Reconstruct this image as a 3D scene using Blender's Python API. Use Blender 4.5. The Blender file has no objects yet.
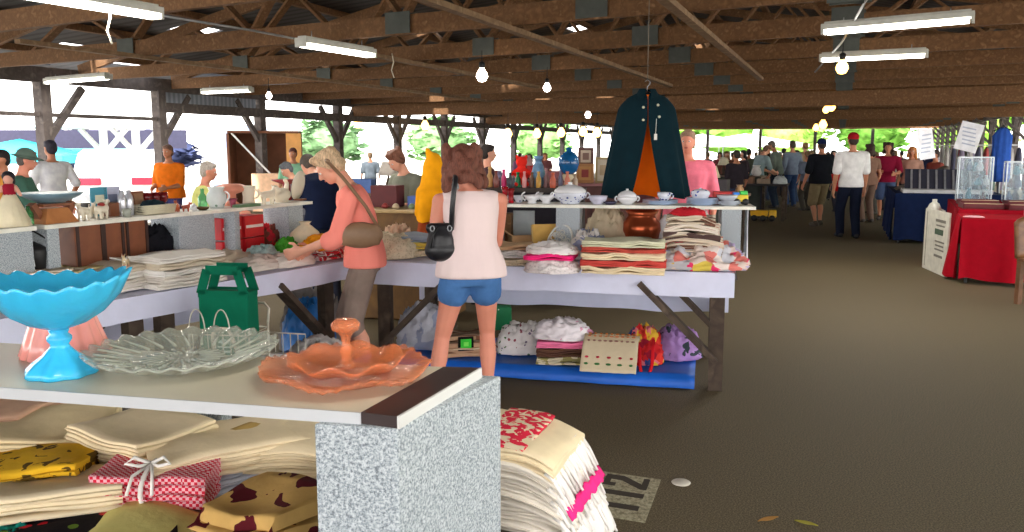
import bpy, bmesh, math, random
from mathutils import Vector, Matrix, noise
R = math.radians
PI = math.pi
V3 = Vector
COL = bpy.context.scene.collection
random.seed(7)

# ------------------------------------------------------------------ camera geometry
F = 850.0
PITCH = math.atan(120 / 850)
EYE = 1.58
def pt(px, py, h):
    """world point at height h seen at pixel (px, py)"""
    x = (px - 512) / F; z = -(py - 266) / F
    Y = math.cos(PITCH) + z * math.sin(PITCH); Z = -math.sin(PITCH) + z * math.cos(PITCH)
    t = (h - EYE) / Z
    return V3((x * t, Y * t, h))
def dp(px, py, d):
    """world point at forward distance d seen at pixel (px, py)"""
    x = (px - 512) / F; z = -(py - 266) / F
    Y = math.cos(PITCH) + z * math.sin(PITCH); Z = -math.sin(PITCH) + z * math.cos(PITCH)
    t = d / Y
    return V3((x * t, d, EYE + Z * t))
def M2D(loc, rz):
    return Matrix.Translation(loc) @ Matrix.Rotation(rz, 4, 'Z')

# ------------------------------------------------------------------ mesh builder
class MB:
    def __init__(s):
        s.v = []; s.f = []; s.sm = []; s.mi = []
    def add(s, vs, fs, sm=False, mi=0):
        o = len(s.v)
        s.v += [tuple(v) for v in vs]
        for f in fs:
            s.f.append([i + o for i in f]); s.sm.append(sm); s.mi.append(mi)
        return s
    def box(s, c, d, m=None, mi=0, taper=1.0):
        hx, hy, hz = d[0] / 2, d[1] / 2, d[2] / 2
        vs = []
        for z, k in ((-hz, 1), (hz, taper)):
            for x, y in ((-hx, -hy), (hx, -hy), (hx, hy), (-hx, hy)):
                p = V3((x * k, y * k, z))
                if m: p = m @ p
                vs.append(p + V3(c))
        return s.add(vs, [(3, 2, 1, 0), (4, 5, 6, 7), (0, 1, 5, 4), (1, 2, 6, 5), (2, 3, 7, 6), (3, 0, 4, 7)], False, mi)
    def bar(s, a, b, w, h, up=(0, 0, 1), mi=0):
        a = V3(a); b = V3(b); d = (b - a).normalized(); u = V3(up)
        sd = d.cross(u)
        if sd.length < 1e-4: sd = d.cross(V3((1, 0, 0)))
        sd.normalize(); u = sd.cross(d)
        vs = []
        for p in (a, b):
            for i, j in ((-1, -1), (1, -1), (1, 1), (-1, 1)):
                vs.append(p + sd * (i * w / 2) + u * (j * h / 2))
        return s.add(vs, [(3, 2, 1, 0), (4, 5, 6, 7), (0, 1, 5, 4), (1, 2, 6, 5), (2, 3, 7, 6), (3, 0, 4, 7)], False, mi)
    def rings(s, rs, cap=True, sm=True, closed=False, mi=0):
        n = len(rs[0]); vs = [p for r in rs for p in r]; fs = []
        m = len(rs)
        for i in range(m if closed else m - 1):
            a = i * n; b = ((i + 1) % m) * n
            for j in range(n):
                k = (j + 1) % n
                fs.append((a + j, a + k, b + k, b + j))
        s.add(vs, fs, sm, mi)
        if cap and not closed:
            o = len(s.v) - len(vs)
            s.f.append([o + j for j in reversed(range(n))]); s.sm.append(False); s.mi.append(mi)
            s.f.append([o + (m - 1) * n + j for j in range(n)]); s.sm.append(False); s.mi.append(mi)
        return s
    def tube(s, pts, r, seg=8, closed=False, mi=0):
        pts = [V3(p) for p in pts]; rs = []
        up = V3((0, 0, 1)); prev = None
        for i, p in enumerate(pts):
            if closed: d = pts[(i + 1) % len(pts)] - pts[i - 1]
            else: d = pts[min(i + 1, len(pts) - 1)] - pts[max(i - 1, 0)]
            d.normalize()
            if prev is None:
                a = d.cross(up if abs(d.z) < .95 else V3((1, 0, 0))).normalized()
            else:
                a = (prev - d * prev.dot(d)).normalized()
            prev = a; b = d.cross(a)
            rr = r[i] if isinstance(r, (list, tuple)) else r
            rs.append([p + (a * math.cos(2 * PI * j / seg) + b * math.sin(2 * PI * j / seg)) * rr for j in range(seg)])
        return s.rings(rs, True, True, closed, mi)
    def cap(s, a, ra, b, rb, n=10):
        a = V3(a); b = V3(b); d = b - a
        L = d.length
        if L < 1e-5: return s.ell(a, (ra, ra, ra))
        d.normalize(); u = d.cross(V3((0, 0, 1)) if abs(d.z) < .9 else V3((1, 0, 0))).normalized(); w = d.cross(u)
        rs = []
        for t in (-.98, -.7, -.35): rs.append((a + d * ra * t, ra * math.sqrt(1 - t * t)))
        rs.append((a, ra)); rs.append((b, rb))
        for t in (.35, .7, .98): rs.append((b + d * rb * t, rb * math.sqrt(1 - t * t)))
        return s.rings([[c + (u * math.cos(2 * PI * j / n) + w * math.sin(2 * PI * j / n)) * r for j in range(n)] for c, r in rs])
    def ell(s, c, r, m=None, n=14, k=9):
        c = V3(c); rs = []
        for i in range(k + 1):
            th = PI * (i + .12) / (k + .24); q = []
            for j in range(n):
                p = V3((r[0] * math.sin(th) * math.cos(2 * PI * j / n), r[1] * math.sin(th) * math.sin(2 * PI * j / n), -r[2] * math.cos(th)))
                if m: p = m @ p
                q.append(c + p)
            rs.append(q)
        return s.rings(rs)
    def lathe(s, prof, seg=32, c=(0, 0, 0), mod=None, mi=0, m=None):
        c = V3(c); rs = []
        for i, (r, z) in enumerate(prof):
            q = []
            for j in range(seg):
                a = 2 * PI * j / seg
                rr, zz = (r, z) if mod is None else mod(a, r, z, i)
                p = V3((max(rr, 1e-4) * math.cos(a), max(rr, 1e-4) * math.sin(a), zz))
                if m: p = m @ p
                q.append(c + p)
            rs.append(q)
        return s.rings(rs, True, True, False, mi)
    def prism(s, poly, z0, z1, mi=0):
        n = len(poly)
        vs = [(p[0], p[1], z0) for p in poly] + [(p[0], p[1], z1) for p in poly]
        fs = [tuple(reversed(range(n))), tuple(range(n, 2 * n))] + [(i, (i + 1) % n, n + (i + 1) % n, n + i) for i in range(n)]
        return s.add(vs, fs, False, mi)
    def grid(s, nu, nv, fn, sm=True, mi=0):
        vs = [fn(i / nu, j / nv) for j in range(nv + 1) for i in range(nu + 1)]
        fs = [(j * (nu + 1) + i, j * (nu + 1) + i + 1, (j + 1) * (nu + 1) + i + 1, (j + 1) * (nu + 1) + i) for j in range(nv) for i in range(nu)]
        return s.add(vs, fs, sm, mi)
    def xf(s, m):
        s.v = [tuple(m @ V3(p)) for p in s.v]; return s
    def mesh(s, name, mats):
        me = bpy.data.meshes.new(name)
        me.from_pydata(s.v, [], s.f)
        me.polygons.foreach_set('use_smooth', s.sm)
        for m in (mats if isinstance(mats, (list, tuple)) else [mats]): me.materials.append(m)
        if any(s.mi): me.polygons.foreach_set('material_index', s.mi)
        bm = bmesh.new(); bm.from_mesh(me); bmesh.ops.recalc_face_normals(bm, faces=bm.faces); bm.to_mesh(me); bm.free()
        me.update()
        return me
    def build(s, name, mats, parent=None, bevel=0, sub=0, vox=0, smooth=0, solid=0):
        o = bpy.data.objects.new(name, s.mesh(name, mats)); COL.objects.link(o)
        if parent is not None: o.parent = parent
        if vox:
            m = o.modifiers.new('r', 'REMESH'); m.mode = 'VOXEL'; m.voxel_size = vox; m.use_smooth_shade = True
            m.adaptivity = 0
        if smooth:
            m = o.modifiers.new('s', 'SMOOTH'); m.factor = .5; m.iterations = smooth
        if solid:
            m = o.modifiers.new('t', 'SOLIDIFY'); m.thickness = solid; m.offset = -1
        if bevel:
            m = o.modifiers.new('b', 'BEVEL'); m.width = bevel; m.segments = 2; m.limit_method = 'ANGLE'
        if sub:
            m = o.modifiers.new('u', 'SUBSURF'); m.levels = sub; m.render_levels = sub
        return o

def tag(o, label, cat, group=None, kind=None):
    o['label'] = label; o['category'] = cat
    if group: o['group'] = group
    if kind: o['kind'] = kind
    return o
def T(name, label, cat, loc=(0, 0, 0), rz=0, group=None):
    o = bpy.data.objects.new(name, None); COL.objects.link(o)
    o.location = loc; o.rotation_euler = (0, 0, rz); o.empty_display_size = .1
    return tag(o, label, cat, group)
def S(o):
    o['kind'] = 'structure'; return o
def at(o, loc, rz=0, rx=0, ry=0):
    o.location = loc; o.rotation_euler = (rx, ry, rz); return o
def dup(root, loc, rz, label=None):
    c = root.copy(); COL.objects.link(c); c.location = loc; c.rotation_euler = (0, 0, rz)
    if label: c['label'] = label
    for ch in list(root.children):
        k = ch.copy(); COL.objects.link(k); k.parent = c
        for g in list(ch.children):
            q = g.copy(); COL.objects.link(q); q.parent = k
    return c

# ------------------------------------------------------------------ materials
_mc = {}
def lin(c):
    return tuple(((x / 255) / 12.92 if x / 255 <= .04045 else ((x / 255 + .055) / 1.055) ** 2.4) for x in c) + (1,)
class N:
    def __init__(s, m):
        s.t = m.node_tree; s.n = s.t.nodes; s.l = s.t.links
    def new(s, ty, **kw):
        n = s.n.new(ty)
        for k, v in kw.items(): setattr(n, k, v)
        return n
    def link(s, a, b): s.l.new(a, b)
def mat(name, c, rough=.6, metal=0, var=.12, scale=12, bump=0, bscale=60, trans=0, ior=1.45, emit=None, es=0, spec=.5, kind=None, cols=(), ks=10, sheen=0, coat=0, alpha=1, stretch=None, thr=.5, sss=0):
    """procedural material: base colour with noise variation, optional pattern kind"""
    if name in _mc: return _mc[name]
    m = bpy.data.materials.new(name); m.use_nodes = True; _mc[name] = m
    g = N(m); b = g.n['Principled BSDF']
    b.inputs['Roughness'].default_value = rough; b.inputs['Metallic'].default_value = metal
    b.inputs['IOR'].default_value = ior; b.inputs['Transmission Weight'].default_value = trans
    b.inputs['Specular IOR Level'].default_value = spec; b.inputs['Alpha'].default_value = alpha
    b.inputs['Coat Weight'].default_value = coat
    if sss:
        b.inputs['Subsurface Weight'].default_value = sss; b.inputs['Subsurface Radius'].default_value = (.02, .008, .005); b.inputs['Subsurface Scale'].default_value = .5
    tc = g.new('ShaderNodeTexCoord'); mp = g.new('ShaderNodeMapping'); g.link(tc.outputs['Object'], mp.inputs['Vector'])
    if stretch: mp.inputs['Scale'].default_value = stretch
    vec = mp.outputs['Vector']
    nz = g.new('ShaderNodeTexNoise'); nz.inputs['Scale'].default_value = scale; nz.inputs['Detail'].default_value = 4; g.link(vec, nz.inputs['Vector'])
    def ramp(src, stops, const=False):
        r = g.new('ShaderNodeValToRGB'); g.link(src, r.inputs[0]); e = r.color_ramp
        if const: e.interpolation = 'CONSTANT'
        while len(e.elements) < len(stops): e.elements.new(.5)
        for q, (p, cc) in zip(e.elements, stops): q.position = p; q.color = cc
        return r.outputs[0]
    def mix(f, a, bb):
        x = g.new('ShaderNodeMix', data_type='RGBA')
        if isinstance(f, (int, float)): x.inputs[0].default_value = f
        else: g.link(f, x.inputs[0])
        for q, i in ((a, 6), (bb, 7)):
            if isinstance(q, tuple): x.inputs[i].default_value = q
            else: g.link(q, x.inputs[i])
        return x.outputs[2]
    L = lin(c)
    k1 = tuple(x * (1 - var) for x in L[:3]) + (1,); k2 = tuple(min(1, x * (1 + var)) for x in L[:3]) + (1,)
    col = ramp(nz.outputs[0], [(.3, k1), (.7, k2)])
    C = [lin(x) for x in cols]
    if kind == 'stripe':      # stripes across local y
        sp = g.new('ShaderNodeSeparateXYZ'); g.link(vec, sp.inputs[0])
        w = g.new('ShaderNodeMath', operation='MULTIPLY'); g.link(sp.outputs[1], w.inputs[0]); w.inputs[1].default_value = ks
        fr = g.new('ShaderNodeMath', operation='FRACT'); g.link(w.outputs[0], fr.inputs[0])
        st = [(0, L)]; n = len(C)
        for i, q in enumerate(C): st += [(thr + i * (1 - thr) / n, q)]
        col = ramp(fr.outputs[0], st, True)
    elif kind == 'spots':     # blotches of several colours on the base
        v = g.new('ShaderNodeTexVoronoi'); v.inputs['Scale'].default_value = ks; g.link(vec, v.inputs['Vector'])
        sx = g.new('ShaderNodeSeparateColor'); g.link(v.outputs['Color'], sx.inputs[0])
        st = [(i / len(C), q) for i, q in enumerate(C)]
        pc = ramp(sx.outputs[0], st, True)
        n2 = g.new('ShaderNodeTexNoise'); n2.inputs['Scale'].default_value = ks * 1.7; g.link(vec, n2.inputs['Vector'])
        ad = g.new('ShaderNodeMath', operation='MULTIPLY_ADD'); g.link(n2.outputs[0], ad.inputs[0]); ad.inputs[1].default_value = .35; g.link(v.outputs['Distance'], ad.inputs[2])
        lt = g.new('ShaderNodeMath', operation='LESS_THAN'); g.link(ad.outputs[0], lt.inputs[0]); lt.inputs[1].default_value = thr
        col = mix(lt.outputs[0], col, pc)
    elif kind == 'patch':     # patchwork of flat coloured cells
        v = g.new('ShaderNodeTexVoronoi'); v.inputs['Scale'].default_value = ks; g.link(vec, v.inputs['Vector'])
        sx = g.new('ShaderNodeSeparateColor'); g.link(v.outputs['Color'], sx.inputs[0])
        col = ramp(sx.outputs[0], [(i / (len(C) + 1), q) for i, q in enumerate([L] + C)], True)
    elif kind == 'blotch':    # large organic shapes of a second colour
        n2 = g.new('ShaderNodeTexNoise'); n2.inputs['Scale'].default_value = ks; n2.inputs['Detail'].default_value = 2; n2.inputs['Distortion'].default_value = .6; g.link(vec, n2.inputs['Vector'])
        col = mix(ramp(n2.outputs[0], [(0, (0, 0, 0, 1)), (1 - thr, (1, 1, 1, 1))], True), col, C[0])
    elif kind == 'check':
        ck = g.new('ShaderNodeTexChecker'); ck.inputs['Scale'].default_value = ks; g.link(vec, ck.inputs['Vector']); ck.inputs[1].default_value = L; ck.inputs[2].default_value = C[0]
        col = ck.outputs[0]
    elif kind == 'speckle':
        v = g.new('ShaderNodeTexNoise'); v.inputs['Scale'].default_value = ks; v.inputs['Detail'].default_value = 3; v.inputs['Roughness'].default_value = .8; g.link(vec, v.inputs['Vector'])
        n = len(C); col = ramp(v.outputs[0], [(0, C[0])] + [(.38 + .24 * i / max(n - 1, 1), q) for i, q in enumerate(C)], False)
    elif kind == 'wood':
        w = g.new('ShaderNodeTexNoise'); w.inputs['Scale'].default_value = ks; w.inputs['Detail'].default_value = 5; w.inputs['Distortion'].default_value = .4; g.link(vec, w.inputs['Vector'])
        col = ramp(w.outputs[0], [(.3, L), (.55, C[0]), (.75, C[1] if len(C) > 1 else L)])
    elif kind == 'lace':
        v = g.new('ShaderNodeTexVoronoi'); v.inputs['Scale'].default_value = ks; g.link(vec, v.inputs['Vector'])
        col = mix(ramp(v.outputs['Distance'], [(0, (1, 1, 1, 1)), (thr, (0, 0, 0, 1))]), col, C[0])
    g.link(col, b.inputs['Base Color'])
    if emit:
        b.inputs['Emission Color'].default_value = lin(emit); b.inputs['Emission Strength'].default_value = es
    if bump:
        n3 = g.new('ShaderNodeTexNoise'); n3.inputs['Scale'].default_value = bscale; n3.inputs['Detail'].default_value = 5; g.link(vec, n3.inputs['Vector'])
        bp = g.new('ShaderNodeBump'); bp.inputs['Strength'].default_value = bump; bp.inputs['Distance'].default_value = .01; g.link(n3.outputs[0], bp.inputs['Height']); g.link(bp.outputs[0], b.inputs['Normal'])
    return m
def cl(name, c, **kw):
    """cloth"""
    kw.setdefault('rough', .95); kw.setdefault('bump', .35); kw.setdefault('bscale', 25); kw.setdefault('spec', .15)
    return mat('cloth_' + name, c, **kw)
def plain(c, rough=.5, **kw):
    return mat('plain_%d_%d_%d_%d' % (c[0], c[1], c[2], rough * 100) + ''.join(sorted(str(k) + str(v) for k, v in kw.items())), c, rough=rough, **kw)

# ------------------------------------------------------------------ cloth shapes
def folded_mb(w, d, t, layers=3, seed=0, bend=None, wav=.006, segx=10, lean=0):
    """a cloth folded in zig-zag layers; fold edges face -y / +y, layer edges show at the x ends. bend(x,y)->dz"""
    rnd = random.Random(seed); th = t / layers; hw = th * .41
    cen = []; nor = []; hw = th * .37
    ys = [(-d / 2 if k % 2 == 0 else d / 2) * (1 - rnd.uniform(0, .07) * (0 < k)) for k in range(layers + 1)]
    xs_ = [1 - rnd.uniform(0, .05) for k in range(layers)]; lay = []
    for i in range(layers):
        z = th * (i + .5); y0 = ys[i]; y1 = ys[i + 1]
        sg = 1 if y1 > y0 else -1
        jy = rnd.uniform(-.02, .02) * d
        for k in range(9):
            cen.append((y0 + (y1 - y0) * k / 8 + (jy if 0 < k < 8 else 0), z)); nor.append((0, 1 if sg > 0 else -1)); lay.append(xs_[i])
        if i < layers - 1:
            for k in range(1, 4):
                a = PI * k / 4
                cen.append((y1 + sg * math.sin(a) * th * .5, z + (1 - math.cos(a)) * th * .5)); nor.append((-sg * math.sin(a) * 1.0, sg * math.cos(a))); lay.append(xs_[i] + (xs_[i + 1] - xs_[i]) * k / 4)
    n = len(cen); b = MB(); rs = []
    o1 = V3((rnd.random() * 50, rnd.random() * 50, 0))
    for i in range(segx + 1):
        u = i / segx; x = (u - .5) * w; ring = []
        for sgn in (1, -1):
            rng = range(n) if sgn > 0 else reversed(range(n))
            for k in rng:
                (y, z), (ny, nz) = cen[k], nor[k]
                xx = x * lay[k] * (1 + .02 * noise.noise(o1 + V3((3 * y / d, z * 60, 5)))); yy = y + sgn * hw * ny; zz = z + sgn * hw * nz
                q = noise.noise(o1 + V3((x * 7, y * 7, z * 9)))
                zz += wav * q * (1 if z > th else .3) * 2
                yy += wav * noise.noise(o1 + V3((x * 9, z * 30, 9)))
                zz = max(zz, .001)
                if bend: zz += bend(xx, yy)
                ring.append((xx, yy, zz))
        rs.append(ring)
    b.rings(rs, False, True)
    m = 2 * n; base = len(b.v) - len(rs) * m
    for off in (0, segx * m):
        for k in range(n - 1):
            b.f.append([base + off + k, base + off + k + 1, base + off + 2 * n - 2 - k, base + off + 2 * n - 1 - k]); b.sm.append(False); b.mi.append(0)
    return b
def heap_mb(w, d, h, seed=0, p=2.6, amp=.3, nu=64, nv=24, fr=4.0):
    """a crumpled heap of cloth"""
    rnd = random.Random(seed); o = V3((rnd.random() * 90, rnd.random() * 90, rnd.random() * 90)); b = MB(); rs = []
    for j in range(nv + 1):
        t = j / nv
        if t < .12: r = .80 + .2 * t / .12; z = 0.02 * t
        else:
            a = (t - .12) / .88 * PI / 2; r = math.cos(a) ** .7 if a < PI / 2 - 1e-6 else 0; z = math.sin(a) ** .9
        q = []
        for i in range(nu):
            a = 2 * PI * i / nu; ca, sa = math.cos(a), math.sin(a)
            k = (abs(ca) ** p + abs(sa) ** p) ** (-1 / p)
            P = V3((ca * k * r, sa * k * r, z))
            W_ = P + V3((noise.noise(o + P * 2), noise.noise(o + P * 2 + V3((5, 5, 5))), 0)) * .35
            n1 = 1 - abs(noise.noise(o + W_ * fr * .5)) * 2; n2 = 1 - abs(noise.noise(o + W_ * fr * 1.1 + V3((9, 0, 0)))) * 2; n3 = 1 - abs(noise.noise(o + W_ * fr * 2.3 + V3((0, 9, 0)))) * 2
            A = max(amp, .3) * (1 if t > .05 else .35)
            f = 1 + A * ((n1 - .7) * .75 + (n2 - .6) * .5 + (n3 - .6) * .22)
            e = 1 + A * ((n2 - .6) * .35 + (n3 - .6) * .2 + .35 * noise.noise(o + P * 1.3))
            q.append((P.x * w / 2 * e, P.y * d / 2 * e, max(0, P.z * h * f)))
        rs.append(q)
    return b.rings(rs, True, True)
def rest(mb, root_loc=None): return mb
def cloth_drop_mb(w, d, drops, seed=0, amp=.012, nfold=9, nx=26, ny=10):
    """table cover: top sheet w x d at z=0 plus skirts; drops = (front -y, right +x, back +y, left -x)"""
    b = MB(); o = V3((seed * 3.1, 1, 2))
    b.grid(nx, ny, lambda u, v: ((u - .5) * w, (v - .5) * d, .003 * noise.noise(o + V3((u * 9, v * 9, 0)))))
    def skirt(p0, p1, nrm, dr, n):
        if dr <= 0: return
        p0 = V3(p0); p1 = V3(p1); nrm = V3(nrm)
        def fn(u, v):
            k = v ** .8; wv = math.sin(u * PI * 2 * nfold * (p1 - p0).length / 2 + seed + 2.5 * noise.noise(o + V3((u * 5, 0, 0))))
            return p0.lerp(p1, u) + nrm * (.006 + k * amp * (1 + wv)) - V3((0, 0, dr * v * (1 + .05 * noise.noise(o + V3((u * 6, 7, 0))))))
        b.grid(max(8, int(n)), 6, fn)
    x, y = w / 2, d / 2
    skirt((-x, -y, 0), (x, -y, 0), (0, -1, 0), drops[0], nx * 3)
    skirt((x, -y, 0), (x, y, 0), (1, 0, 0), drops[1], nx * 2)
    skirt((x, y, 0), (-x, y, 0), (0, 1, 0), drops[2], nx * 2)
    skirt((-x, y, 0), (-x, -y, 0), (-1, 0, 0), drops[3], nx * 2)
    return b
def fold_thing(label, loc, rz, w, d, t, m, layers=3, seed=0, bend=None, cat='linen', name='folded_cloth', group=None, wav=.006, tilt=(0, 0)):
    o = folded_mb(w, d, t, layers, seed, bend, wav).build(name, m)
    at(o, loc, rz, tilt[0], tilt[1]); return tag(o, label, cat, group)
def heap_thing(label, loc, rz, w, d, h, m, seed=0, cat='linen', name='crumpled_cloth', group=None, **kw):
    o = heap_mb(w, d, h, seed, **kw).build(name, m); at(o, loc, rz); return tag(o, label, cat, group)
def lathe_thing(name, label, cat, loc, prof, m, seg=24, mod=None, group=None, rz=0):
    o = MB().lathe(prof, seg, mod=mod).build(name, m); at(o, loc, rz); return tag(o, label, cat, group)

# common materials
M_wood = mat('weathered_timber', (136, 98, 64), .85, kind='wood', cols=((108, 76, 48), (154, 116, 80)), ks=5, stretch=(3, 3, 3), bump=.3)
M_oldwood = mat('old_grey_timber', (84, 70, 58), .9, kind='wood', cols=((62, 50, 42), (104, 88, 74)), ks=7, bump=.3)
M_white = mat('white_laminate', (226, 224, 216), .4, var=.04)
M_granite = mat('speckled_laminate', (170, 180, 188), .45, kind='speckle', cols=((104, 112, 120), (146, 156, 164), (176, 184, 190), (200, 206, 210)), ks=210)
M_sheet = cl('white_sheet', (214, 216, 238), var=.03, bump=.15)
M_metal = mat('galvanised_metal', (150, 152, 155), .4, .8)
M_black = plain((22, 22, 24), .5)
# ================================================================== camera, light, world
scn = bpy.context.scene
cam = bpy.data.objects.new('camera', bpy.data.cameras.new('camera')); COL.objects.link(cam)
cam.location = (0, 0, EYE); cam.rotation_euler = (PI / 2 - PITCH, 0, 0)
cam.data.sensor_width = 36; cam.data.lens = 36 * F / 1024; cam.data.clip_end = 400; cam.data.clip_start = .05
scn.camera = cam
vs = scn.view_settings
vs.view_transform = 'Standard'; vs.look = 'None'; vs.gamma = 1; vs.exposure = EXPOSURE = 0.85
try: vs.use_curve_mapping = False
except Exception: pass
w = bpy.data.worlds.new('sky'); scn.world = w; w.use_nodes = True
g = w.node_tree; bgn = g.nodes['Background']
tc = g.nodes.new('ShaderNodeTexCoord'); sp = g.nodes.new('ShaderNodeSeparateXYZ'); rp = g.nodes.new('ShaderNodeValToRGB')
g.links.new(tc.outputs['Generated'], sp.inputs[0]); g.links.new(sp.outputs[2], rp.inputs[0]); g.links.new(rp.outputs[0], bgn.inputs[0])
rp.color_ramp.elements[0].color = (1, .97, .94, 1); rp.color_ramp.elements[1].color = (.86, .92, 1, 1)
bgn.inputs[1].default_value = 3.6
sun = bpy.data.lights.new('sun', 'SUN'); sun.energy = 5.0; sun.angle = .05; sun.color = (1, .96, .9)
so = bpy.data.objects.new('sun', sun); COL.objects.link(so); so.rotation_euler = (R(48), 0, R(-25))

# ================================================================== pavilion frame
TH = R(21); CT, ST = math.cos(TH), math.sin(TH)
def PV(U, V, z=0):
    return V3((V * CT + U * ST, -V * ST + U * CT, z))
def toPV(p):
    return (p.x * ST + p.y * CT, p.x * CT - p.y * ST)
def U_at(px, V):
    k = (px - 512) / F / math.cos(PITCH)
    # (V CT + U ST) = k (-V ST + U CT)
    return (V * CT + k * V * ST) / (k * CT - ST)
VL, VR, VRID, U0, U1 = -13.0, 5.9, -3.5, -9.0, 62.0
ZE, ZR = 2.98, 4.7
def zroof(V):
    if V < VRID: return ZR - (VRID - V) / (VRID - VL) * (ZR - ZE)
    return ZR - (V - VRID) / (VR - VRID) * (ZR - ZE)
M_floor = mat('brown_asphalt', (88, 74, 56), .75, kind='speckle', cols=((60, 51, 36), (86, 75, 53), (99, 87, 63), (124, 111, 86)), ks=130, bump=.05, bscale=160, spec=.4)
fl = MB().prism([tuple(PV(a, b))[:2] for a, b in ((-9, VL - .4), (-9, VR + .4), (U1 + 1, VR + .4), (U1 + 1, VL - .4))], -.08, 0).build('floor', M_floor); S(fl)
M_gr = mat('pale_gravel', (188, 182, 170), .95, kind='speckle', cols=((150, 144, 134), (190, 184, 172), (206, 200, 190)), ks=9)
gr = MB().prism([(-160, -60), (160, -60), (160, 220), (-160, 220)], -.3, -.02).build('ground_outside', M_gr); S(gr)

# painted stall number on the floor (reads 112 seen from the far side of the stack)
M_paint = mat('worn_cream_paint', (168, 160, 132), .8, kind='speckle', cols=((120, 112, 88), (158, 150, 122), (180, 172, 146)), ks=45)
O = pt(645, 523, 0); a = pt(661, 480, 0); bq = pt(596, 515, 0)
ux = (a - O); uy = (bq - O)      # ux: reading direction (far), uy: towards the stack (text up)
def pq(u, v): return (O + ux * u + uy * v).to_2d()
S(MB().prism([pq(0, 0), pq(1, 0), pq(1, 1.42), pq(0, 1.42)], 0.0005, .0025).build('road_marking', M_paint))
def glyph(polys, nm):
    b = MB()
    for P in polys: b.prism([pq(*q) for q in P], .003, .0042)
    S(b.build(nm, mat('floor_digit', (58, 49, 39), .85)))
one = lambda u: [[(u, .22), (u + .10, .22), (u + .10, 1.2), (u, 1.2)]]
glyph(one(.2), 'road_marking_digit'); glyph(one(.48), 'road_marking_digit')
glyph([[(.68, .22), (.95, .22), (.95, .36), (.68, .36)], [(.68, .36), (.80, .36), (.95, .80), (.83, .80)], [(.84, .80), (.95, .80), (.95, 1.2), (.84, 1.2)], [(.68, 1.06), (.84, 1.06), (.84, 1.2), (.68, 1.2)], [(.68, .92), (.76, .92), (.76, 1.06), (.68, 1.06)]], 'road_marking_digit')
tag(MB().lathe([(.001, .0), (.043, 0), (.045, .004), (.04, .008), (.001, .008)], 28).build('floor_disc', mat('paper_disc', (196, 190, 176), .7)), 'small pale round disc lying on the brown floor beside the painted number', 'disc').location = pt(681, 483, 0.0002)
for i, (px, py, c, lb) in enumerate(((768, 521, (176, 128, 60), 'dry tan leaf lying on the floor, the one farther from the table'), (806, 525, (170, 160, 50), 'yellow leaf lying on the brown floor near the painted number'))):
    o = MB().grid(8, 4, lambda u, v: ((u - .5) * .1, (v - .5) * .035 * math.sin(PI * min(max(u, .02), .98)) * 1.0, .004 + .008 * abs(v - .5) + .006 * u)).build('fallen_leaf', plain(c, .8), solid=.001)
    at(o, pt(px, py, .001), .3 - i); tag(o, lb, 'leaf')

# roof sheets with the missing panels that let daylight in
gaps = set()
for px, py in ((315, 66), (204, 29), (402, 63), (432, 92), (478, 95), (497, 17), (520, 52), (588, 28), (60, 47), (20, 60), (330, 60), (412, 20), (160, 72), (120, 60), (700, 40), (960, 100)):
    d0 = pt(px, py, 3.0) - V3((0, 0, EYE)); d0.normalize()
    for st in range(20, 900):
        p = V3((0, 0, EYE)) + d0 * st * .05; U, V = toPV(p)
        if p.z >= zroof(V) + .14:
            gaps.add((int((U - U0) // .9), int((V - VL) // .45))); break
M_roof = mat('rusty_roof_sheet', (74, 72, 74), .7, .2, kind='stripe', cols=((52, 50, 52),), ks=4, thr=.6)
nU = int((U1 - U0) / .9); nV = int((VR + 1 - VL + 1.5) / .45)
for side in (0, 1):
    b = MB()
    for i in range(nU):
        j = 0
        lo, hi = (-3, int((VRID - VL) / .45)) if side == 0 else (int((VRID - VL) / .45), int((VR - VL) / .45) + 3)
        # merge cells into strips between gaps
        run = lo
        for j in range(lo, hi + 1):
            if j == hi or (i, j) in gaps:
                if j > run:
                    v0 = VL + run * .45; v1 = VL + j * .45; a0 = U0 + i * .9
                    if side == 0 and j == hi: v1 = VRID
                    if side == 1 and run == lo: v0 = VRID
                    q = [PV(a0, v0, zroof(v0) + .13), PV(a0 + .9, v0, zroof(v0) + .13), PV(a0 + .9, v1, zroof(v1) + .13), PV(a0, v1, zroof(v1) + .13)]
                    up = V3((0, 0, .03))
                    b.add(q + [x + up for x in q], [(3, 2, 1, 0), (4, 5, 6, 7), (0, 1, 5, 4), (1, 2, 6, 5), (2, 3, 7, 6), (3, 0, 4, 7)])
                run = j + 1
    S(b.build('roof', M_roof))
# purlins along the building
for V in [VL - .8 + 1.35 * k for k in range(15)]:
    if abs(V - VRID) < .3: V += .4
    S(MB().bar(PV(U0, V, zroof(V) + .07), PV(U1, V, zroof(V) + .07), .1, .1).build('roof_beam', M_wood))

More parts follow.
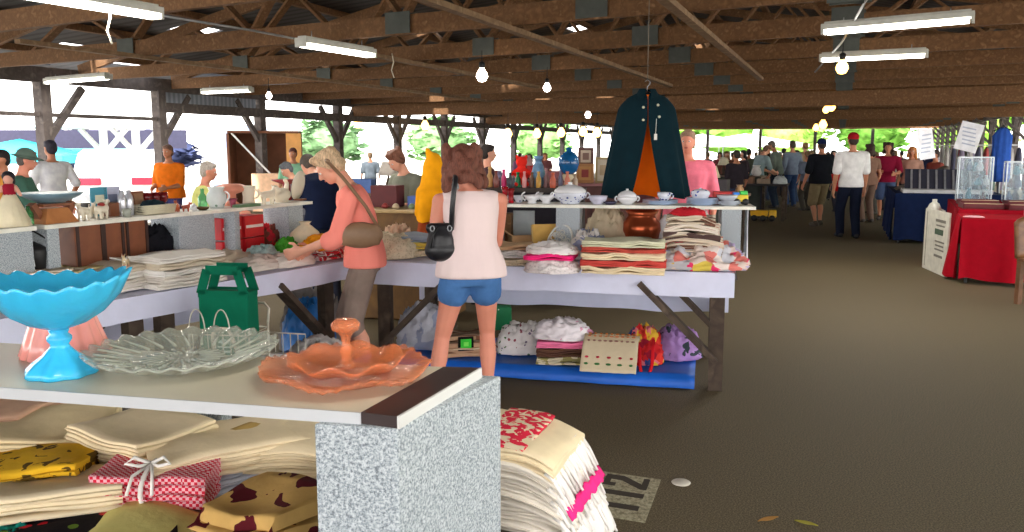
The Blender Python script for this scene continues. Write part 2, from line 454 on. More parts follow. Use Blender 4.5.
# trusses
TY = R(30); TC, TS = math.cos(TY), math.sin(TY)
M_gus = mat('grey_green_gusset_plate', (84, 88, 84), .7, .1)
def TP(Uk, V, z):
    # point of the truss through (Uk, 0) at lateral position V, the truss line running skew to the aisle
    s = V / math.cos(TY - TH)
    p = PV(Uk, 0) + V3((TC, -TS, 0)) * s
    return V3((p.x, p.y, z))
Uk = 5.2; kk = 0
while Uk < 60:
    o = bpy.data.objects.new('roof_truss', None); COL.objects.link(o); S(o); o.location = TP(Uk, VRID, 2.75)
    inv = Matrix.Translation(-o.location)
    va, vb = VL + .1, VR - .1
    def P(V, z): return inv @ TP(Uk, V, z)
    n3 = V3((TS, TC, 0))
    MB().bar(P(va, 2.84), P(vb, 2.84), .07, .2).build('bottom_chord', M_wood, o)
    for A, B in ((va, VRID), (VRID, vb)):
        MB().bar(P(A, zroof(A) - .06), P(B, zroof(B) - .06), .07, .16).build('top_chord', M_wood, o)
    bw = MB(); bg = MB(); V = -11.0; up = True
    pts = [V + 1.1 * k for k in range(16)]
    for i in range(len(pts) - 1):
        a0, a1 = pts[i], pts[i + 1]
        za, zb = (2.9, zroof(a1) - .1) if i % 2 == 0 else (zroof(a0) - .1, 2.9)
        bw.bar(P(a0, za) + n3 * .05, P(a1, zb) + n3 * .05, .04, .12, up=n3)
    for V in (-8.8, -4.4, -2.2, 0, 4.4):
        for sg in (-1, 1):
            c = P(V, 2.86) + n3 * (sg * .06); t = V3((TC, -TS, 0))
            bg.bar(c - t * .16, c + t * .16, .012, .30 if V == 0 else .22)
    bw.build('web', M_wood, o); bg.build('gusset_plate', M_gus, o)
    Uk += 2.3 if Uk < 30 else 3.4; kk += 1
# stringers along the building under the chords
for V, ua, ub in ((-3.1, 5.5, 16.5), (-1.35, 5.5, 15.5), (-5.6, 8, 16), (-8.5, 7, 22)):
    S(MB().bar(PV(ua, V, 2.72), PV(ub, V, 2.72), .09, .05).build('roof_beam', mat('pale_timber', (150, 122, 92), .85, kind='wood', cols=((124, 98, 72), (168, 140, 108)), ks=6)))
# low cross girders
for Ua in (19.2, 29):
    S(MB().bar(TP(Ua, VL, 2.56), TP(Ua, VR, 2.56), .1, .3).build('roof_beam', M_wood))

# posts with knee braces and eave beams
M_post = mat('grey_post_timber', (104, 94, 90), .85, kind='wood', cols=((82, 74, 72), (128, 118, 112)), ks=6)
def post(U, V, along=(1, -1), z=2.7, w=.2, inward=0):
    o = bpy.data.objects.new('post', None); COL.objects.link(o); S(o); o.location = PV(U, V, 0); o.rotation_euler = (0, 0, -TH)
    MB().box((0, 0, z / 2), (w, w, z)).build('shaft', M_post, o)
    for s in along: MB().bar((0, s * .06, z - 1.0), (0, s * .85, z - .08), .09, .12).build('knee_brace', M_post, o)
    if inward: MB().bar((inward * .06, 0, z - 1.0), (inward * 1.0, 0, z - .05), .09, .13, up=(0, 1, 0)).build('knee_brace', M_post, o)
    return o
S(MB().bar(PV(U0, VL, 2.8), PV(U1, VL, 2.8), .16, .26).build('eave_beam', M_post))
S(MB().bar(PV(U0, VR, 2.8), PV(U1, VR, 2.8), .16, .26).build('eave_beam', M_post))
for px, al in ((55, (1,)), (168, (1,)), (266, (-1,))): post(U_at(px, VL), VL, al)
Up = U_at(266, VL)
for k in range(1, 12): post(Up + 3.4 * k, VL, (1, -1))
UR = U_at(1020, VR)
for k in range(-1, 12): post(UR + 2.7 * k, VR, (1, -1), inward=-1)
for k in range(0, 6): post(U1, VL + .5 + 3.6 * k, ())
S(MB().bar(PV(U_at(-60, VL), VL, 2.12), PV(U_at(168, VL), VL, 2.12), .08, .07).build('rail_beam', M_post))
S(MB().bar(PV(U_at(168, VL) + .1, VL, 2.36), PV(U1, VL, 2.36), .12, .2).build('eave_beam', M_post))
S(MB().bar(PV(U_at(168, VL) + .1, VL, 2.56), PV(U_at(262, VL), VL, 2.56), .02, .3).build('wall_panel', mat('pale_sheet_panel', (150, 156, 168), .6, kind='stripe', cols=((120, 126, 138),), ks=8)))
S(MB().bar(PV(U1, VL, 2.85), PV(U1, VR, 2.85), .12, .26).build('roof_beam', M_wood))

# ------------------------------------------------------------------ fluorescent strip lights
M_tube = mat('lit_tube', (255, 255, 250), .4, emit=(255, 250, 238), es=7)
M_fix = mat('white_enamel', (196, 196, 188), .4)
def strip(a, b, label, e=26):
    a = V3(a); b = V3(b); mid = (a + b) / 2; d = b - a; L = d.length
    o = T('strip_light', label, 'ceiling light', mid, math.atan2(d.y, d.x), 'fluorescent strip lights under the trusses')
    o.rotation_euler = (0, -math.asin(d.z / L), math.atan2(d.y, d.x))
    b0 = MB().box((0, 0, .03), (L, .15, .05)); b0.box((0, 0, .06), (L * .96, .1, .03)); b0.build('housing', M_fix, o, bevel=.004)
    for s in (-1, 1): MB().tube([(-L / 2 + .04, s * .045, -.018), (L / 2 - .04, s * .045, -.018)], .019, 10).build('tube', M_tube, o)
    for s in (-1, 1): MB().box((s * (L / 2 - .012), 0, -.008), (.024, .14, .06)).build('end_cap', M_fix, o)
    ch = MB()
    zt = 2.76 - mid.z
    for s in (-.35, .35): ch.tube([(s * L, 0, .07), (s * L, 0, max(zt, .1))], .006, 6)
    ch.build('hanger', M_metal, o)
    l = bpy.data.lights.new('tube_glow', 'AREA'); l.shape = 'RECTANGLE'; l.size = L; l.size_y = .1; l.energy = e; l.color = (1, .95, .86)
    lo = bpy.data.objects.new('tube_glow', l); COL.objects.link(lo); lo.parent = o; lo.location = (0, 0, -.05)
yw = V3((math.cos(R(29)), -math.sin(R(29)), 0))
ax = V3((math.sin(R(27)), math.cos(R(27)), 0))
p = pt(158, 15, 2.62); strip(p - ax * 1.5, p, 'strip light over the linen stall, the one cut off by the top edge')
p = pt(300, 43, 2.62); strip(p, p + ax * 1.22, 'strip light running away along the hall between two cross beams')
p = pt(47, 82, 2.64); q = p + yw * 1.6; strip(p, V3((q.x, q.y, dp(118, 77, q.y).z)), 'strip light near the open side above the white-shirted man')
p = pt(203, 92, 2.64); q = p + yw * 1.32; strip(p, V3((q.x, q.y, dp(265, 90, q.y).z)), 'strip light above the seated grey-haired man')
p = pt(822, 31, 2.64); q = p + yw * 1.25; strip(p, V3((q.x, q.y, dp(972, 18, q.y).z)), 'strip light over the aisle, higher and longer of the two')
p = pt(820, 59, 2.64); q = p + yw * 1.2; strip(p, V3((q.x, q.y, dp(927, 54, q.y).z)), 'strip light over the aisle, lower and shorter of the two')
strip(V3((.35, .2, 2.64)), V3((.35, .2, 2.64)) + ax * 1.5, 'added unseen strip light brightening the cream shelf with the glass plates', 13)  # extra fixture out of view, added to brighten the shelf top
# conduit above the aisle lights
tag(MB().tube([pt(815, 72, 2.7), pt(842, 42, 2.7), pt(866, 0, 2.72), pt(880, -20, 2.72)], .012, 6).build('conduit_pipe', M_metal), 'thin pale conduit pipe running to the aisle strip lights', 'pipe')
tag(MB().tube([pt(158, 15, 2.7), pt(250, 30, 2.7), pt(302, 40, 2.7)], .012, 6).build('conduit_pipe', M_metal), 'thin conduit pipe joining two strip lights over the stall', 'pipe')
# ------------------------------------------------------------------ hanging bulbs
def bulb(px, py, label, z=2.45, r=.055, c=(255, 196, 96), es=5, drop=True, cat='light bulb', grp='bare bulbs'):
    p = pt(px, py, z)
    o = T('hanging_bulb', label, cat, p, 0, grp)
    MB().lathe([(.001, -r), (r * .6, -r * .85), (r, -r * .1), (r * .85, r * .5), (r * .45, r * 1.1), (r * .4, r * 1.4)], 16).build('bulb', mat('bulb_%d_%d' % (c[2], es), c, .2, emit=c, es=es), o)
    MB().lathe([(r * .42, r * 1.3), (r * .5, r * 1.4), (r * .5, r * 2.2), (r * .2, r * 2.4)], 12).build('socket', M_black, o)
    MB().tube([(0, 0, r * 2.3), (0, 0, 2.76 - z)], .006, 5).build('cord', M_black, o)
    return o
bulb(482, 76, 'white bulb glowing over the tank-top woman, highest of the bulbs', c=(255, 236, 214), es=8, r=.075)
bulb(547, 88, 'bulb in a dark cage just left of the hanging cape', c=(255, 238, 226), es=8, r=.06)
bulb(588, 115, 'small white bulb beside the dark cape shoulder', c=(255, 246, 236), es=8, r=.09)
bulb(842, 68, 'amber bulb directly below the shorter aisle strip light', r=.07)
bulb(831, 107, 'amber bulb over the aisle, second below the strip lights', r=.10, c=(255, 190, 90)); bulb(826, 110, 'amber bulb touching the second aisle bulb', r=.08, c=(255, 190, 90))
bulb(823, 125, 'amber bulb over the aisle above the red-capped man, larger of a pair', r=.17, c=(255, 190, 90)); bulb(816, 128, 'amber bulb over the aisle above the red-capped man, smaller of a pair', r=.15, c=(255, 190, 90))
bulb(269, 96, 'white bulb next to the end of a strip light', c=(255, 240, 220), es=8)
for px, py, lb in ((358, 124, 'above the pink-shirted woman'), (425, 126, 'above the orange cloth'), (508, 134, 'beside the tank-top woman'), (537, 134, 'over the coloured bottles'), (561, 133, 'over the blue glass piece'), (583, 132, 'over the picture frames'), (597, 133, 'against the cape edge')):
    z = 2.3; d = (z - EYE) * F / (146 - py)
    bulb(px, py, 'small yellow bulb in a far row, ' + lb, z=min(2.62, EYE + 26 * (146 - py) / F), r=.13, es=6)
# rope ends dangling from the beams
for px, py, z0, lb in ((112, 44, 2.35, 'loose white cord dangling under the long strip light'), (394, 78, 2.45, 'short pale cord dangling from a beam left of the highest bulb')):
    p = pt(px, py, z0)
    tag(MB().tube([p, p + V3((-.03, 0, .1)), p + V3((.0, 0, .2)), p + V3((-.02, 0, 2.76 - z0))], .008, 6).build('dangling_string', plain((206, 198, 180), .8)), lb, 'cord')
# ================================================================== near stall: linen table with glassware shelf
ZB = 1.17; ZT = .78
A_ = pt(397, 417, ZB).to_2d(); B_ = pt(480, 368, ZB).to_2d()
fd = (pt(0, 388, ZB).to_2d() - A_).normalized(); bd = (pt(94, 347.6, ZB).to_2d() - B_).normalized()
FLc = A_ + fd * 1.35; BLc = B_ + bd * 1.35
S1 = pt(361, 412.7, ZB).to_2d(); S2 = pt(443.7, 367, ZB).to_2d()
M_top = mat('worn_cream_board', (206, 198, 176), .4, var=.05, scale=5)
M_dark = mat('dark_brown_edge_strip', (52, 38, 38), .4, var=.2)
sh = T('shelf_board', 'long cream shelf board with white edges and dark brown end, holding the glass plates', 'shelf board', (A_.x, A_.y, ZB - .018))
def rel(p): return (p.x - A_.x, p.y - A_.y)
MB().prism([rel(q) for q in (FLc, S1, S2, BLc)], 0, .018).build('board', M_top, sh)
off = V3((fd.y, -fd.x)) * -.002
nrm = V3((-fd.y, fd.x)); nrm = nrm if nrm.y < 0 else -nrm
MB().prism([rel(q) for q in (FLc, S1, S1 + nrm * .003, FLc + nrm * .003)], -.001, .0185).build('front_edging', mat('pale_grey_edging', (188, 190, 194), .5, var=.03), sh)
MB().prism([rel(q) for q in (S1, A_, B_, S2)], 0, .0188).build('end_strip', M_dark, sh)
ed = (B_ - A_).normalized(); en = V3((ed.y, -ed.x))
MB().prism([rel(q) for q in (A_, A_ + en * .004, B_ + en * .004, B_)], -.001, .019).build('end_edging', mat('white_edging', (208, 208, 206), .5, var=.03), sh)

def block(name, label, quad, z0, z1, m=M_granite, cat='support block'):
    c = sum(quad, V3((0, 0))) / len(quad)
    o = MB().prism([(q.x - c.x, q.y - c.y) for q in quad], 0, z1 - z0).build(name, m, bevel=.003)
    o.location = (c.x, c.y, z0); return tag(o, label, cat)
q0 = pt(314, 424, ZB - .018).to_2d(); q1 = pt(397, 429.5, ZB - .018).to_2d(); q2 = pt(501, 376, ZB - .018).to_2d(); q3 = q0 + (q2 - q1)
block('support_block', 'tall grey speckled block holding up the dark-tipped end of the cream shelf', [q0, q1, q2, q3], ZT, ZB - .018)
e0 = FLc + V3((.05, .02)); dv = (q2 - q1)
block('support_block', 'grey speckled block under the far end of the cream shelf by the compote', [e0, e0 + V3((.13, -.03)), e0 + V3((.13, -.03)) + dv * .8, e0 + dv * .8], ZT, ZB - .018)
# the table under it
P0 = V3((-.15, 1.18)); ed2 = V3((.34, .94)).normalized(); fd2 = V3((-.975, .22)).normalized()
tb = T('trestle_table', 'timber trestle table loaded with folded linens under the glassware shelf', 'table', (P0.x, P0.y, 0))
c0, c1, c2, c3 = V3((0, 0)), ed2 * 1.02, ed2 * 1.02 + fd2 * 1.9, fd2 * 1.9
MB().prism([c0, c1, c2, c3], ZT - .035, ZT).build('tabletop', M_oldwood, tb)
for q in (c0 + ed2 * .08 + fd2 * .1, c1 - ed2 * .08 + fd2 * .1, c2 - ed2 * .08 - fd2 * .1, c3 + ed2 * .08 - fd2 * .1):
    MB().box((q.x, q.y, (ZT - .035) / 2), (.07, .07, ZT - .035)).build('leg', M_oldwood, tb)
for q, s in ((c0 + ed2 * .08 + fd2 * .1, 1), (c3 + ed2 * .08 - fd2 * .1, 1)):
    e = q + ed2 * .84; MB().bar((q.x, q.y, .2), (e.x, e.y, .6), .03, .09).build('brace', M_oldwood, tb)
YAW = math.atan2(-.22, .975)
beige = [cl('beige%d' % i, c, var=.06) for i, c in enumerate(((222, 202, 162), (210, 186, 144), (226, 208, 174), (198, 170, 124), (214, 194, 160)))]
M_blue_edge = cl('pale_blue_grey', (176, 180, 192))
# back row stacks (base at the tabletop), each cloth its own thing
def stack(px, py, zt, rz, w, d, ts, mats, labels, group, seed, layers=3, jit=.02, z0=ZT, wav=.009, cat='linen', bend=None, rx=0):
    """cloths listed bottom to top; the top of the pile is seen at pixel (px,py)"""
    rnd = random.Random(seed); p = pt(px, py, zt); z = z0; out = []
    for i, (t, m) in enumerate(zip(ts, mats)):
        x = p.x + rnd.uniform(-jit, jit); y = p.y + rnd.uniform(-jit, jit)
        out.append(fold_thing(labels[i] if i < len(labels) else labels[-1], (x, y, z + .001), rz + rnd.uniform(-.06, .06), w * rnd.uniform(.94, 1.03), d * rnd.uniform(.94, 1.03), t, m, layers, seed * 7 + i, cat=cat, group=group, wav=wav, bend=bend))
        z += t + .004
    return out
ord3 = ('bottom', 'second from bottom', 'third from bottom', 'fourth from bottom', 'top')
def labs(n, txt, mats=None):
    o = ['bottom', 'second from the bottom', 'third from the bottom', 'fourth from the bottom', 'fifth from the bottom', 'sixth from the bottom', 'seventh from the bottom']
    return [txt % ('topmost' if i == n - 1 else o[i]) for i in range(n)]
GB = 'folded linens under the glassware shelf'
stack(44, 424, .94, YAW + .5, .30, .26, (.05, .05, .055), (beige[3], beige[4], beige[0]), labs(3, 'beige folded linen, %s of the frame-edge pile under the compote'), GB, 1, 6)
stack(145, 424, .95, YAW - .25, .25, .22, (.05, .055, .06), (beige[1], M_blue_edge, beige[2]), labs(3, 'folded linen, %s of the pile below the clear glass plate'), GB, 2, 7)
stack(216, 436, .935, YAW + .7, .34, .24, (.05, .05, .05), (beige[3], M_blue_edge, beige[2]), labs(3, 'cream folded tablecloth, %s of the pile behind the red gingham bundle'), GB, 3, 6)
stack(262, 432, .93, YAW + 1.0, .34, .14, (.06, .08), (cl('golden', (176, 138, 70)), cl('ochre', (190, 158, 92))), labs(2, 'golden brown folded cloth, %s beside the cream tablecloth pile'), GB, 4, 7)
stack(296, 427, .93, YAW + .2, .22, .30, (.045, .045, .05), (beige[1], beige[4], beige[2]), labs(3, 'thick layered cream linen, %s of the pile against the grey speckled block'), GB, 5, 7)
stack(112, 452, .90, YAW + .15, .22, .2, (.05, .06), (beige[3], cl('khaki', (168, 148, 104))), labs(2, 'khaki folded napkin, %s between the yellow print and the gingham'), GB, 6, 6)
stack(14, 405, .94, YAW + .1, .22, .2, (.08, .08), (cl('rust', (150, 92, 66)), cl('tanpink', (206, 166, 140))), labs(2, 'pinkish tan folded cloth, %s tucked under the shelf by the frame edge'), GB, 7, 7)
# middle and front
my = cl('yellow_print', (214, 168, 40), kind='blotch', ks=28, cols=((92, 70, 26),), thr=.42)
stack(32, 457, .93, YAW + .35, .24, .16, (.05, .05, .045), (beige[3], beige[1], my), ['beige folded cloth at the very bottom under the yellow printed cloth', 'beige folded cloth directly under the yellow printed cloth', 'yellow folded cloth with dark print'], None, 8, 3)
mp = cl('lilac_white', (190, 180, 206), kind='blotch', ks=20, cols=((120, 96, 160),), thr=.42)
stack(12, 483, .90, YAW + .4, .2, .13, (.05, .05), (beige[4], mp), ['beige cloth under the lilac and white folded cloth', 'lilac and white folded cloth at the frame edge'], None, 9, 3)
mf = cl('black_fruit_print', (26, 22, 28), kind='spots', ks=26, cols=((190, 30, 44), (106, 140, 50), (120, 50, 110), (196, 60, 60)), thr=.46)
fold_thing('black folded cloth printed with red and green fruit', (pt(84, 522, .87).x, pt(84, 522, .87).y, ZT), YAW + .62, .34, .22, .078, mf, 4, 11, cat='linen')
mc = cl('cream_runner', (226, 210, 178), var=.05)
p = pt(58, 498, .90); fold_thing('cream folded runner with a rolled end and a small red mark', (p.x - .07, p.y + .05, ZT + .079), YAW + .62, .33, .16, .05, mc, 5, 12, wav=.009)
p = pt(8, 528, .86); heap_thing('teal green cloth corner in the near corner of the linen table', (p.x, p.y, ZT), 0, .10, .1, .08, cl('teal', (24, 122, 110)), 3)
mo = cl('olive_green', (214, 206, 132), var=.05)
p = pt(205, 522, .87); fold_thing('large olive green folded cloth at the front of the linen table', (p.x - .02, p.y - .035, ZT), YAW + .12, .42, .22, .085, mo, 6, 13, wav=.012)
mg = cl('red_gingham', (204, 34, 60), kind='check', ks=150, cols=((226, 180, 188),))
p = pt(158, 474, .91); gx = T('gingham_bundle', 'red and white gingham cloth tied with a white ribbon', 'linen', (p.x, p.y + .01, ZT + .075), YAW + .25)
folded_mb(.235, .13, .075, 4, 21, bend=lambda x, y: -.012 * math.exp(-(x / .02) ** 2) if True else 0, wav=.006).build('cloth', mg, gx)
rb = MB()
M_rib = cl('white_ribbon', (232, 228, 224))
rb.tube([(-.012, math.cos(t) * .075, .035 + math.sin(t) * .042) for t in [2 * PI * k / 16 for k in range(16)]], .005, 6, True)
for s in (-1, 1):
    rb.tube([(-.012, -.01, .078), (-.012 + s * .03, -.02, .095), (-.012 + s * .045, -.03, .085), (-.012 + s * .02, -.025, .078), (-.012, -.01, .078)], .004, 6)
    rb.tube([(-.012, -.01, .078), (-.012 + s * .02, -.06, .07), (-.01 + s * .025, -.085, .04)], .0035, 6)
rb.build('ribbon', M_rib, gx)
fold_thing('grey-white folded cloth beneath the tied red gingham', (p.x + .02, p.y + .005, ZT), YAW + .2, .25, .16, .07, cl('greywhite', (190, 186, 180)), 4, 22)
mb_ = cl('batik', (198, 160, 96), kind='blotch', ks=14, cols=((84, 22, 30),), thr=.45)
p = pt(268, 490, .93); fold_thing('tan cloth with dark burgundy batik blotches beside the speckled block', (p.x, p.y, ZT + .035), YAW - .3, .2, .17, .11, mb_, 3, 23, wav=.014)
fold_thing('dark burgundy folded linen directly under the batik cloth', (p.x, p.y, ZT), YAW - .3, .19, .16, .034, cl('dull_burgundy', (90, 50, 44)), 3, 24)
# small grey offcut at the back of the table
p = dp(195, 420, 2.1); o = MB().box((0, 0, .06), (.16, .05, .13)).build('speckled_offcut', M_granite, bevel=.003); at(o, (p.x, p.y + .03, ZT), YAW); tag(o, 'small grey speckled offcut standing behind the folded tablecloths', 'block')

# fringed white stack hanging over the table end
M_frw = cl('fringed_white', (222, 214, 202), var=.05)
M_frtop = cl('red_embroidered', (216, 198, 170), kind='blotch', ks=42, cols=((206, 40, 66),), thr=.53)
M_fringe = cl('white_fringe', (232, 228, 224)); M_pink = cl('hot_pink_band', (238, 50, 130))
sp_ = pt(514, 458, .90); rzs = YAW - .10
def droop(x, y): return -1.9 * max(0, x - .01) ** 2
for i in range(6):
    t = .029; z = ZT + i * .0305
    wd = .30; shift = .02 - .010 * i + .012 * (i % 2)
    root = T('fringed_linen', labs(6, 'fringed white linen, %s of the stack over the table end')[i] + (', red embroidery on top' if i == 5 else ''), 'linen', (sp_.x + shift, sp_.y + .03 + .012 * (i % 2), z + .031), rzs + .05 * ((i * 2) % 3 - 1), 'fringed linens over the table end')
    folded_mb(wd, .27, t, 4, 40 + i, wav=.007, bend=lambda x, y: droop(x, y) - .035).build('cloth', M_frw if i < 5 else beige[2], root)
    if i == 5:
        MB().grid(14, 12, lambda u, v: (-.03 + .11 * u, -.125 + .25 * v, t + .004 - .035 + droop(-.03 + .11 * u, 0) + .004 * noise.noise(V3((u * 3, v * 3, 1))))).build('embroidery', M_frtop, root, solid=.004)
    fr = MB(); rnd = random.Random(60 + i); pk = MB(); e0 = droop(wd / 2, 0) - .035
    for k in range(52):
        y = -.13 + .26 * k / 51 + rnd.uniform(-.004, .004); ln = rnd.uniform(.04, .075); x0 = wd / 2 - .02
        sx, sy = rnd.uniform(-.01, .012), rnd.uniform(-.012, .012)
        def pp(q): return V3((x0 + ln * .62 * q + sx * q, y + sy * q, e0 + t * .8 - ln * (.45 * q + .55 * q * q)))
        ring = [pp(q) for q in (0, .3, .6, 1)]
        fr.tube(ring, [.006, .0054, .005, .0035], 5)
    if i == 3:
        pk.grid(30, 3, lambda u, v: V3((wd / 2 + .012 + .016 * v + .003 * math.sin(u * 31), -.13 + .26 * u, e0 + t * .8 - .012 - .022 * v + .004 * math.sin(u * 47))))
    if i == 1:
        MB().grid(16, 8, lambda u, v: V3((wd / 2 - .02 + .06 * v + .006 * math.sin(u * 14), -.10 + .2 * u + .01 * v, e0 + t * .6 - .02 * v - .075 * v * v - .012 * math.sin(u * 9 + 1) * v))).build('hanging_flap', M_fringe, root, solid=.004)
    fr.build('fringe', M_fringe, root)
    if pk.v: pk.build('pink_band', M_pink, root, solid=.004)

# ------------------------------------------------------------------ glassware on the shelf
M_bluegl = mat('blue_milk_glass', (60, 188, 236), .25, var=.05, coat=.3, sss=.2, bump=.25, bscale=45)
p = pt(62, 374, ZB)
def bm_(a, r, z, i):
    k = max(0, (z - .09) / .09)
    sc = 1 + .035 * k * math.cos(18 * a) * (1 if z > .14 else .4)
    zz = z + (.007 * k * k * math.cos(2 * (a - .2)) + .004 * k * math.cos(18 * a))
    ex = (1 + .08 * k * abs(math.cos(a))) * (1 + .022 * math.sin(9 * a + z * 130) * (.2 < k < .8))
    return r * sc * ex, zz
def bfoot(a, r, z, i): return (r * (1 + .06 * math.cos(8 * a)) if r > .02 and z < .05 else r, z)
def bmod(a, r, z, i): return bm_(a, r, z, i) if z > .088 else bfoot(a, r, z, i)
co = T('glass_compote', 'bright blue milk glass compote with a scalloped rim on a pedestal foot', 'compote', p, R(8))
MB().lathe([(.01, .002), (.056, 0), (.060, .004), (.058, .012), (.046, .024), (.03, .036), (.018, .05), (.015, .056), (.021, .064), (.021, .07), (.015, .076), (.018, .084)], 48, mod=bfoot).build('pedestal', M_bluegl, co)
MB().lathe([(.018, .084), (.05, .096), (.08, .117), (.1, .142), (.113, .17), (.116, .178), (.111, .178), (.096, .147), (.076, .123), (.048, .104), (.002, .098)], 108, mod=bm_).build('bowl', M_bluegl, co)
M_pinkgl = mat('pink_milk_glass', (232, 150, 140), .25, var=.05, coat=.3, sss=.2)
p = pt(50, 361, ZB); p.y += .06
lathe_thing('glass_bell_vase', 'pink pleated bell-shaped glass vase behind the blue compote', 'vase', p, [(.005, .001), (.078, 0), (.082, .003), (.072, .03), (.06, .065), (.05, .1), (.044, .1), (.054, .065), (.068, .02), (.005, .012)], M_pinkgl, 96, mod=lambda a, r, z, i: (r * (1 + .035 * math.cos(16 * a)), z))
M_clear = mat('clear_pressed_glass', (196, 200, 186), .08, var=.02, alpha=.42, spec=.9, bump=.25, bscale=34)
p = pt(184, 363, ZB)
pl = T('glass_plate', 'large clear cut-glass serving plate lying on the cream shelf', 'plate', p)
MB().lathe([(.002, .004), (.085, .001), (.11, .006), (.15, .019), (.172, .028), (.175, .032), (.169, .033), (.145, .026), (.108, .014), (.085, .010), (.002, .010)], 120, mod=lambda a, r, z, i: (r * (1 + (.02 * math.cos(24 * a) if r > .12 else 0)), z + (.004 * math.cos(24 * a) if r > .12 else .0015 * math.cos(12 * a) * (r > .03)))).build('dish', M_clear, pl)
rb = MB()
for k in range(24):
    a = 2 * PI * k / 24
    for r0, r1 in ((.03, .075), (.095, .155)):
        rb.tube([(math.cos(a) * r0, math.sin(a) * r0, .012 if r0 < .05 else .014), (math.cos(a + .12) * r1, math.sin(a + .12) * r1, .011 if r0 < .05 else .031)], .003, 5)
rb.build('cut_ridges', M_clear, pl)
M_pinkpl = mat('pink_depression_glass', (222, 128, 80), .12, var=.03, alpha=.45, spec=.7, bump=.15, bscale=40)
p = pt(347, 379, ZB)
pk = T('center_handled_plate', 'orange-pink glass plate with a ruffled rim and a centre handle', 'plate', p)
MB().lathe([(.002, .004), (.075, .001), (.08, .008), (.115, .013), (.146, .021), (.15, .026), (.144, .028), (.112, .020), (.075, .016), (.002, .014)], 160, mod=lambda a, r, z, i: (r * (1 + (.014 * math.cos(40 * a) if r > .14 else 0)), z + (.006 * math.cos(6 * a + .6) * max(0, (r - .08) / .07)) + (.003 * math.cos(40 * a) if r > .14 else 0))).build('dish', M_pinkpl, pk)
MB().lathe([(.02, .022), (.012, .028), (.008, .04), (.011, .052), (.007, .064), (.009, .078), (.016, .086), (.024, .09), (.026, .1), (.018, .108), (.005, .109)], 20).build('handle', M_pinkpl, pk)
MB().lathe([(.002, .018), (.03, .017), (.07, .024), (.092, .038), (.104, .052), (.101, .054), (.088, .042), (.066, .029), (.03, .022), (.002, .022)], 128, mod=lambda a, r, z, i: (r * (1 + (.02 * math.cos(10 * a + .4) + .012 * math.cos(50 * a) if r > .06 else 0)), z * .78 + (.006 * math.cos(8 * a + .4) * (r - .05) / .05 if r > .05 else 0))).build('upper_dish', M_pinkpl, pk)
# ================================================================== main linen table
YM = R(-12.9); Mt = M2D((-1.02, 5.9, 0), YM); LM, DM = 2.49, 1.12
def mw(x, y, z=0): return Mt @ V3((x, y, z))
mt = T('trestle_table', 'timber trestle table under a white sheet in front of the tank-top woman', 'table', mw(0, 0), YM)
b = MB()
for k in range(5): b.box((LM / 2, .11 + k * .225, .755), (LM, .215, .04))
b.build('tabletop', M_oldwood, mt)
for x, s in ((.12, 1), (LM - .09, -1)):
    for y in (.04, DM - .06):
        MB().box((x, y, .367), (.09, .07, .734)).build('leg', M_oldwood, mt)
        MB().bar((x - .0 * s, y - .045, .2), (x + s * .5, y - .045, .7), .035, .11, up=(0, 1, 0)).build('brace', M_oldwood, mt)
    MB().bar((x, .05, .66), (x, DM - .06, .66), .04, .1).build('rail', M_oldwood, mt)
tc_ = cloth_drop_mb(LM + .02, DM + .02, (.16, .05, .48, .16), 3, amp=.006, nfold=5).build('table_sheet', M_sheet)
at(tc_, mw(LM / 2, DM / 2, .781), YM); tag(tc_, 'white sheet spread over the table in front of the tank-top woman', 'tablecloth')
# blue tarpaulin platform below
M_tarp = mat('blue_tarpaulin', (20, 92, 190), .5, var=.15, scale=5, bump=.3, bscale=9)
pf = T('low_platform', 'low board under the linen table wrapped in bright blue tarpaulin', 'platform', mw(.2, -.02), YM)
MB().grid(40, 16, lambda u, v: (u * (LM - .42), v * .92, .085 + .006 * noise.noise(V3((u * 9, v * 5, 2))) - (.075 * max(0, 1 - v / .05)) - .05 * max(0, (v - .96) / .04))).build('tarpaulin', M_tarp, pf, solid=.004)
MB().box(((LM - .42) / 2, .48, .035), (LM - .46, .84, .07)).build('board', M_oldwood, pf)
ZP = .092
def onp(px, py): return pt(px, py, ZP)
# things on the blue platform
p = onp(428, 350); heap_thing('heap of grey-white crumpled cloths on the tarpaulin behind the woman\'s left leg', (p.x - .05, p.y + .16, ZP), YM, .40, .36, .30, cl('greylinen', (184, 184, 194), kind='blotch', ks=5, cols=((150, 154, 176),), thr=.45), 5)
p = onp(452, 352); o = T('crochet_blanket', 'folded tan crochet blanket with a green-centred black square, seen between the woman\'s legs', 'blanket', (p.x + .08, p.y - .03, ZP), YM + .45)
folded_mb(.34, .26, .15, 4, 6, wav=.014).build('blanket', cl('tan_crochet', (176, 140, 112), kind='stripe', ks=13, cols=((120, 80, 60), (206, 186, 160)), thr=.4), o)
sq = MB(); sq.box((0, -.135, .10), (.11, .012, .10)); sq.build('granny_square', cl('black_yarn', (22, 22, 20)), o)
MB().box((0, -.141, .10), (.075, .012, .07)).build('square_centre', cl('green_yarn', (60, 190, 60)), o); MB().box((0, -.147, .10), (.035, .012, .03)).build('square_eye', cl('lime_yarn', (120, 220, 90)), o)
o = MB().box((0, 0, .095), (.14, .12, .19)).build('gift_box', mat('green_box', (24, 130, 76), .5, kind='spots', ks=9, cols=((220, 230, 220),), thr=.22), bevel=.004); p = onp(505, 330); at(o, (p.x - .02, p.y + .05, ZP), YM + .3); tag(o, 'green and white box standing behind the floral cushion', 'box')
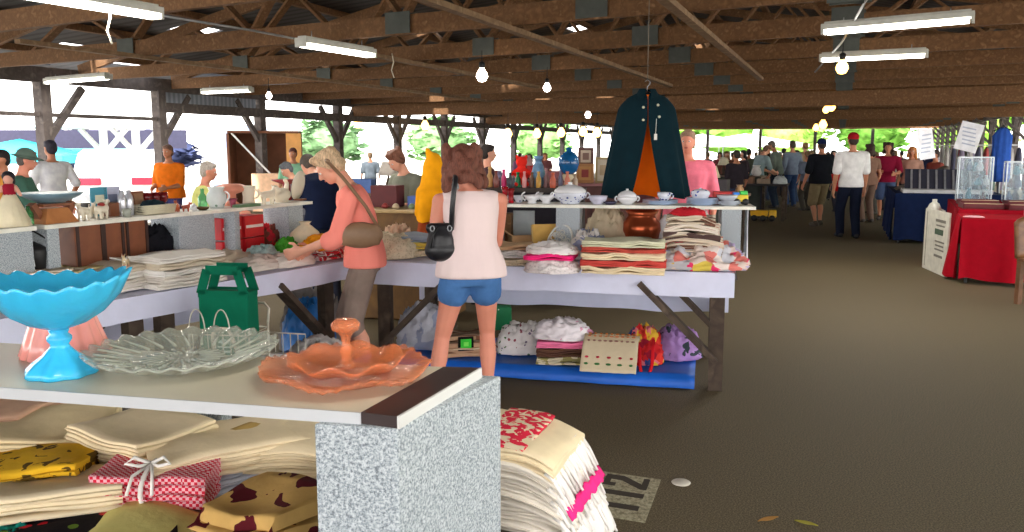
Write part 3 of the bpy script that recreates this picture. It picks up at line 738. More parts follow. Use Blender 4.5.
p = onp(524, 352); heap_thing('white cushion with small flowers lying on the tarpaulin', (p.x, p.y + .02, ZP), YM + .35, .40, .26, .21, cl('floral_cushion', (222, 216, 214), kind='spots', ks=24, cols=((150, 80, 90), (90, 120, 80), (120, 110, 130)), thr=.42), 8, amp=.2, cat='cushion', name='cushion')
p = onp(563, 362)
ms = cl('brown_tan_stripe', (92, 62, 50), kind='stripe', ks=22, cols=((170, 132, 96), (60, 40, 40)), thr=.4)
zz = ZP
for t, m, lb in ((.05, cl('pale_rag', (206, 196, 170), kind='blotch', ks=14, cols=((150, 140, 90),)), 'pale folded cloth at the bottom of the pile beside the flowered canvas'), (.06, ms, 'brown striped folded cloth in the pile beside the flowered canvas'), (.05, cl('soft_pink', (232, 120, 160)), 'pink folded cloth in the pile beside the flowered canvas')):
    fold_thing(lb, (p.x, p.y + .03, zz + .001), YM + .12, .36, .26, t, m, 3, int(zz * 100), wav=.01); zz += t + .003
heap_thing('white crumpled cloth with pale pink on top of the pile beside the flowered canvas', (p.x, p.y + .04, zz), YM + .1, .40, .28, .13, cl('white_pinkish', (228, 220, 224), kind='blotch', ks=7, cols=((214, 150, 176),), thr=.36), 9)
# embroidered canvas draped over the front of the platform
p = onp(611, 372)
mcv = cl('embroidered_canvas', (206, 190, 160), var=.05)
cv = T('embroidered_canvas', 'beige canvas cloth embroidered with rows of flowers, draped over a bundle', 'cloth', (p.x, p.y + .06, ZP), YM)
b = MB()
b.grid(20, 20, lambda u, v: ((u - .5) * .37, -.15 + .34 * v - (.0 if v > .2 else 0), .02 + .20 * math.sin(min(1, v * 1.25) * PI / 2) ** 1.0 - (.06 * max(0, (v - .75) / .25)) + .006 * noise.noise(V3((u * 6, v * 6, 1)))))
b.build('cloth', mcv, cv, solid=.006)
heap_mb(.30, .22, .15, 77).xf(Matrix.Translation((0, .05, 0))).build('bundle_inside', beige[3], cv)
def canvas_pt(u, v): return ((u - .5) * .37, -.15 + .34 * v, .026 + .20 * math.sin(min(1, v * 1.25) * PI / 2))
rnd = random.Random(4)
for nm, c, v0, n in (('flower_stitch', (190, 60, 76), .2, 5), ('leaf_stitch', (70, 120, 70), .1, 5), ('flower_stitch', (196, 120, 60), .72, 9), ('flower_stitch', (150, 110, 100), .5, 9), ('flower_stitch', (200, 130, 90), .62, 9)):
    b = MB()
    for k in range(n):
        c0 = V3(canvas_pt(.1 + .8 * k / (n - 1), v0)); r = .018 if n == 5 else .014
        b.ell(c0, (r * rnd.uniform(.6, 1.1), r * .8, r * .4), n=8, k=4)
    b.build(nm, cl('stitch_%d_%d' % (c[0], c[1]), c), cv)
p = onp(648, 368); o = T('red_strap_bag', 'red patterned cloth bag with a long red strap hanging over the platform edge', 'bag', (p.x - .005, p.y + .16, ZP), YM + .2)
heap_mb(.26, .22, .24, 31, amp=.4).build('body', cl('red_multi', (198, 40, 44), kind='patch', ks=18, cols=((230, 180, 60), (60, 70, 130), (226, 120, 130), (150, 30, 50), (220, 60, 50))), o)
MB().tube([(-.06, -.08, .17), (-.05, -.15, .12), (-.05, -.19, .03), (-.045, -.215, -.02), (-.02, -.225, -.05), (.01, -.222, -.03), (.03, -.2, .04), (.04, -.16, .12), (.05, -.1, .18)], [.012] * 9, 8).build('strap', cl('red_strap', (206, 30, 40)), o)
p = onp(678, 358); heap_thing('lilac and dark print cloth heaped at the platform end', (p.x, p.y + .05, ZP), YM + .3, .34, .30, .21, cl('lilac', (168, 132, 190), kind='blotch', ks=9, cols=((60, 70, 76),), thr=.4), 12, amp=.4)

# ------------------------------------------------------------------ linens on the main table
ZM = .787
def solve_px(fn, px, lo, hi, z):
    """parameter s of the point fn(s) that projects to column px"""
    def col(m):
        q = fn(m); yy = q.y * math.cos(PITCH) - (z - EYE) * math.sin(PITCH); return 512 + F * q.x / yy
    up = col(hi) > col(lo)
    for _ in range(50):
        m = (lo + hi) / 2
        if (col(m) < px) == up: lo = m
        else: hi = m
    return fn(lo)
def mbk(px, back): return solve_px(lambda q: mw(q, back, ZM), px, -1, 4, ZM)
def onm(px, py): return pt(px, py, ZM)
M_lace = cl('cream_lace', (222, 206, 178), kind='lace', ks=60, cols=((180, 160, 130),), thr=.5)
p = onm(383, 258); heap_thing('cream lace heap hanging over the near end of the white-sheeted table', (p.x, p.y + .05, ZM), .2, .50, .36, .17, M_lace, 14)
p = mbk(398, .55); heap_thing('peach crumpled cloth lying behind the cream lace', (p.x, p.y, ZM), .5, .24, .26, .2, cl('peach', (226, 188, 160)), 15)
p = onm(417, 256)
zz = ZM
for t, m, lb in ((.05, M_lace, 'cream lace folded under the yellow cloth beside the black handbag'), (.05, cl('yellow_blue', (214, 186, 84), kind='stripe', ks=14, cols=((150, 160, 176), (226, 214, 180)), thr=.5), 'yellow and blue-grey striped folded cloth beside the black handbag'), (.04, cl('bluegrey_cloth', (150, 158, 170)), 'blue-grey folded cloth topmost beside the black handbag')):
    fold_thing(lb, (p.x, p.y + .06, zz + .001), YM + .5, .3, .26, t, m, 3, int(zz * 91), wav=.012); zz += t + .003
p = onm(516, 266); zz = ZM
for t, m, lb in ((.05, M_lace, 'cream lace folded at the bottom beside the pink and white bundle'), (.05, cl('white_doily', (226, 222, 220), kind='lace', ks=50, cols=((190, 186, 186),)), 'white doily folded on cream lace beside the pink and white bundle'), (.03, cl('tan_napkin', (206, 172, 136)), 'tan napkin lying topmost beside the pink and white bundle')):
    fold_thing(lb, (p.x, p.y + .1, zz + .001), YM + .3, .26, .24, t, m, 3, int(zz * 77), wav=.012); zz += t + .003
p = onm(553, 272); zz = ZM
heap_thing('white lace bundle at the bottom, overhanging the table front', (p.x, p.y + .04, ZM), YM, .34, .3, .095, cl('white_lace', (226, 218, 216), kind='lace', ks=55, cols=((186, 176, 178),)), 16, amp=.2)
fold_thing('hot pink folded cloth sandwiched between two white cloths', (p.x - .01, p.y + .05, ZM + .082), YM, .32, .27, .035, cl('hot_pink', (240, 50, 130)), 3, 17, wav=.012)
heap_thing('white flowered cloth on top of the hot pink one', (p.x, p.y + .07, ZM + .115), YM, .33, .28, .07, cl('white_sprig', (228, 224, 222), kind='spots', ks=22, cols=((150, 170, 150), (200, 150, 160)), thr=.26), 18, amp=.2)
p = onm(625, 273); zz = ZM
SR = cl('red_white_stripe', (206, 56, 50), kind='stripe', ks=9, cols=((222, 206, 180), (196, 70, 60)), thr=.35)
for t, m, lb in ((.045, beige[2], 'cream folded cloth, lowest of the striped pile at the table front'), (.04, cl('red_cream', (200, 76, 68)), 'red folded cloth second from the bottom of the striped pile at the table front'), (.045, beige[2], 'cream folded cloth third from the bottom of the striped pile at the table front'), (.03, cl('brick', (196, 84, 70)), 'brick red folded cloth fourth from the bottom of the striped pile at the table front'), (.04, cl('sage_cream', (206, 204, 176)), 'sage cream folded cloth topmost of the striped pile at the table front')):
    fold_thing(lb, (p.x, p.y + .06, zz + .001), YM + .04, .53, .30, t, m, 3, int(zz * 55), wav=.014); zz += t + .002
p = mbk(622, .42); zz = ZM
for t, m, lb in ((.055, cl('red_plaid_dark', (150, 40, 44), kind='stripe', ks=16, cols=((90, 60, 50), (196, 150, 120)), thr=.45), 'dark red plaid folded cloth, lower of two behind the striped pile'), (.055, cl('red_plaid', (190, 52, 50), kind='stripe', ks=13, cols=((120, 90, 60), (206, 190, 160)), thr=.5), 'red plaid folded cloth, upper of two behind the striped pile'), (.035, cl('grey_sage', (166, 160, 140)), 'sage folded cloth lying on the red plaid')):
    fold_thing(lb, (p.x, p.y, zz + .001), YM + .1, .42, .22, t, m, 3, int(zz * 33), wav=.012); zz += t + .003
p = mbk(588, .40); heap_thing('blue and white printed cloth crumpled beside the oval trivet', (p.x, p.y, ZM), YM, .26, .2, .2, cl('blue_white_print', (150, 156, 186), kind='blotch', ks=11, cols=((226, 220, 216),), thr=.5), 19, amp=.4)
p = onm(592, 258); heap_thing('small yellow cloth in front of the blue and white printed cloth', (p.x, p.y + .02, ZM), YM, .13, .1, .14, cl('bright_yellow', (226, 206, 50)), 20)
p = mbk(659, .42); zz = ZM
for t, m, lb in ((.06, cl('tan_towel', (176, 150, 124), kind='stripe', ks=11, cols=((150, 110, 86),), thr=.7), 'tan striped towel, lower of two beside the big towel pile'), (.06, cl('tan_towel2', (190, 164, 132), kind='stripe', ks=12, cols=((176, 90, 70),), thr=.75), 'tan striped towel, upper of two beside the big towel pile')):
    fold_thing(lb, (p.x, p.y, zz + .001), YM + .35, .22, .26, t, m, 3, int(zz * 21), wav=.012); zz += t + .003
# big towel pile on a crumpled quilt
M_quilt = cl('patch_quilt', (226, 206, 196), kind='patch', ks=11, cols=((236, 60, 110), (226, 200, 90), (186, 170, 206), (236, 222, 214), (228, 130, 120), (206, 206, 214)))
p = onm(700, 270); heap_thing('patchwork quilt in pink and yellow crumpled over the table corner', (p.x + .03, p.y + .2, ZM), YM, .62, .55, .16, M_quilt, 21, amp=.45, cat='quilt', name='patchwork_quilt')
zz = ZM + .105
TWL = [cl('towel_stripe%d' % i, c, kind='stripe', ks=k, cols=cc, thr=.55) for i, (c, k, cc) in enumerate((((214, 200, 178), 9, ((120, 84, 70), (226, 214, 196))), ((222, 206, 186), 12, ((196, 90, 80), (226, 214, 196))), ((206, 190, 170), 8, ((90, 70, 66), (222, 210, 190))), ((222, 210, 190), 13, ((190, 100, 90), (230, 220, 206)))))]
for i in range(5):
    t = .05
    fold_thing(labs(5, 'cream striped towel, %s of the tall pile on the patchwork quilt')[i], (p.x - .02 + .012 * (i % 2), p.y + .22, zz + .001), YM + .06 * (i % 3 - 1), .44 - .03 * i, .32, t, TWL[i % 4], 3, 80 + i, bend=lambda x, y: -.7 * x * x, wav=.02, group='striped towels on the quilt'); zz += t - .004
heap_thing('small red cloth on top of the tall striped towel pile', (p.x - .04, p.y + .24, zz - .01), YM, .24, .18, .06, cl('red_top', (196, 40, 50)), 24)
# oval white trivet and yellow book propped up
p = mbk(559, .36); o = T('openwork_trivet', 'oval white openwork trivet propped up behind the white bundle', 'trivet', (p.x, p.y, ZM), YM + .1); o.rotation_euler = (R(-14), 0, YM)
b = MB(); b.tube([(.085 * math.cos(a) + .02 * math.sin(a), 0, .125 + .12 * math.sin(a)) for a in [2 * PI * k / 36 for k in range(36)]], .009, 6, True); b.build('rim', mat('pale_silver', (206, 204, 196), .4, .3), o)
b = MB(); rnd = random.Random(3)
for k in range(26):
    a = rnd.uniform(0, 6.28); r = math.sqrt(rnd.random()) * .85; c = V3((.07 * r * math.cos(a) + .016 * r * math.sin(a), 0, .125 + .105 * r * math.sin(a)))
    b.tube([c + V3((math.cos(t) * .018, 0, math.sin(t) * .018)) for t in [2 * PI * q / 8 for q in range(8)]], .0045, 5, True)
b.build('openwork', mat('pale_silver', (206, 204, 196), .4, .3), o)
p = mbk(545, .42); o = T('book', 'old book with yellowed cover leaning behind the oval trivet', 'book', (p.x, p.y, ZM), YM + .9); o.rotation_euler = (R(-12), 0, YM + .5)
MB().box((0, 0, .12), (.17, .03, .23)).build('pages', mat('old_paper', (220, 196, 140), .8), o)
for s in (-1, 1): MB().box((.004, s * .018, .12), (.18, .006, .24)).build('cover', mat('mustard_cover', (206, 164, 84), .7), o)

def crate(name, label, cat, loc, rz, d, m, flaps=False, t=.012):
    o = T(name, label, cat, loc, rz)
    x, y, z = d; b = MB()
    b.box((0, 0, t / 2), (x, y, t))
    for s in (-1, 1): b.box((s * (x - t) / 2, 0, z / 2), (t, y, z)); b.box((0, s * (y - t) / 2, z / 2), (x - 2 * t, t, z))
    b.build('box_body', m, o)
    if flaps:
        for s in (-1, 1):
            f = MB(); f.bar((s * x / 2, 0, z), (s * (x / 2 + .07), 0, z + .05), y * .95, .006, up=(0, 0, 1)); f.build('flap', m, o)
    return o
M_card = mat('cardboard', (176, 138, 98), .85, var=.08)
p = mbk(522, .58); crate('cardboard_box', 'open cardboard box under the china shelf beside the tank-top woman', 'box', (p.x, p.y, ZM), YM + .5, (.2, .18, .15), M_card, True)
p = mbk(506, .62); o = MB().box((0, 0, .15), (.1, .1, .3)).build('wooden_box', M_wood, bevel=.004); at(o, (p.x, p.y, ZM), YM); tag(o, 'brown upright wooden box under the china shelf next to the tank-top woman', 'box')

# ------------------------------------------------------------------ china shelf above the main table
sx0, sx1 = -.25, 1.66
def shy(x): return 6.08 - .155 * (x + .25)
YS = math.atan2(-.155, 1)
ss = T('shelf_board', 'white shelf board full of blue and white china, under the hanging cape', 'shelf board', (sx0, shy(sx0), ZB - .02), YS)
LSH = (sx1 - sx0) / math.cos(YS)
MB().box((LSH / 2, .15, .01), (LSH, .3, .02)).build('board', M_white, ss, bevel=.002)
MB().box((LSH / 2, -.002, .01), (LSH, .006, .022)).build('edging', mat('cream_edging', (232, 230, 218), .4), ss)
def onshelf(px, back=.12):
    x = 0
    for _ in range(20): x = (px - 512) / F * (shy(x) + back)
    return V3((x, shy(x) + back, ZB))
for px0, px1, lb in ((556, 580, 'pale grey speckled block holding the china shelf behind the oval trivet'), (722, 742, 'pale grey speckled block at the aisle end of the china shelf'), (487, 500, 'pale grey speckled block under the china shelf hidden beside the tank-top woman')):
    a = onshelf(px0, .02); c = onshelf(px1, .02)
    o = MB().box((0, .13, (ZB - .021 - ZM) / 2), ((c - a).length, .26, ZB - .021 - ZM)).build('support_block', M_granite, bevel=.003)
    at(o, ((a.x + c.x) / 2, (a.y + c.y) / 2, ZM), YS); tag(o, lb, 'support block')
tag(at(MB().box((0, 0, .16), (.16, .02, .32)).build('grey_panel', mat('grey_panel', (150, 156, 158), .6), bevel=.002), onshelf(524, .26) - V3((0, 0, ZB - ZM)), YS), 'grey panel standing under the china shelf behind the cardboard box', 'panel')
M_china = mat('white_china', (226, 226, 230), .2, var=.03, coat=.3)
M_bw = mat('blue_white_china', (216, 220, 232), .2, kind='spots', ks=34, cols=((44, 60, 140), (70, 90, 170)), thr=.44, coat=.3)
M_bluec = mat('pale_blue_china', (172, 190, 216), .25, var=.06, coat=.3)
def pot(name, label, cat, loc, prof, m, parts=(), seg=24, rz=0):
    """china piece: body by lathe; parts = [(name, MB, mat)]"""
    o = T(name, label, cat, loc, rz)
    MB().lathe(prof, seg).build('body', m, o)
    for nm, b, mm in parts: b.build(nm, mm, o)
    return o
def lidp(r, z, h): return MB().lathe([(r, z), (r * .95, z + h * .25), (r * .7, z + h * .55), (r * .25, z + h * .75), (r * .1, z + h * .8), (r * .16, z + h * .92), (r * .1, z + h), (.001, z + h)], 24)
def handle(x, z, r, t=.006, s=1): return MB().tube([(x + s * r * math.sin(a), 0, z + r * math.cos(a)) for a in [PI * k / 10 for k in range(11)]], t, 6)
# big tureen with blue band
p = onshelf(570, .13); o = pot('soup_tureen', 'long white tureen with blue flowers and a domed lid, at the shelf middle', 'tureen', p, [(.06, 0), (.07, .005), (.075, .02), (.118, .045), (.126, .075), (.124, .08), (.001, .075)], M_bw, [('lid', lidp(.118, .08, .075), M_china), ('handle', handle(.12, .06, .02), M_china), ('handle', handle(-.12, .06, .02, s=-1), M_china)])
p = onshelf(627, .12); pot('sugar_bowl', 'small white lidded tureen in front of the cape', 'tureen', p, [(.04, 0), (.045, .01), (.07, .03), (.074, .05), (.07, .056), (.001, .055)], M_china, [('lid', lidp(.068, .056, .055), M_china), ('handle', handle(.07, .04, .016), M_china), ('handle', handle(-.07, .04, .016, s=-1), M_china)])
p = onshelf(598, .11); lathe_thing('china_bowl', 'plain pale china bowl between the two white tureens', 'bowl', p, [(.035, 0), (.04, .008), (.06, .03), (.068, .06), (.064, .06), (.05, .02), (.001, .012)], mat('lilac_white_china', (206, 204, 222), .25))
# gravy boats
for px, rz, lb in ((532, .2, 'white gravy boat with a curled handle, nearer the red vases'), (546, -.2, 'white gravy boat lying closer to the long tureen')):
    p = onshelf(px, .12); o = T('gravy_boat', lb, 'gravy boat', p, rz)
    MB().lathe([(.03, 0), (.034, .006), (.028, .016), (.05, .035), (.058, .06), (.053, .06), (.045, .036), (.001, .022)], 28, mod=lambda a, r, z, i: (r * (1 + (.45 * max(0, math.cos(a)) ** 3 if z > .02 else 0)), z + (.018 * max(0, math.cos(a)) ** 3 if z > .03 else 0))).build('body', M_china, o)
    handle(-.05, .055, .026, .005, -1).build('handle', M_china, o)
for px, bk, r, h, m, lb, cat in ((505, .1, .02, .12, mat('red_glass', (196, 24, 40), .08, trans=.5), 'tall red glass vase, left of the two beside the gravy boats', 'vase'), (511, .14, .022, .105, mat('red_glass', (196, 24, 40), .08, trans=.5), 'shorter red glass vase right behind the tall red one', 'vase')):
    p = onshelf(px, bk); lathe_thing('glass_vase', lb, cat, p, [(r * .9, 0), (r, .005), (r * .8, h * .3), (r, h * .7), (r * 1.3, h), (r * 1.15, h), (r * .8, h * .6), (.001, .02)], m)
for px, bk, lb in ((503, .2, 'small blue and white cup behind the red vases, left'), (519, .2, 'small blue and white cup behind the gravy boats')):
    p = onshelf(px, bk); pot('china_cup', lb, 'cup', p, [(.022, 0), (.024, .006), (.036, .03), (.04, .052), (.036, .052), (.001, .01)], M_bw, [('handle', handle(.037, .03, .016, .004), M_bw)])
o = None
p = onshelf(518, .22); lathe_thing('red_bowl', 'red round bowl behind the red vases', 'bowl', V3((p.x + .02, p.y + .0, ZB + .001)), [(.03, 0), (.05, .02), (.06, .06), (.055, .06), (.04, .02), (.001, .01)], plain((190, 40, 36), .3)) if False else None
# stacked plates with cup
def plates(px, bk, n, r, lb, m, grp, base=0):
    p = onshelf(px, bk); z = ZB + base
    for i in range(n):
        lathe_thing('china_plate', (lb % (['bottom', 'second', 'third', 'fourth', 'fifth', 'sixth'][i] if i < n - 1 else 'topmost')), 'plate', V3((p.x, p.y, z)), [(r * .55, 0), (r * .6, .004), (r, .014), (r, .017), (r * .6, .008), (.001, .007)], m, 28, group=grp); z += .009
    return z + .004
z = plates(660, .13, 3, .125, 'pale blue plate, %s of three below the blue and white cup', M_bluec, 'plates under the cup')
p = onshelf(664, .13); pot('china_cup', 'blue and white cup standing on the plates beside the cape hem', 'cup', V3((p.x, p.y, z - .004)), [(.026, 0), (.03, .006), (.046, .03), (.05, .06), (.046, .06), (.001, .012)], M_bw, [('handle', handle(.046, .034, .018, .005), M_bw)])
z = plates(702, .13, 5, .11, 'pale blue plate, %s of five in the pile right of the cape', M_bluec, 'plates right of the cape')
p = onshelf(700, .13); pot('lidded_dish', 'blue and white lidded dish on the plate pile right of the cape', 'dish', V3((p.x, p.y, z - .004)), [(.05, 0), (.055, .006), (.066, .03), (.068, .045), (.001, .044)], M_bw, [('lid', lidp(.064, .045, .03), M_bw)])
z = plates(728, .13, 3, .085, 'pale grey plate, %s of three at the aisle end of the shelf', mat('grey_china', (190, 196, 206), .25), 'plates at the shelf end')
lathe_thing('china_bowl', 'white and grey bowl on the plates at the aisle end of the shelf', 'bowl', onshelf(727, .13) + V3((0, 0, z - ZB - .004)), [(.04, 0), (.07, .03), (.075, .045), (.07, .045), (.001, .01)], mat('grey_china', (190, 196, 206), .25))
lathe_thing('glass_ashtray', 'small dark dish next to the pale bowl on the china shelf', 'dish', onshelf(610, .08), [(.03, 0), (.045, .01), (.05, .022), (.04, .02), (.001, .008)], plain((70, 66, 90), .2))
# under-shelf things on the main table
p = mbk(641, .82); o = T('copper_pot', 'round copper pot with a flared neck under the china shelf', 'pot', (p.x, p.y, ZM), 0)
MB().lathe([(.10, 0), (.11, .01), (.115, .04), (.1, .06), (.09, .07), (.13, .12), (.148, .18), (.14, .23), (.105, .27), (.10, .29), (.125, .32), (.12, .32), (.095, .29), (.001, .1)], 32).build('body', mat('copper', (176, 84, 50), .28, .75, var=.1), o)
p = mbk(668, .84); at(tag(lathe_thing('white_vase', 'white rounded vase beside the copper pot under the china shelf', 'vase', V3((p.x, p.y, ZM)), [(.05, 0), (.07, .06), (.085, .15), (.07, .24), (.04, .29), (.035, .29), (.06, .2), (.001, .03)], M_china), 'white rounded vase beside the copper pot under the china shelf', 'vase'), (p.x, p.y, ZM))
p = mbk(606, .82); heap_thing('cream cloth bundle with dark spots under the china shelf behind the plaid', (p.x, p.y, ZM), 0, .34, .26, .34, cl('cream_bundle', (206, 188, 160), kind='spots', ks=8, cols=((110, 70, 60),), thr=.2), 41, amp=.25)
p = mbk(693, .86); heap_thing('white cloth with dark dots under the china shelf behind the towel pile', (p.x, p.y, ZM), 0, .26, .26, .36, cl('white_dots', (222, 220, 222), kind='spots', ks=12, cols=((50, 60, 70),), thr=.2), 42, amp=.2)
# white cloth hanging at the aisle end of the shelf
a = onshelf(745, .1); o = MB().grid(6, 12, lambda u, v: (.02 + .012 * math.sin(u * 9) * v, -.08 + .16 * u, -.02 - .36 * v)).build('hanging_cloth', cl('white_hang', (214, 216, 222)), solid=.005); at(o, (a.x - .005, a.y, ZB + .006), YS)
tag(o, 'white cloth strip hanging down beside the aisle end of the china shelf', 'cloth')
# toys at the aisle end of the shelf
p = onshelf(724, .25); o = MB().box((0, 0, .045), (.16, .1, .09)).build('toy_box', mat('red_box', (206, 44, 40), .4, kind='spots', ks=14, cols=((240, 220, 200),), thr=.22), bevel=.004); at(o, p, YS); tag(o, 'red and white box at the aisle end of the shelf behind the pale bowl', 'box')
p = onshelf(740, .16); o = T('toy_truck', 'small toy with yellow, lime and blue parts at the very end of the china shelf', 'toy', p, YS + .1)
MB().box((0, 0, .05), (.1, .06, .05)).build('body', plain((226, 200, 40), .4), o, bevel=.008); MB().box((.02, 0, .085), (.05, .055, .03)).build('cab', plain((60, 200, 80), .4), o, bevel=.006); MB().box((-.03, 0, .08), (.04, .055, .02)).build('tray', plain((40, 130, 226), .4), o, bevel=.004)
for x in (-.03, .03):
    for s in (-1, 1): MB().lathe([(.004, -.008), (.022, -.008), (.024, 0), (.022, .008), (.004, .008)], 14, m=Matrix.Rotation(PI / 2, 3, 'X'), c=(x, s * .032, .024)).build('wheel', M_black, o)

# ------------------------------------------------------------------ cape on a hanger
M_cape = cl('dark_teal_wool', (12, 36, 44), var=.1, bump=.15); M_lining = cl('orange_lining', (238, 112, 16), var=.06)
cd = 6.62
pb = dp(645, 197, cd); ptp = dp(645, 93, cd); hgt = ptp.z - pb.z
cp = T('cape', 'dark teal wool cape with orange lining hanging open from the roof beam', 'cape', (pb.x, cd, pb.z), R(-4))
def capeR(t):  # half width at height fraction t (0 hem .. 1 neck)
    if t > .86: return .075 + (.215 - .075) * ((1 - t) / .14) ** .6
    return .215 + (.335 - .215) * ((.86 - t) / .86) ** .9
def cape_pt(u, t, inset=0):
    # u 0..1 goes from the front opening round the back to the front opening
    gap = .015 if t > .72 else .015 + .33 * (.72 - t) / .72
    a = -PI / 2 + gap + (2 * PI - 2 * gap) * u
    fold = 1 + (.05 * (1 - t)) * math.sin(u * 2 * PI * 11)
    r = capeR(t) - inset
    return V3((r * math.cos(a) * fold, (r * .45) * math.sin(a) * fold, hgt * t + (.0 if t > .1 else .01 * math.sin(u * 40))))
MB().grid(96, 26, lambda u, v: cape_pt(u, v)).build('wool', M_cape, cp)
MB().grid(96, 26, lambda u, v: cape_pt(u, v * .99, .012)).build('lining', M_lining, cp)
MB().grid(30, 5, lambda u, v: V3(((.062 + .05 * v) * math.cos(-PI / 2 + .25 + (2 * PI - .5) * u), (.05 + .045 * v) * math.sin(-PI / 2 + .25 + (2 * PI - .5) * u) - .0, hgt * 1.0 + .03 - .085 * v))).build('collar', M_cape, cp, solid=.006)
MB().tube([(-.03, -.0, hgt * .985), (0, -.045, hgt * .955), (.03, 0, hgt * .985)], .022, 8).build('collar_lining', M_lining, cp)
for x, t in ((-.035, .86), (-.035, .74), (.085, .77), (.075, .88)):
    q = capeR(t); MB().ell((x, -q * .45 * math.sqrt(max(.1, 1 - (x / q) ** 2)) - .006, hgt * t), (.011, .006, .011), n=10, k=6).build('button', mat('brass_button', (214, 206, 180), .3, .6), cp)
q = capeR(.6)
o = MB().box((.055, -.165, hgt * .58), (.022, .003, .045)); o.tube([(.055, -.165, hgt * .605), (.06, -.15, hgt * .75)], .002, 5); o.build('price_tag', plain((226, 222, 214), .7), cp)
hg = T('coat_hanger', 'dark hanger with a string tied to the roof beam, holding the cape', 'hanger', (pb.x, cd, ptp.z), R(-4))
MB().tube([(-.16, 0, -.05), (-.08, 0, -.015), (0, 0, .005), (.08, 0, -.015), (.16, 0, -.05)], .009, 8).build('bar', plain((50, 36, 28)), hg)
MB().tube([(0, 0, .0), (0, 0, .05), (.018, 0, .065), (.02, 0, .085), (0, 0, .1), (-.02, 0, .085)], .003, 6).build('hook', M_metal, hg)
MB().tube([(0, 0, .1), (0, 0, 2.74 - ptp.z)], .003, 5).build('string', plain((120, 110, 96), .8), hg)

# ================================================================== side linen table running toward the near stall
dF = V3((-.516, -.857)); dL = V3((-.857, .516)); OL = V3((-1.12, 6.02))
LL, WL = 3.75, 1.15; YL = math.atan2(-.857, -.516)
def lw(s, back, z=0):
    q = OL + dF * s + dL * back; return V3((q.x, q.y, z))
lt = T('trestle_table', 'timber trestle table under a white sheet running beside the pink-shirted woman', 'table', (OL.x, OL.y, 0), YL)
def lbk(px, back): return solve_px(lambda q: lw(q, back, ZM), px, -1, 3.6, ZM)
# local +x along dF; local -y is dL side? rotate: x->dF, y->(-dF.y,dF.x)
ysg = 1 if V3((-dF.y, dF.x)).dot(dL) > 0 else -1
def ll(s, back, z): return V3((s, back * ysg, z))
b = MB()
for k in range(4): b.box(ll(LL / 2, .12 + k * .236, .755), (LL, .225, .04))
b.build('tabletop', M_oldwood, lt)
for s_, sg in ((.25, 1), (1.55, -1), (1.75, 1), (LL - .15, -1)):
    for y in (.06, WL - .06):
        MB().box(ll(s_, y, .367), (.09, .07, .734)).build('leg', M_oldwood, lt)
        MB().bar(ll(s_, y - .05, .2), ll(s_ + sg * .5, y - .05, .7), .035, .11, up=(0, 1, 0)).build('brace', M_oldwood, lt)
dr = [.13, .13, .5, .05]
if ysg < 0: dr = [.5, .13, .13, .05]
o = cloth_drop_mb(LL + .02, WL + .02, dr, 5, amp=.006, nfold=5).build('table_sheet', M_sheet); at(o, lw(LL / 2, WL / 2, .781), YL)
tag(o, 'white sheet over the side table beside the pink-shirted woman', 'tablecloth')
# end table beyond frame edge joins on (white sheet hanging low behind the pink vase)
# shelves above the side table
dS = V3((-.431, -.902)).normalized(); dB = V3((-.902, .431)).normalized(); OS = V3((-1.40, 6.0)) + dB * .25; YSH = math.atan2(dS.y, dS.x)
ssg = 1 if V3((-dS.y, dS.x)).dot(dB) > 0 else -1
def sw(s, back, z): q = OS + dS * s + dB * back; return V3((q.x, q.y, z))
def s_at(px, back=.12):
    k = (px - 512) / F / math.cos(PITCH) * 1.0
    # find s so that projected px matches
    lo, hi = -.6, 3.6
    for _ in range(50):
        m = (lo + hi) / 2; q = sw(m, back, ZB)
        yy = q.y * math.cos(PITCH) - (ZB - EYE) * math.sin(PITCH)
        if 512 + F * q.x / yy > px: lo = m
        else: hi = m
    return lo
def onl(px, back=.12): return sw(s_at(px, back), back, ZB)
for pa, pb_, lb in ((312, 190, 'white shelf board over the side table carrying the white figurines'), (189, 44, 'white shelf board over the side table carrying the grey pedestal bowl and glassware'), (36, -60, 'white shelf board end at the frame edge carrying the cream-skirted doll')):
    s0, s1 = s_at(pa, 0), s_at(pb_, 0)
    o = T('shelf_board', lb, 'shelf board', sw(s0, 0, ZB - .02), YSH)
    MB().box(((s1 - s0) / 2, ssg * .14, .01), (s1 - s0, .28, .02)).build('board', M_white, o, bevel=.002)
    MB().box(((s1 - s0) / 2, -ssg * .002, .01), (s1 - s0, .006, .022)).build('edging', mat('cream_edging', (232, 230, 218), .4), o)
for px, wd, lb in ((296, .16, 'pale speckled block under the shelf end nearest the pink-shirted woman'), (237, .05, 'narrow pale speckled block beside the red boxes'), (197, .30, 'wide pale speckled block where two shelf boards meet'), (53, .07, 'grey speckled block beside the black lantern'), (12, .22, 'broad grey speckled block at the frame edge under the doll')):
    s_ = s_at(px, .02); o = MB().box((0, ssg * .13, (ZB - .021 - ZM) / 2), (wd, .24, ZB - .021 - ZM)).build('support_block', M_granite, bevel=.003)
    at(o, sw(s_, .015, ZM), YSH); tag(o, lb, 'support block')
M_redbox = mat('red_crate', (206, 24, 36), .45, var=.1); 
for i, (px, z0, lb) in enumerate(((222, 0, 'red box lower left under the figurine shelf'), (222, .16, 'red box upper left under the figurine shelf'), (245, 0, 'red box lower right under the figurine shelf'), (245, .16, 'red box upper right under the figurine shelf'))):
    s_ = s_at(px, .2); o = T('red_box', lb, 'box', sw(s_, .2, ZM + z0), YSH)
    MB().box((0, 0, .075), (.19, .16, .15)).build('box_body', M_redbox, o, bevel=.004); MB().box((0, -ssg * .081, .075), (.17, .004, .02)).build('white_stripe', plain((230, 220, 216)), o)
M_brbox = mat('brown_veneer', (142, 84, 50), .5, kind='wood', cols=((118, 66, 40), (160, 100, 62)), ks=4)
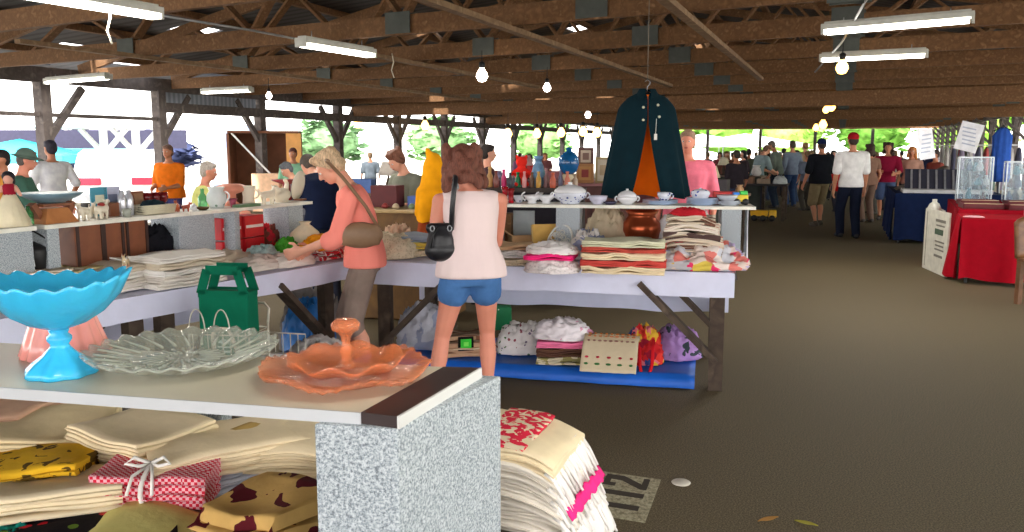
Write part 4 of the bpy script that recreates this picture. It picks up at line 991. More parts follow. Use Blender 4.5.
for i, (px, lb) in enumerate(((80, 'brown wooden case under the shelf, next to the black lantern'), (104, 'brown wooden case under the shelf, the middle of three'), (124, 'brown wooden case under the shelf, closest to the dark bag'))):
    s_ = s_at(px, .15); o = T('wooden_case', lb, 'case', sw(s_, .14, ZM), YSH, None)
    MB().box((0, 0, .178), (.2, .14, .355)).build('case_body', M_brbox, o, bevel=.006)
    for x in (-.085, .085): MB().box((x, -ssg * .073, .178), (.018, .006, .355)).build('strap', plain((50, 26, 20)), o)
s_ = s_at(147, .2); heap_thing('black cloth bag under the glassware side shelf', sw(s_, .16, ZM), YSH, .34, .22, .30, cl('black_bag', (26, 26, 32)), 51, amp=.25, cat='bag', name='cloth_bag')
s_ = s_at(268, .2); heap_thing('dark brown and red cloth under the figurine shelf', sw(s_, .2, ZM), YSH, .28, .2, .22, cl('dark_red_mix', (110, 60, 50), kind='blotch', ks=9, cols=((180, 40, 50),)), 52, amp=.3)
# black lantern
p = lbk(38, .40); o = T('lantern', 'black lantern standing on the side table at the shelf gap', 'lantern', p, 0)
MB().lathe([(.03, 0), (.035, .01), (.03, .03), (.012, .05), (.012, .07), (.035, .09), (.045, .14), (.05, .17), (.045, .19), (.02, .2), (.001, .21)], 18).xf(Matrix.Scale(1.4, 4)).build('body', M_black, o)
MB().tube([(-.045, 0, .16), (-.05, 0, .22), (0, 0, .25), (.05, 0, .22), (.045, 0, .16)], .004, 6).xf(Matrix.Scale(1.4, 4)).build('handle', M_black, o); MB().box((0, -.04, .135), (.04, .02, .03)).xf(Matrix.Scale(1.4, 4)).build('white_band', M_china, o)

# ------------------------------------------------------------------ things on the side shelves
M_cream = mat('cream_ceramic', (226, 216, 196), .4, var=.05)
# doll with wide skirt
p = onl(12, .12); o = T('doll', 'doll with black hair and a wide cream skirt at the frame edge', 'doll', p, R(200))
MB().lathe([(.085, 0), (.09, .004), (.08, .04), (.062, .09), (.045, .13), (.028, .165), (.001, .17)], 40, mod=lambda a, r, z, i: (r * (1 + .06 * math.cos(14 * a) * (1 - z / .18)), z)).build('skirt', cl('doll_skirt', (222, 210, 180)), o)
b = MB(); b.cap((0, 0, .15), .026, (0, 0, .2), .028); b.cap((-.03, 0, .2), .012, (-.055, .02, .16), .009); b.cap((.03, 0, .2), .012, (.055, .02, .16), .009); b.cap((0, 0, .21), .01, (0, 0, .225), .01); b.ell((0, 0, .245), (.025, .028, .03)); b.build('figure', plain((206, 150, 130), .6), o, vox=.006, smooth=2)
MB().cap((0, 0, .15), .029, (0, 0, .195), .032).build('bodice', cl('doll_red', (150, 30, 50)), o)
b = MB(); b.ell((0, -.008, .255), (.032, .032, .03)); b.ell((0, -.02, .23), (.03, .018, .035)); b.build('hair', plain((24, 22, 30), .7), o, vox=.006)
lathe_thing('green_bottle', 'green glass bottle squeezed between the doll and the wooden pedestal', 'bottle', onl(29, .1), [(.024, 0), (.026, .01), (.026, .06), (.01, .085), (.01, .1), (.001, .1)], mat('green_glass', (70, 130, 80), .1, trans=.5))
# grey bowl on a wooden pedestal
p = onl(53, .12); pd = T('wooden_pedestal', 'flared wooden pedestal holding the wide grey bowl', 'pedestal', p, YSH)
MB().box((0, 0, .04), (.20, .16, .08), taper=.6).build('base', mat('orange_brown_wood', (196, 132, 78), .5, kind='wood', cols=((166, 104, 58), (206, 146, 92)), ks=6), pd)
for s in (-1, 1): MB().bar((s * .075, 0, .03), (s * .12, 0, .105), .05, .03).build('bracket', M_brbox, pd)
MB().box((0, 0, .098), (.18, .12, .014)).build('top_plate', M_brbox, pd)
lathe_thing('wide_bowl', 'wide shallow grey-blue bowl on the flared wooden pedestal', 'bowl', p + V3((0, 0, .106)), [(.05, 0), (.07, .006), (.12, .028), (.158, .05), (.16, .056), (.15, .056), (.1, .03), (.001, .016)], mat('grey_blue_glaze', (112, 142, 158), .4, var=.2, scale=18), 40)
def figurine(px, back, label, h, m, seed, name='figurine', base=True, accents=None):
    """a small animal figurine: body, legs, head, tail"""
    o = T(name, label, 'figurine', onl(px, back), YSH + seed)
    b = MB(); k = h / .1
    b.cap((-.025 * k, 0, .05 * k), .02 * k, (.025 * k, 0, .055 * k), .022 * k)
    for x in (-.025, .025):
        for y in (-.012, .012): b.cap((x * k, y * k, .004 * k), .007 * k, (x * k, y * k, .045 * k), .009 * k)
    b.cap((.03 * k, 0, .06 * k), .013 * k, (.04 * k, 0, .085 * k), .011 * k); b.ell((.05 * k, 0, .088 * k), (.018 * k, .012 * k, .012 * k))
    b.cap((-.04 * k, 0, .055 * k), .005 * k, (-.055 * k, 0, .085 * k), .004 * k); b.ell((.035 * k, .012 * k, .1 * k), (.005 * k, .003 * k, .01 * k)); b.ell((.035 * k, -.012 * k, .1 * k), (.005 * k, .003 * k, .01 * k))
    b.build('animal', m, o, vox=.005 * k ** .5, smooth=2)
    if accents: MB().ell((0, 0, .072 * k), (.022 * k, .016 * k, .014 * k)).build('saddle', accents, o)
    return o
figurine(84, .1, 'white elephant-like figurine beside the wooden pedestal', .10, M_cream, .3); figurine(102, .08, 'white-legged figurine with a dark red back', .11, M_cream, 3.4, accents=plain((150, 40, 36)))
figurine(92, .2, 'pale figurine standing behind the red-backed one', .09, M_cream, 1.2)
p = onl(113, .2); o = MB().box((0, 0, .04), (.10, .08, .08)).build('wooden_box', M_brbox, bevel=.004); at(o, p, YSH); tag(o, 'small brown wooden box behind the red-backed figurine', 'box')
for px, lb in ((123, 'tall silvery bottle, left of two on the side shelf'), (130, 'tall silvery bottle, right of two on the side shelf')):
    lathe_thing('tall_bottle', lb, 'bottle', onl(px, .16), [(.022, 0), (.024, .006), (.024, .09), (.02, .115), (.012, .13), (.014, .15), (.001, .15)], mat('silvery_glass', (206, 208, 216), .15, .3))
lathe_thing('glass_tumbler', 'short clear tumbler in front of the two silvery bottles', 'tumbler', onl(127, .06), [(.024, 0), (.028, .05), (.025, .05), (.021, .006), (.001, .006)], M_clear)
p = onl(153, .12); o = T('basket', 'shallow pale rectangular basket holding dark cloth', 'basket', p, YSH)
b = MB()
for k in range(4):
    z = .012 + k * .013; q = 1 + k * .03
    b.tube([(x * q, y * q, z) for x, y in ((-.11, -.06), (.11, -.06), (.11, .06), (-.11, .06))], .007, 6, True)
b.box((0, 0, .006), (.22, .12, .008)); b.build('weave', mat('pale_wicker', (204, 196, 170), .8), o)
heap_mb(.2, .1, .07, 5).xf(Matrix.Translation((0, 0, .011))).build('dark_filling', cl('dark_teal_cloth', (30, 44, 52)), o)
for px, bk, lb in ((148, .24, 'dark red goblet behind the basket, leftmost of three'), (156, .24, 'dark red goblet behind the basket, middle of three'), (164, .24, 'dark red goblet behind the basket, rightmost of three')):
    lathe_thing('goblet', lb, 'goblet', onl(px, bk), [(.022, 0), (.024, .004), (.006, .012), (.006, .05), (.024, .065), (.03, .09), (.026, .12), (.023, .12), (.001, .066)], mat('dark_red_glass', (104, 22, 26), .15), 20)
p = onl(139, .24); o = T('picture', 'small dark brown framed picture leaning behind the silvery bottles', 'picture', p, YSH); MB().box((0, 0, .07), (.09, .012, .13), Matrix.Rotation(R(10), 3, 'X')).build('frame', M_brbox, o); MB().box((0, -ssg * .009, .072), (.065, .004, .1), Matrix.Rotation(R(10), 3, 'X')).build('print', plain((150, 110, 80)), o)
figurine(177, .1, 'orange-brown glazed figurine beside the basket', .075, mat('orange_glaze', (190, 92, 50), .3), .6); figurine(186, .06, 'rust-coloured low figurine near the seated man', .06, mat('rust_glaze', (160, 70, 46), .3), 2.2)
lathe_thing('white_knob_jar', 'small round white jar in front of the seated man', 'jar', onl(194, .1), [(.015, 0), (.022, .012), (.022, .026), (.012, .034), (.008, .044), (.001, .046)], M_china)
lathe_thing('brass_dish', 'dark brass dish where the two shelf boards meet', 'dish', onl(203, .06), [(.02, 0), (.035, .01), (.042, .022), (.038, .022), (.001, .006)], mat('dark_brass', (92, 70, 44), .4, .6))
lathe_thing('green_bottle', 'pale green bottle in front of the seated man', 'bottle', onl(203, .2), [(.026, 0), (.03, .01), (.03, .07), (.012, .1), (.012, .13), (.001, .13)], mat('pale_green_glass', (120, 200, 130), .1, trans=.4))
p = onl(217, .12); pot('flowered_jug', 'white jug with grey-green flowers beside the green bottle', 'jug', p, [(.04, 0), (.045, .008), (.065, .05), (.062, .09), (.045, .115), (.055, .14), (.05, .14), (.001, .1)], mat('flower_china', (210, 216, 214), .3, kind='spots', ks=20, cols=((120, 150, 130), (150, 160, 170)), thr=.36), [('handle', handle(.055, .08, .03, .006), M_china)])
p = onl(232, .2); o = T('covered_dish', 'long salmon pink covered dish raised behind the jug', 'dish', p, YSH)
MB().lathe([(.05, 0), (.055, .01), (.03, .03), (.03, .08), (.1, .1), (.11, .115), (.10, .135), (.06, .15), (.001, .152)], 32).xf(Matrix.Diagonal((1.2, .8, 1, 1))).build('dish_body', mat('salmon_glaze', (226, 150, 126), .4, var=.1), o)
p = onl(249, .12); pot('white_pitcher', 'tall plain white pitcher in the middle of the figurine shelf', 'pitcher', p, [(.04, 0), (.042, .01), (.038, .06), (.045, .11), (.05, .135), (.045, .135), (.001, .1)], M_cream, [('handle', handle(.042, .08, .03, .006), M_cream)])
lathe_thing('small_dish', 'dark pink small dish in front of the salmon covered dish', 'dish', onl(233, .07), [(.015, 0), (.02, .03), (.032, .06), (.028, .06), (.001, .02)], plain((150, 60, 84), .3))
o = MB().box((0, 0, .01), (.2, .09, .02)).build('green_tray', plain((96, 130, 96), .4), bevel=.004); at(o, onl(246, .035), YSH); tag(o, 'low green tray at the front of the figurine shelf', 'tray')
figurine(268, .08, 'white animal figurine crouching at the front of the figurine shelf', .13, M_cream, 2.8)
p = onl(282, .14); o = T('swan_vase', 'large white swan-shaped dish near the shelf end', 'vase', p, YSH + .3)
b = MB(); b.ell((0, 0, .055), (.1, .06, .05)); b.cap((-.07, 0, .07), .025, (-.1, 0, .13), .016); b.cap((-.1, 0, .13), .016, (-.075, 0, .16), .014); b.ell((-.065, 0, .158), (.022, .013, .013)); b.cap((.06, 0, .08), .03, (.11, 0, .12), .012); b.box((0, 0, .006), (.1, .07, .012)); b.build('swan', M_cream, o, vox=.006, smooth=3)
p = onl(300, .16); o = T('display_plate', 'big round white plate standing on edge at the shelf end', 'plate', p, YSH + .25)
MB().lathe([(.001, -.006), (.06, -.006), (.112, .008), (.112, .012), (.06, -.001), (.001, -.001)], 40, m=Matrix.Rotation(R(78), 3, 'X'), c=(0, 0, .112)).build('plate', M_cream, o)
MB().box((0, 0, .006), (.08, .07, .012)).build('stand', M_brbox, o)
lathe_thing('red_platter', 'dark red round platter edge behind the white swan', 'platter', onl(287, .26) + V3((0, 0, 0)), [(.04, 0), (.05, .02), (.03, .04), (.03, .12), (.11, .15), (.11, .158), (.001, .14)], mat('dark_red_lacquer', (126, 32, 34), .3), 32)
# picture boards and glass at the back of the shelf by the van
for px, c, lb in ((100, (70, 150, 176), 'teal printed board standing behind the figurines'), (113, (186, 190, 214), 'pale lilac printed board standing behind the figurines')):
    p = onl(px, .26); o = T('printed_board', lb, 'board', p, YSH); MB().box((0, 0, .085), (.11, .012, .17)).build('board', plain(c, .5), o); MB().box((0, -ssg * .008, .1), (.06, .004, .05)).build('picture', plain((226, 226, 200) if c[0] < 100 else (110, 120, 150)), o)

# ------------------------------------------------------------------ linens on the side table
def onlt(px, py, z=ZM): return pt(px, py, z)
WL_ = [cl('white_linen%d' % i, c, var=.05) for i, c in enumerate(((226, 220, 212), (214, 206, 196), (232, 228, 222), (206, 192, 170)))]
def lstack(px, py, n, w, d, t, lb, seed, rz=0, ms=None, grp=None):
    p = onlt(px, py) if py > 1 else lbk(px, py) - V3((0, .05, 0)); z = ZM
    for i in range(n):
        fold_thing(labs(n, lb)[i] if n > 1 else lb, (p.x + .01 * (i % 2), p.y + .05, z + .001), YL + rz + .07 * (i % 3 - 1), w * (1 - .04 * (i % 2)), d, t, (ms or WL_)[i % len(ms or WL_)], 3, seed + i, wav=.011, group=grp); z += t + .002
    return V3((p.x, p.y + .05, z))
lstack(175, 285, 5, .46, .30, .034, 'white folded linen, %s of the pile above the green tote', 100)
lstack(110, 290, 4, .44, .34, .032, 'white folded linen, %s of the pile right of the blue compote rim', 110, .2)
lstack(132, .42, 4, .30, .26, .036, 'cream folded linen, %s of the pile in front of the brown cases', 120, .3, [WL_[3], WL_[0], cl('cream_red_edge', (222, 206, 186), kind='blotch', ks=10, cols=((196, 90, 80),), thr=.36), WL_[2]])
lstack(62, .36, 3, .4, .24, .045, 'straw yellow folded blanket, %s behind the blue compote', 130, .1, [cl('straw', (196, 182, 134)), cl('straw2', (208, 194, 150))])
lstack(18, 300, 4, .34, .4, .036, 'white folded linen, %s of the frame-edge pile above the compote', 140)
lstack(96, .44, 3, .3, .22, .04, 'pale folded linen, %s in front of the shelf gap', 150)
p = lbk(222, .36); heap_thing('cream crumpled linen between the white pile and the red boxes', (p.x, p.y, ZM), YL, .5, .36, .12, WL_[3], 61)
p = lbk(252, .22); heap_thing('off-white crumpled linen behind the green tote handle', (p.x, p.y, ZM), YL, .42, .3, .09, WL_[1], 62)
p = lbk(288, .16); heap_thing('beige crumpled linen at the front edge beside the red and white cloths', (p.x, p.y, ZM), YL, .38, .28, .08, WL_[0], 63)
p = lbk(287, .42); heap_thing('bright green crumpled cloth on the side table', (p.x, p.y, ZM), YL + .8, .32, .2, .14, cl('bright_green', (84, 180, 60)), 64)
p = lbk(262, .38); heap_thing('pale aqua crumpled cloth beside the bright green one', (p.x, p.y, ZM), YL, .28, .2, .12, cl('aqua', (176, 206, 206)), 65)
p = lbk(306, .40); o = T('cream_pouch', 'cream cloth pouch standing up at the shelf end by the pink-shirted woman', 'pouch', (p.x, p.y, ZM), 0)
MB().lathe([(.09, 0), (.11, .03), (.12, .1), (.1, .17), (.05, .215), (.03, .23), (.045, .25), (.001, .24)], 40, mod=lambda a, r, z, i: (r * (1 + .05 * math.sin(7 * a + z * 20)), z)).build('pouch', cl('cream_pouch', (222, 208, 178)), o)
p = lbk(320, .22); heap_thing('orange-yellow crumpled cloth under the pink-shirted woman\'s hands', (p.x, p.y, ZM + .064), YL, .3, .2, .1, cl('orange_yellow', (244, 160, 30)), 66)
lstack(322, .2, 2, .30, .26, .03, 'red and white patterned folded cloth, %s at the side table end', 160, .1, [cl('red_white_pat', (206, 50, 60), kind='blotch', ks=16, cols=((230, 214, 210),), thr=.48)])
p = onlt(206, 275); o = None
# small porcelain bird at the sheet edge next to the compote rim
o = figurine(128, .1, 'tiny porcelain bird perched at the table edge beside the compote rim', .07, mat('multi_porcelain', (206, 186, 150), .3, kind='spots', ks=60, cols=((190, 60, 50), (240, 240, 236)), thr=.5), .5); p = pt(126, 292, ZM); o.location = (p.x, p.y + .02, ZM + .138)

# ------------------------------------------------------------------ under and beside the side table
M_wire = mat('pale_wire', (196, 190, 176), .5, .3); M_green = cl('dark_green_bag', (10, 98, 72), var=.08)
p = dp(229, 340, 4.55); zb = .28
cart = T('wire_cart', 'pale wire shopping cart standing in the gap and holding the green tote', 'cart', (p.x, 4.55, 0), R(-8))
for x in (-.17, .17):
    for y in (-.11, .13): MB().tube([(x, y, .02), (x, y, .62)], .006, 6).build('upright', M_wire, cart)
b = MB()
for z in (.26, .42, .58): b.tube([(-.17, -.11, z), (.17, -.11, z), (.17, .13, z), (-.17, .13, z)], .004, 6, True)
for k in range(8):
    x = -.15 + .3 * k / 7; b.tube([(x, -.11, .26), (x, -.11, .60)], .0028, 5); b.tube([(x, -.11, .26), (x, .13, .26)], .0028, 5)
b.build('wire_basket', M_wire, cart)
for x in (-.12, 0.02): MB().tube([(x + .045 * math.cos(a), -.116, .60 + .12 * math.sin(a)) for a in [PI * k / 10 for k in range(11)]], .0035, 5).build('wire_hoop', M_wire, cart)
MB().tube([(-.17, .13, .6), (-.17, .15, .68), (-.14, .16, .71), (.14, .16, .71), (.17, .15, .68), (.17, .13, .6)], .007, 6).build('push_handle', M_wire, cart)
for x in (-.16, .16): MB().lathe([(.01, -.012), (.05, -.012), (.054, 0), (.05, .012), (.01, .012)], 18, m=Matrix.Rotation(PI / 2, 3, 'Y'), c=(x, .1, .055)).build('wheel', M_black, cart)
tg = T('tote_bag', 'dark green shopping tote with cut-out handles standing in the wire cart', 'bag', (p.x + .0, 4.56, zb), R(-8))
b = MB(); b.rings([[( -.135 * k, -.07 * q, z), (.135 * k, -.07 * q, z), (.135 * k, .09 * q, z), (-.135 * k, .09 * q, z)] for k, q, z in ((1, 1, 0), (1, 1, .02), (1.02, .95, .3), (1.06, .75, .52))], True, False); b.build('body', M_green, tg, bevel=.008)
for y, nm in ((-.055, 'front'), (.07, 'back')):
    b = MB()
    b.bar((-.125, y, .51), (-.085, y, .64), .05, .008, up=(0, 1, 0)); b.bar((.125, y, .51), (.085, y, .64), .05, .008, up=(0, 1, 0)); b.bar((-.09, y, .64), (.09, y, .64), .05, .008, up=(0, 1, 0)) 
    b.bar((-.14, y, .51), (.14, y, .51), .04, .008, up=(0, 1, 0)); b.build('handle', M_green, tg)
b = MB(); b.tube([(-.06, -.075, .02), (-.05, -.09, .30), (-.02, -.092, .33), (.03, -.092, .33), (.055, -.09, .3), (.12, -.08, .06)], .0095, 6); b.build('cloth_strap', cl('strap_cream', (206, 196, 176)), tg)
b = MB()
for k in range(14):
    a0, a1 = PI * k / 14, PI * (k + 1) / 14
    b.bar((.005 + .028 * math.cos(a0), -.078, .245 + .02 * math.sin(a0)), (.005 + .028 * math.cos(a1), -.078, .245 + .02 * math.sin(a1)), .003, .006)
b.box((.005, -.078, .225), (.07, .003, .008)); b.box((.005, -.078, .2), (.075, .003, .012)); b.box((.0, -.078, .25), (.03, .003, .012)); b.build('logo', plain((176, 206, 196), .8), tg)
# wire basket with cardboard
p = dp(276, 345, 4.7); o = T('wire_basket', 'small wire basket holding brown card and white paper beside the green tote', 'basket', (p.x, 4.75, 0), R(-12))
b = MB()
for z in (.02, .2, .38): b.tube([(-.12, -.1, z), (.12, -.1, z), (.12, .1, z), (-.12, .1, z)], .004, 6, True)
for k in range(6):
    x = -.12 + .24 * k / 5
    for y in (-.1, .1): b.tube([(x, y, .02), (x, y, .5 if y > 0 else .38)], .003, 5)
for x in (-.12, .12): b.tube([(x, 0, .02), (x, 0, .38)], .003, 5)
b.tube([(-.12, .1, .5), (.12, .1, .5)], .004, 6); b.build('wire_frame', M_wire, o)
MB().box((0, .02, .2), (.2, .14, .34)).build('card_box', M_card, o, bevel=.004); MB().box((-.01, -.05, .39), (.13, .07, .03)).build('white_paper', plain((232, 230, 226), .8), o)
MB().box((.07, -.085, .3), (.05, .02, .2)).build('orange_card', plain((206, 140, 70), .7), o)
p = dp(318, 350, 5.1); o = T('storage_tub', 'blue plastic tub filled with white cloth on the floor behind the pink plate', 'tub', (p.x, 5.15, 0), R(-20))
b = MB(); b.rings([[(x * k, y * k, z) for x, y in ((-.25, -.17), (.25, -.17), (.25, .17), (-.25, .17))] for k, z in ((.85, 0), (1, .26), (1.05, .26), (1.05, .3), (.98, .3), (.84, .04))], True, False); b.build('tub_body', mat('blue_plastic', (30, 100, 200), .4), o, bevel=.01)
heap_mb(.44, .3, .2, 71, amp=.3).xf(Matrix.Translation((0, 0, .2))).build('white_cloth', cl('tub_cloth', (196, 192, 190), kind='lace', ks=40, cols=((166, 160, 160),)), o)
p = dp(315, 300, 6.0); heap_thing('bright blue bag in the dark under the side table', (p.x - .12, 6.3, 0), 0, .4, .3, .42, mat('blue_poly_bag', (40, 120, 200), .35, var=.15), 73, cat='bag', name='plastic_bag')
p = dp(335, 290, 6.2); heap_thing('grey cloth heap under the side table end', (p.x - .25, 6.55, 0), 0, .5, .4, .5, cl('grey_dim', (130, 124, 120)), 74)
# ================================================================== right-hand stalls
ZT2 = .76
# red-draped corner table
a = pt(958, 283, 0); YR = -TH + R(-3)
RX = V3((math.cos(YR), math.sin(YR))); RY = V3((-math.sin(YR), math.cos(YR)))
def rw(x, y, z=0):
    q = V3((a.x, a.y)) + RX * x + RY * y; return V3((q.x, q.y, z))
M_red = cl('red_cover', (160, 10, 30), var=.08)
def draped(label_t, label_c, o2, yaw, w, d, m, zt=ZT2, seed=1, drops=None, amp=.02):
    t = T('folding_table', label_t, 'table', o2, yaw)
    MB().box((w / 2, d / 2, zt - .02), (w, d, .03)).build('tabletop', M_oldwood, t)
    for x in (.08, w - .08):
        for y in (.08, d - .08): MB().tube([(x, y, 0), (x, y, zt - .035)], .018, 8).build('leg', M_metal, t)
    c = cloth_drop_mb(w + .02, d + .02, drops or (zt * .93, zt * .93, zt * .5, zt * .93), seed, amp=amp, nfold=4).build('table_cover', m)
    M = M2D(o2, yaw); q = M @ V3((w / 2, d / 2, zt - .002)); at(c, q, yaw); tag(c, label_c, 'tablecloth'); return t
draped('folding table under a bright red cover at the aisle edge', 'bright red cover falling to the floor at the aisle edge', rw(0, 0), YR, 1.7, .8, M_red, seed=2, amp=.07)
draped('folding table behind the red-draped table carrying jewelry trays', 'deep red cover under the jewelry trays', rw(.02, .95), YR, 1.7, 2.2, cl('deep_red_cover', (150, 12, 30)), zt=.80, seed=4, drops=(.12, .7, .3, .75))
# printed white board leaning against its aisle side
def bd(x, y, z, o_): return rw(x, y, z)
sg = T('sign_board', 'white board with dark printed blocks leaning on the red-draped table', 'sign', rw(-.22, .85), YR + PI / 2 + .26)
Mx = Matrix.Rotation(R(-7), 3, 'X')
MB().box((0, 0, .39), (.9, .02, .78)).build('panel', mat('off_white_board', (208, 204, 190), .6), sg)
b = MB(); b2 = MB()
for i, (x, z, ww, hh) in enumerate(((-.16, .66, .36, .035), (-.16, .60, .3, .02), (-.12, .52, .30, .07), (-.16, .40, .34, .02), (-.16, .35, .3, .02), (-.16, .30, .33, .02), (-.14, .22, .3, .03))): (b2 if i in (2,) else b).box((x, .012, z), (ww, .004, hh))
b.build('printed_text', plain((120, 116, 106), .7), sg); b2.build('printed_block', plain((70, 90, 70), .7), sg)
MB().box((.36, .012, .39), (.02, .004, .7)).build('border_strip', plain((150, 146, 130), .7), sg)
o = T('banner_roll', 'tall white and orange container standing in front of the sign board', 'container', rw(-.22, 1.95), YR)
MB().lathe([(.09, 0), (.10, .01), (.10, .30), (.09, .33), (.001, .33)], 24).build('orange_base', mat('orange_bucket', (196, 100, 40), .4), o)
MB().lathe([(.07, .33), (.085, .36), (.085, .74), (.06, .80), (.03, .82), (.03, .86), (.001, .86)], 24).build('white_jug', mat('white_plastic', (214, 212, 200), .4), o)
MB().tube([(.08, 0, .72), (.13, 0, .70), (.13, 0, .58), (.08, 0, .56)], .014, 8).build('handle', mat('white_plastic', (214, 212, 200), .4), o)
# jewelry trays
M_tray = mat('dark_red_tray', (96, 22, 30), .5); M_felt = mat('maroon_felt', (124, 24, 36), .95)
names = ['nearest the aisle', 'second from the aisle', 'third from the aisle', 'fourth from the aisle']
k = 0
for x, y in ((.28, 1.25), (.78, 1.2), (1.3, 1.15), (.3, 2.0), (.85, 1.95), (1.35, 1.95)):
    o = T('jewelry_tray', 'dark red jewelry tray with glass lid, %s in the %s row' % (names[k % 3], 'front' if k < 3 else 'back'), 'tray', rw(x, y, .802), YR + .1, 'jewelry trays')
    b = MB(); b.box((0, 0, .01), (.46, .36, .02))
    for s in (-1, 1): b.box((s * .22, 0, .035), (.02, .36, .05)); b.box((0, s * .17, .035), (.44, .02, .05))
    b.build('case', M_tray, o); MB().box((0, 0, .024), (.42, .32, .008)).build('felt', M_felt, o)
    b = MB(); rnd = random.Random(k)
    for i in range(5):
        for j in range(3): b.lathe([(.01, -.003), (.014, 0), (.01, .003)], 10, c=(-.17 + .085 * i, -.1 + .1 * j, .034))
    b.build('rings', mat('gold_trinket', (206, 176, 110), .3, .8), o)
    MB().bar((-.22, -.17, .06), (.22, -.17, .06), .012, .012).build('lid_edge', mat('pale_gilt', (206, 190, 150), .4, .4), o)
    k += 1
heap_thing('pale pink paper slip on the front edge of the red cover', rw(.12, .1, ZT2 + .003), YR, .22, .12, .02, plain((226, 170, 176), .8), 91, cat='paper', name='paper_slip', amp=.1)
o = lathe_thing('white_jar', 'white jar with a blue band on the red-draped table near the frame edge', 'jar', rw(.72, .45, ZT2 + .003), [(.05, 0), (.06, .02), (.06, .12), (.045, .16), (.045, .2), (.001, .2)], mat('white_plastic', (214, 212, 200), .4))
# glass display cabinets on the tray table
M_vit = mat('clear_cabinet_glass', (196, 222, 236), .05, var=.01, alpha=.2, spec=.8)
M_alu = mat('aluminium_edge', (190, 196, 200), .35, .7)
def cabinet(x, y, w_, d_, h_, label, n=8, seed=1):
    o = T('glass_cabinet', label, 'cabinet', rw(x, y, .802), YR)
    fr = MB()
    for sx in (-1, 1):
        for sy in (-1, 1): fr.box((sx * w_ / 2, sy * d_ / 2, h_ / 2), (.014, .014, h_))
    for z in (0.007, h_):
        for s in (-1, 1): fr.box((s * w_ / 2, 0, z), (.014, d_, .014)); fr.box((0, s * d_ / 2, z), (w_, .014, .014))
    fr.build('cabinet_frame', M_alu, o)
    for z in (.02, h_ * .36, h_ * .68): MB().box((0, 0, z), (w_ - .02, d_ - .02, .006)).build('glass_shelf', M_vit, o)
    MB().box((0, -d_ / 2, h_ / 2), (w_ - .016, .005, h_ - .02)).build('front_pane', M_vit, o)
    MB().box((-w_ / 2, 0, h_ / 2), (.005, d_ - .016, h_ - .02)).build('side_pane', M_vit, o)
    rnd = random.Random(seed)
    for i in range(n):
        zz = (.024, h_ * .36 + .004, h_ * .68 + .004)[i % 3]; px = rnd.uniform(-.38, .38) * w_; py = rnd.uniform(-.25, .25) * d_; hh = rnd.uniform(.10, .17); r = rnd.uniform(.03, .05)
        nm, c, tx = (('teapot', (210, 212, 220), 'white'), ('vase', (46, 110, 130), 'teal'), ('jar', (60, 70, 110), 'navy'), ('goblet', (180, 186, 190), 'silver'), ('bottle', (90, 60, 60), 'brown'))[i % 5]
        M = M2D(rw(x, y, .802), YR); q = M @ V3((px, py, zz))
        lathe_thing('cabinet_' + nm, 'small %s %s on the %s glass shelf of the %s' % (tx, nm, ('bottom', 'middle', 'top')[i % 3], label.split(',')[0]), nm, q, [(r * .7, 0), (r, .01), (r * 1.1, hh * .4), (r * .5, hh * .75), (r * .6, hh), (.001, hh)], mat('trinket_%d' % c[0], c, .3), 14, group='trinkets in the ' + label.split(',')[0])
cabinet(.30, 2.75, .42, .36, .62, 'aisle-side glass cabinet, the one next to the white signs', 12, 3)
cabinet(.95, 2.7, .55, .36, .56, 'middle glass cabinet, in front of the blue garment', 13, 5)
cabinet(1.6, 2.6, .5, .36, .40, 'low glass cabinet, out by the bright post', 10, 8)
# white paper signs on clips above the cabinets
for px, py, d, w_, h_, rz, lb in ((926, 144, 11.9, .20, .42, .25, 'narrow white paper sign over the aisle-side cabinet'), (969, 137, 12.1, .30, .40, -.35, 'tilted white paper sign above the middle cabinet')):
    q = dp(px, py, d); o = T('paper_sign', lb, 'sign', q, YR + rz); 
    MB().box((0, 0, 0), (w_, .006, h_), Matrix.Rotation(-rz * .7, 3, 'Y')).build('sheet', plain((232, 234, 240), .7), o); MB().tube([(0, .01, -h_ / 2), (0, .01, min(-h_ / 2 - .02, 1.40 - q.z) )], .006, 6).build('stick', M_metal, o)
    b = MB()
    for i in range(5): b.box((0, -.005, h_ * (.3 - .14 * i)), (w_ * .6, .003, .018), Matrix.Rotation(-rz * .7, 3, 'Y'))
    b.build('text_lines', plain((176, 186, 206), .7), o)
# blue garment on a stand between posts
q = dp(1000, 170, 15.2); o = T('garment_on_stand', 'long blue garment hanging on a stand by the bright posts', 'garment', (q.x, q.y, 0), YR)
MB().tube([(0, 0, 0), (0, 0, 1.95)], .02, 8).build('pole', M_metal, o); MB().box((0, 0, .015), (.4, .4, .03)).build('base', M_metal, o); MB().tube([(-.15, 0, 1.84), (0, 0, 1.92), (.15, 0, 1.84)], .012, 6).build('hanger', M_black, o)
MB().lathe([(.16, .95), (.15, 1.2), (.14, 1.5), (.15, 1.75), (.09, 1.86), (.04, 1.9)], 40, mod=lambda a_, r, z, i: (r * (1 + .08 * math.sin(9 * a_)), z)).xf(Matrix.Diagonal((1, .55, 1, 1))).build('garment', cl('royal_blue', (50, 90, 176)), o)
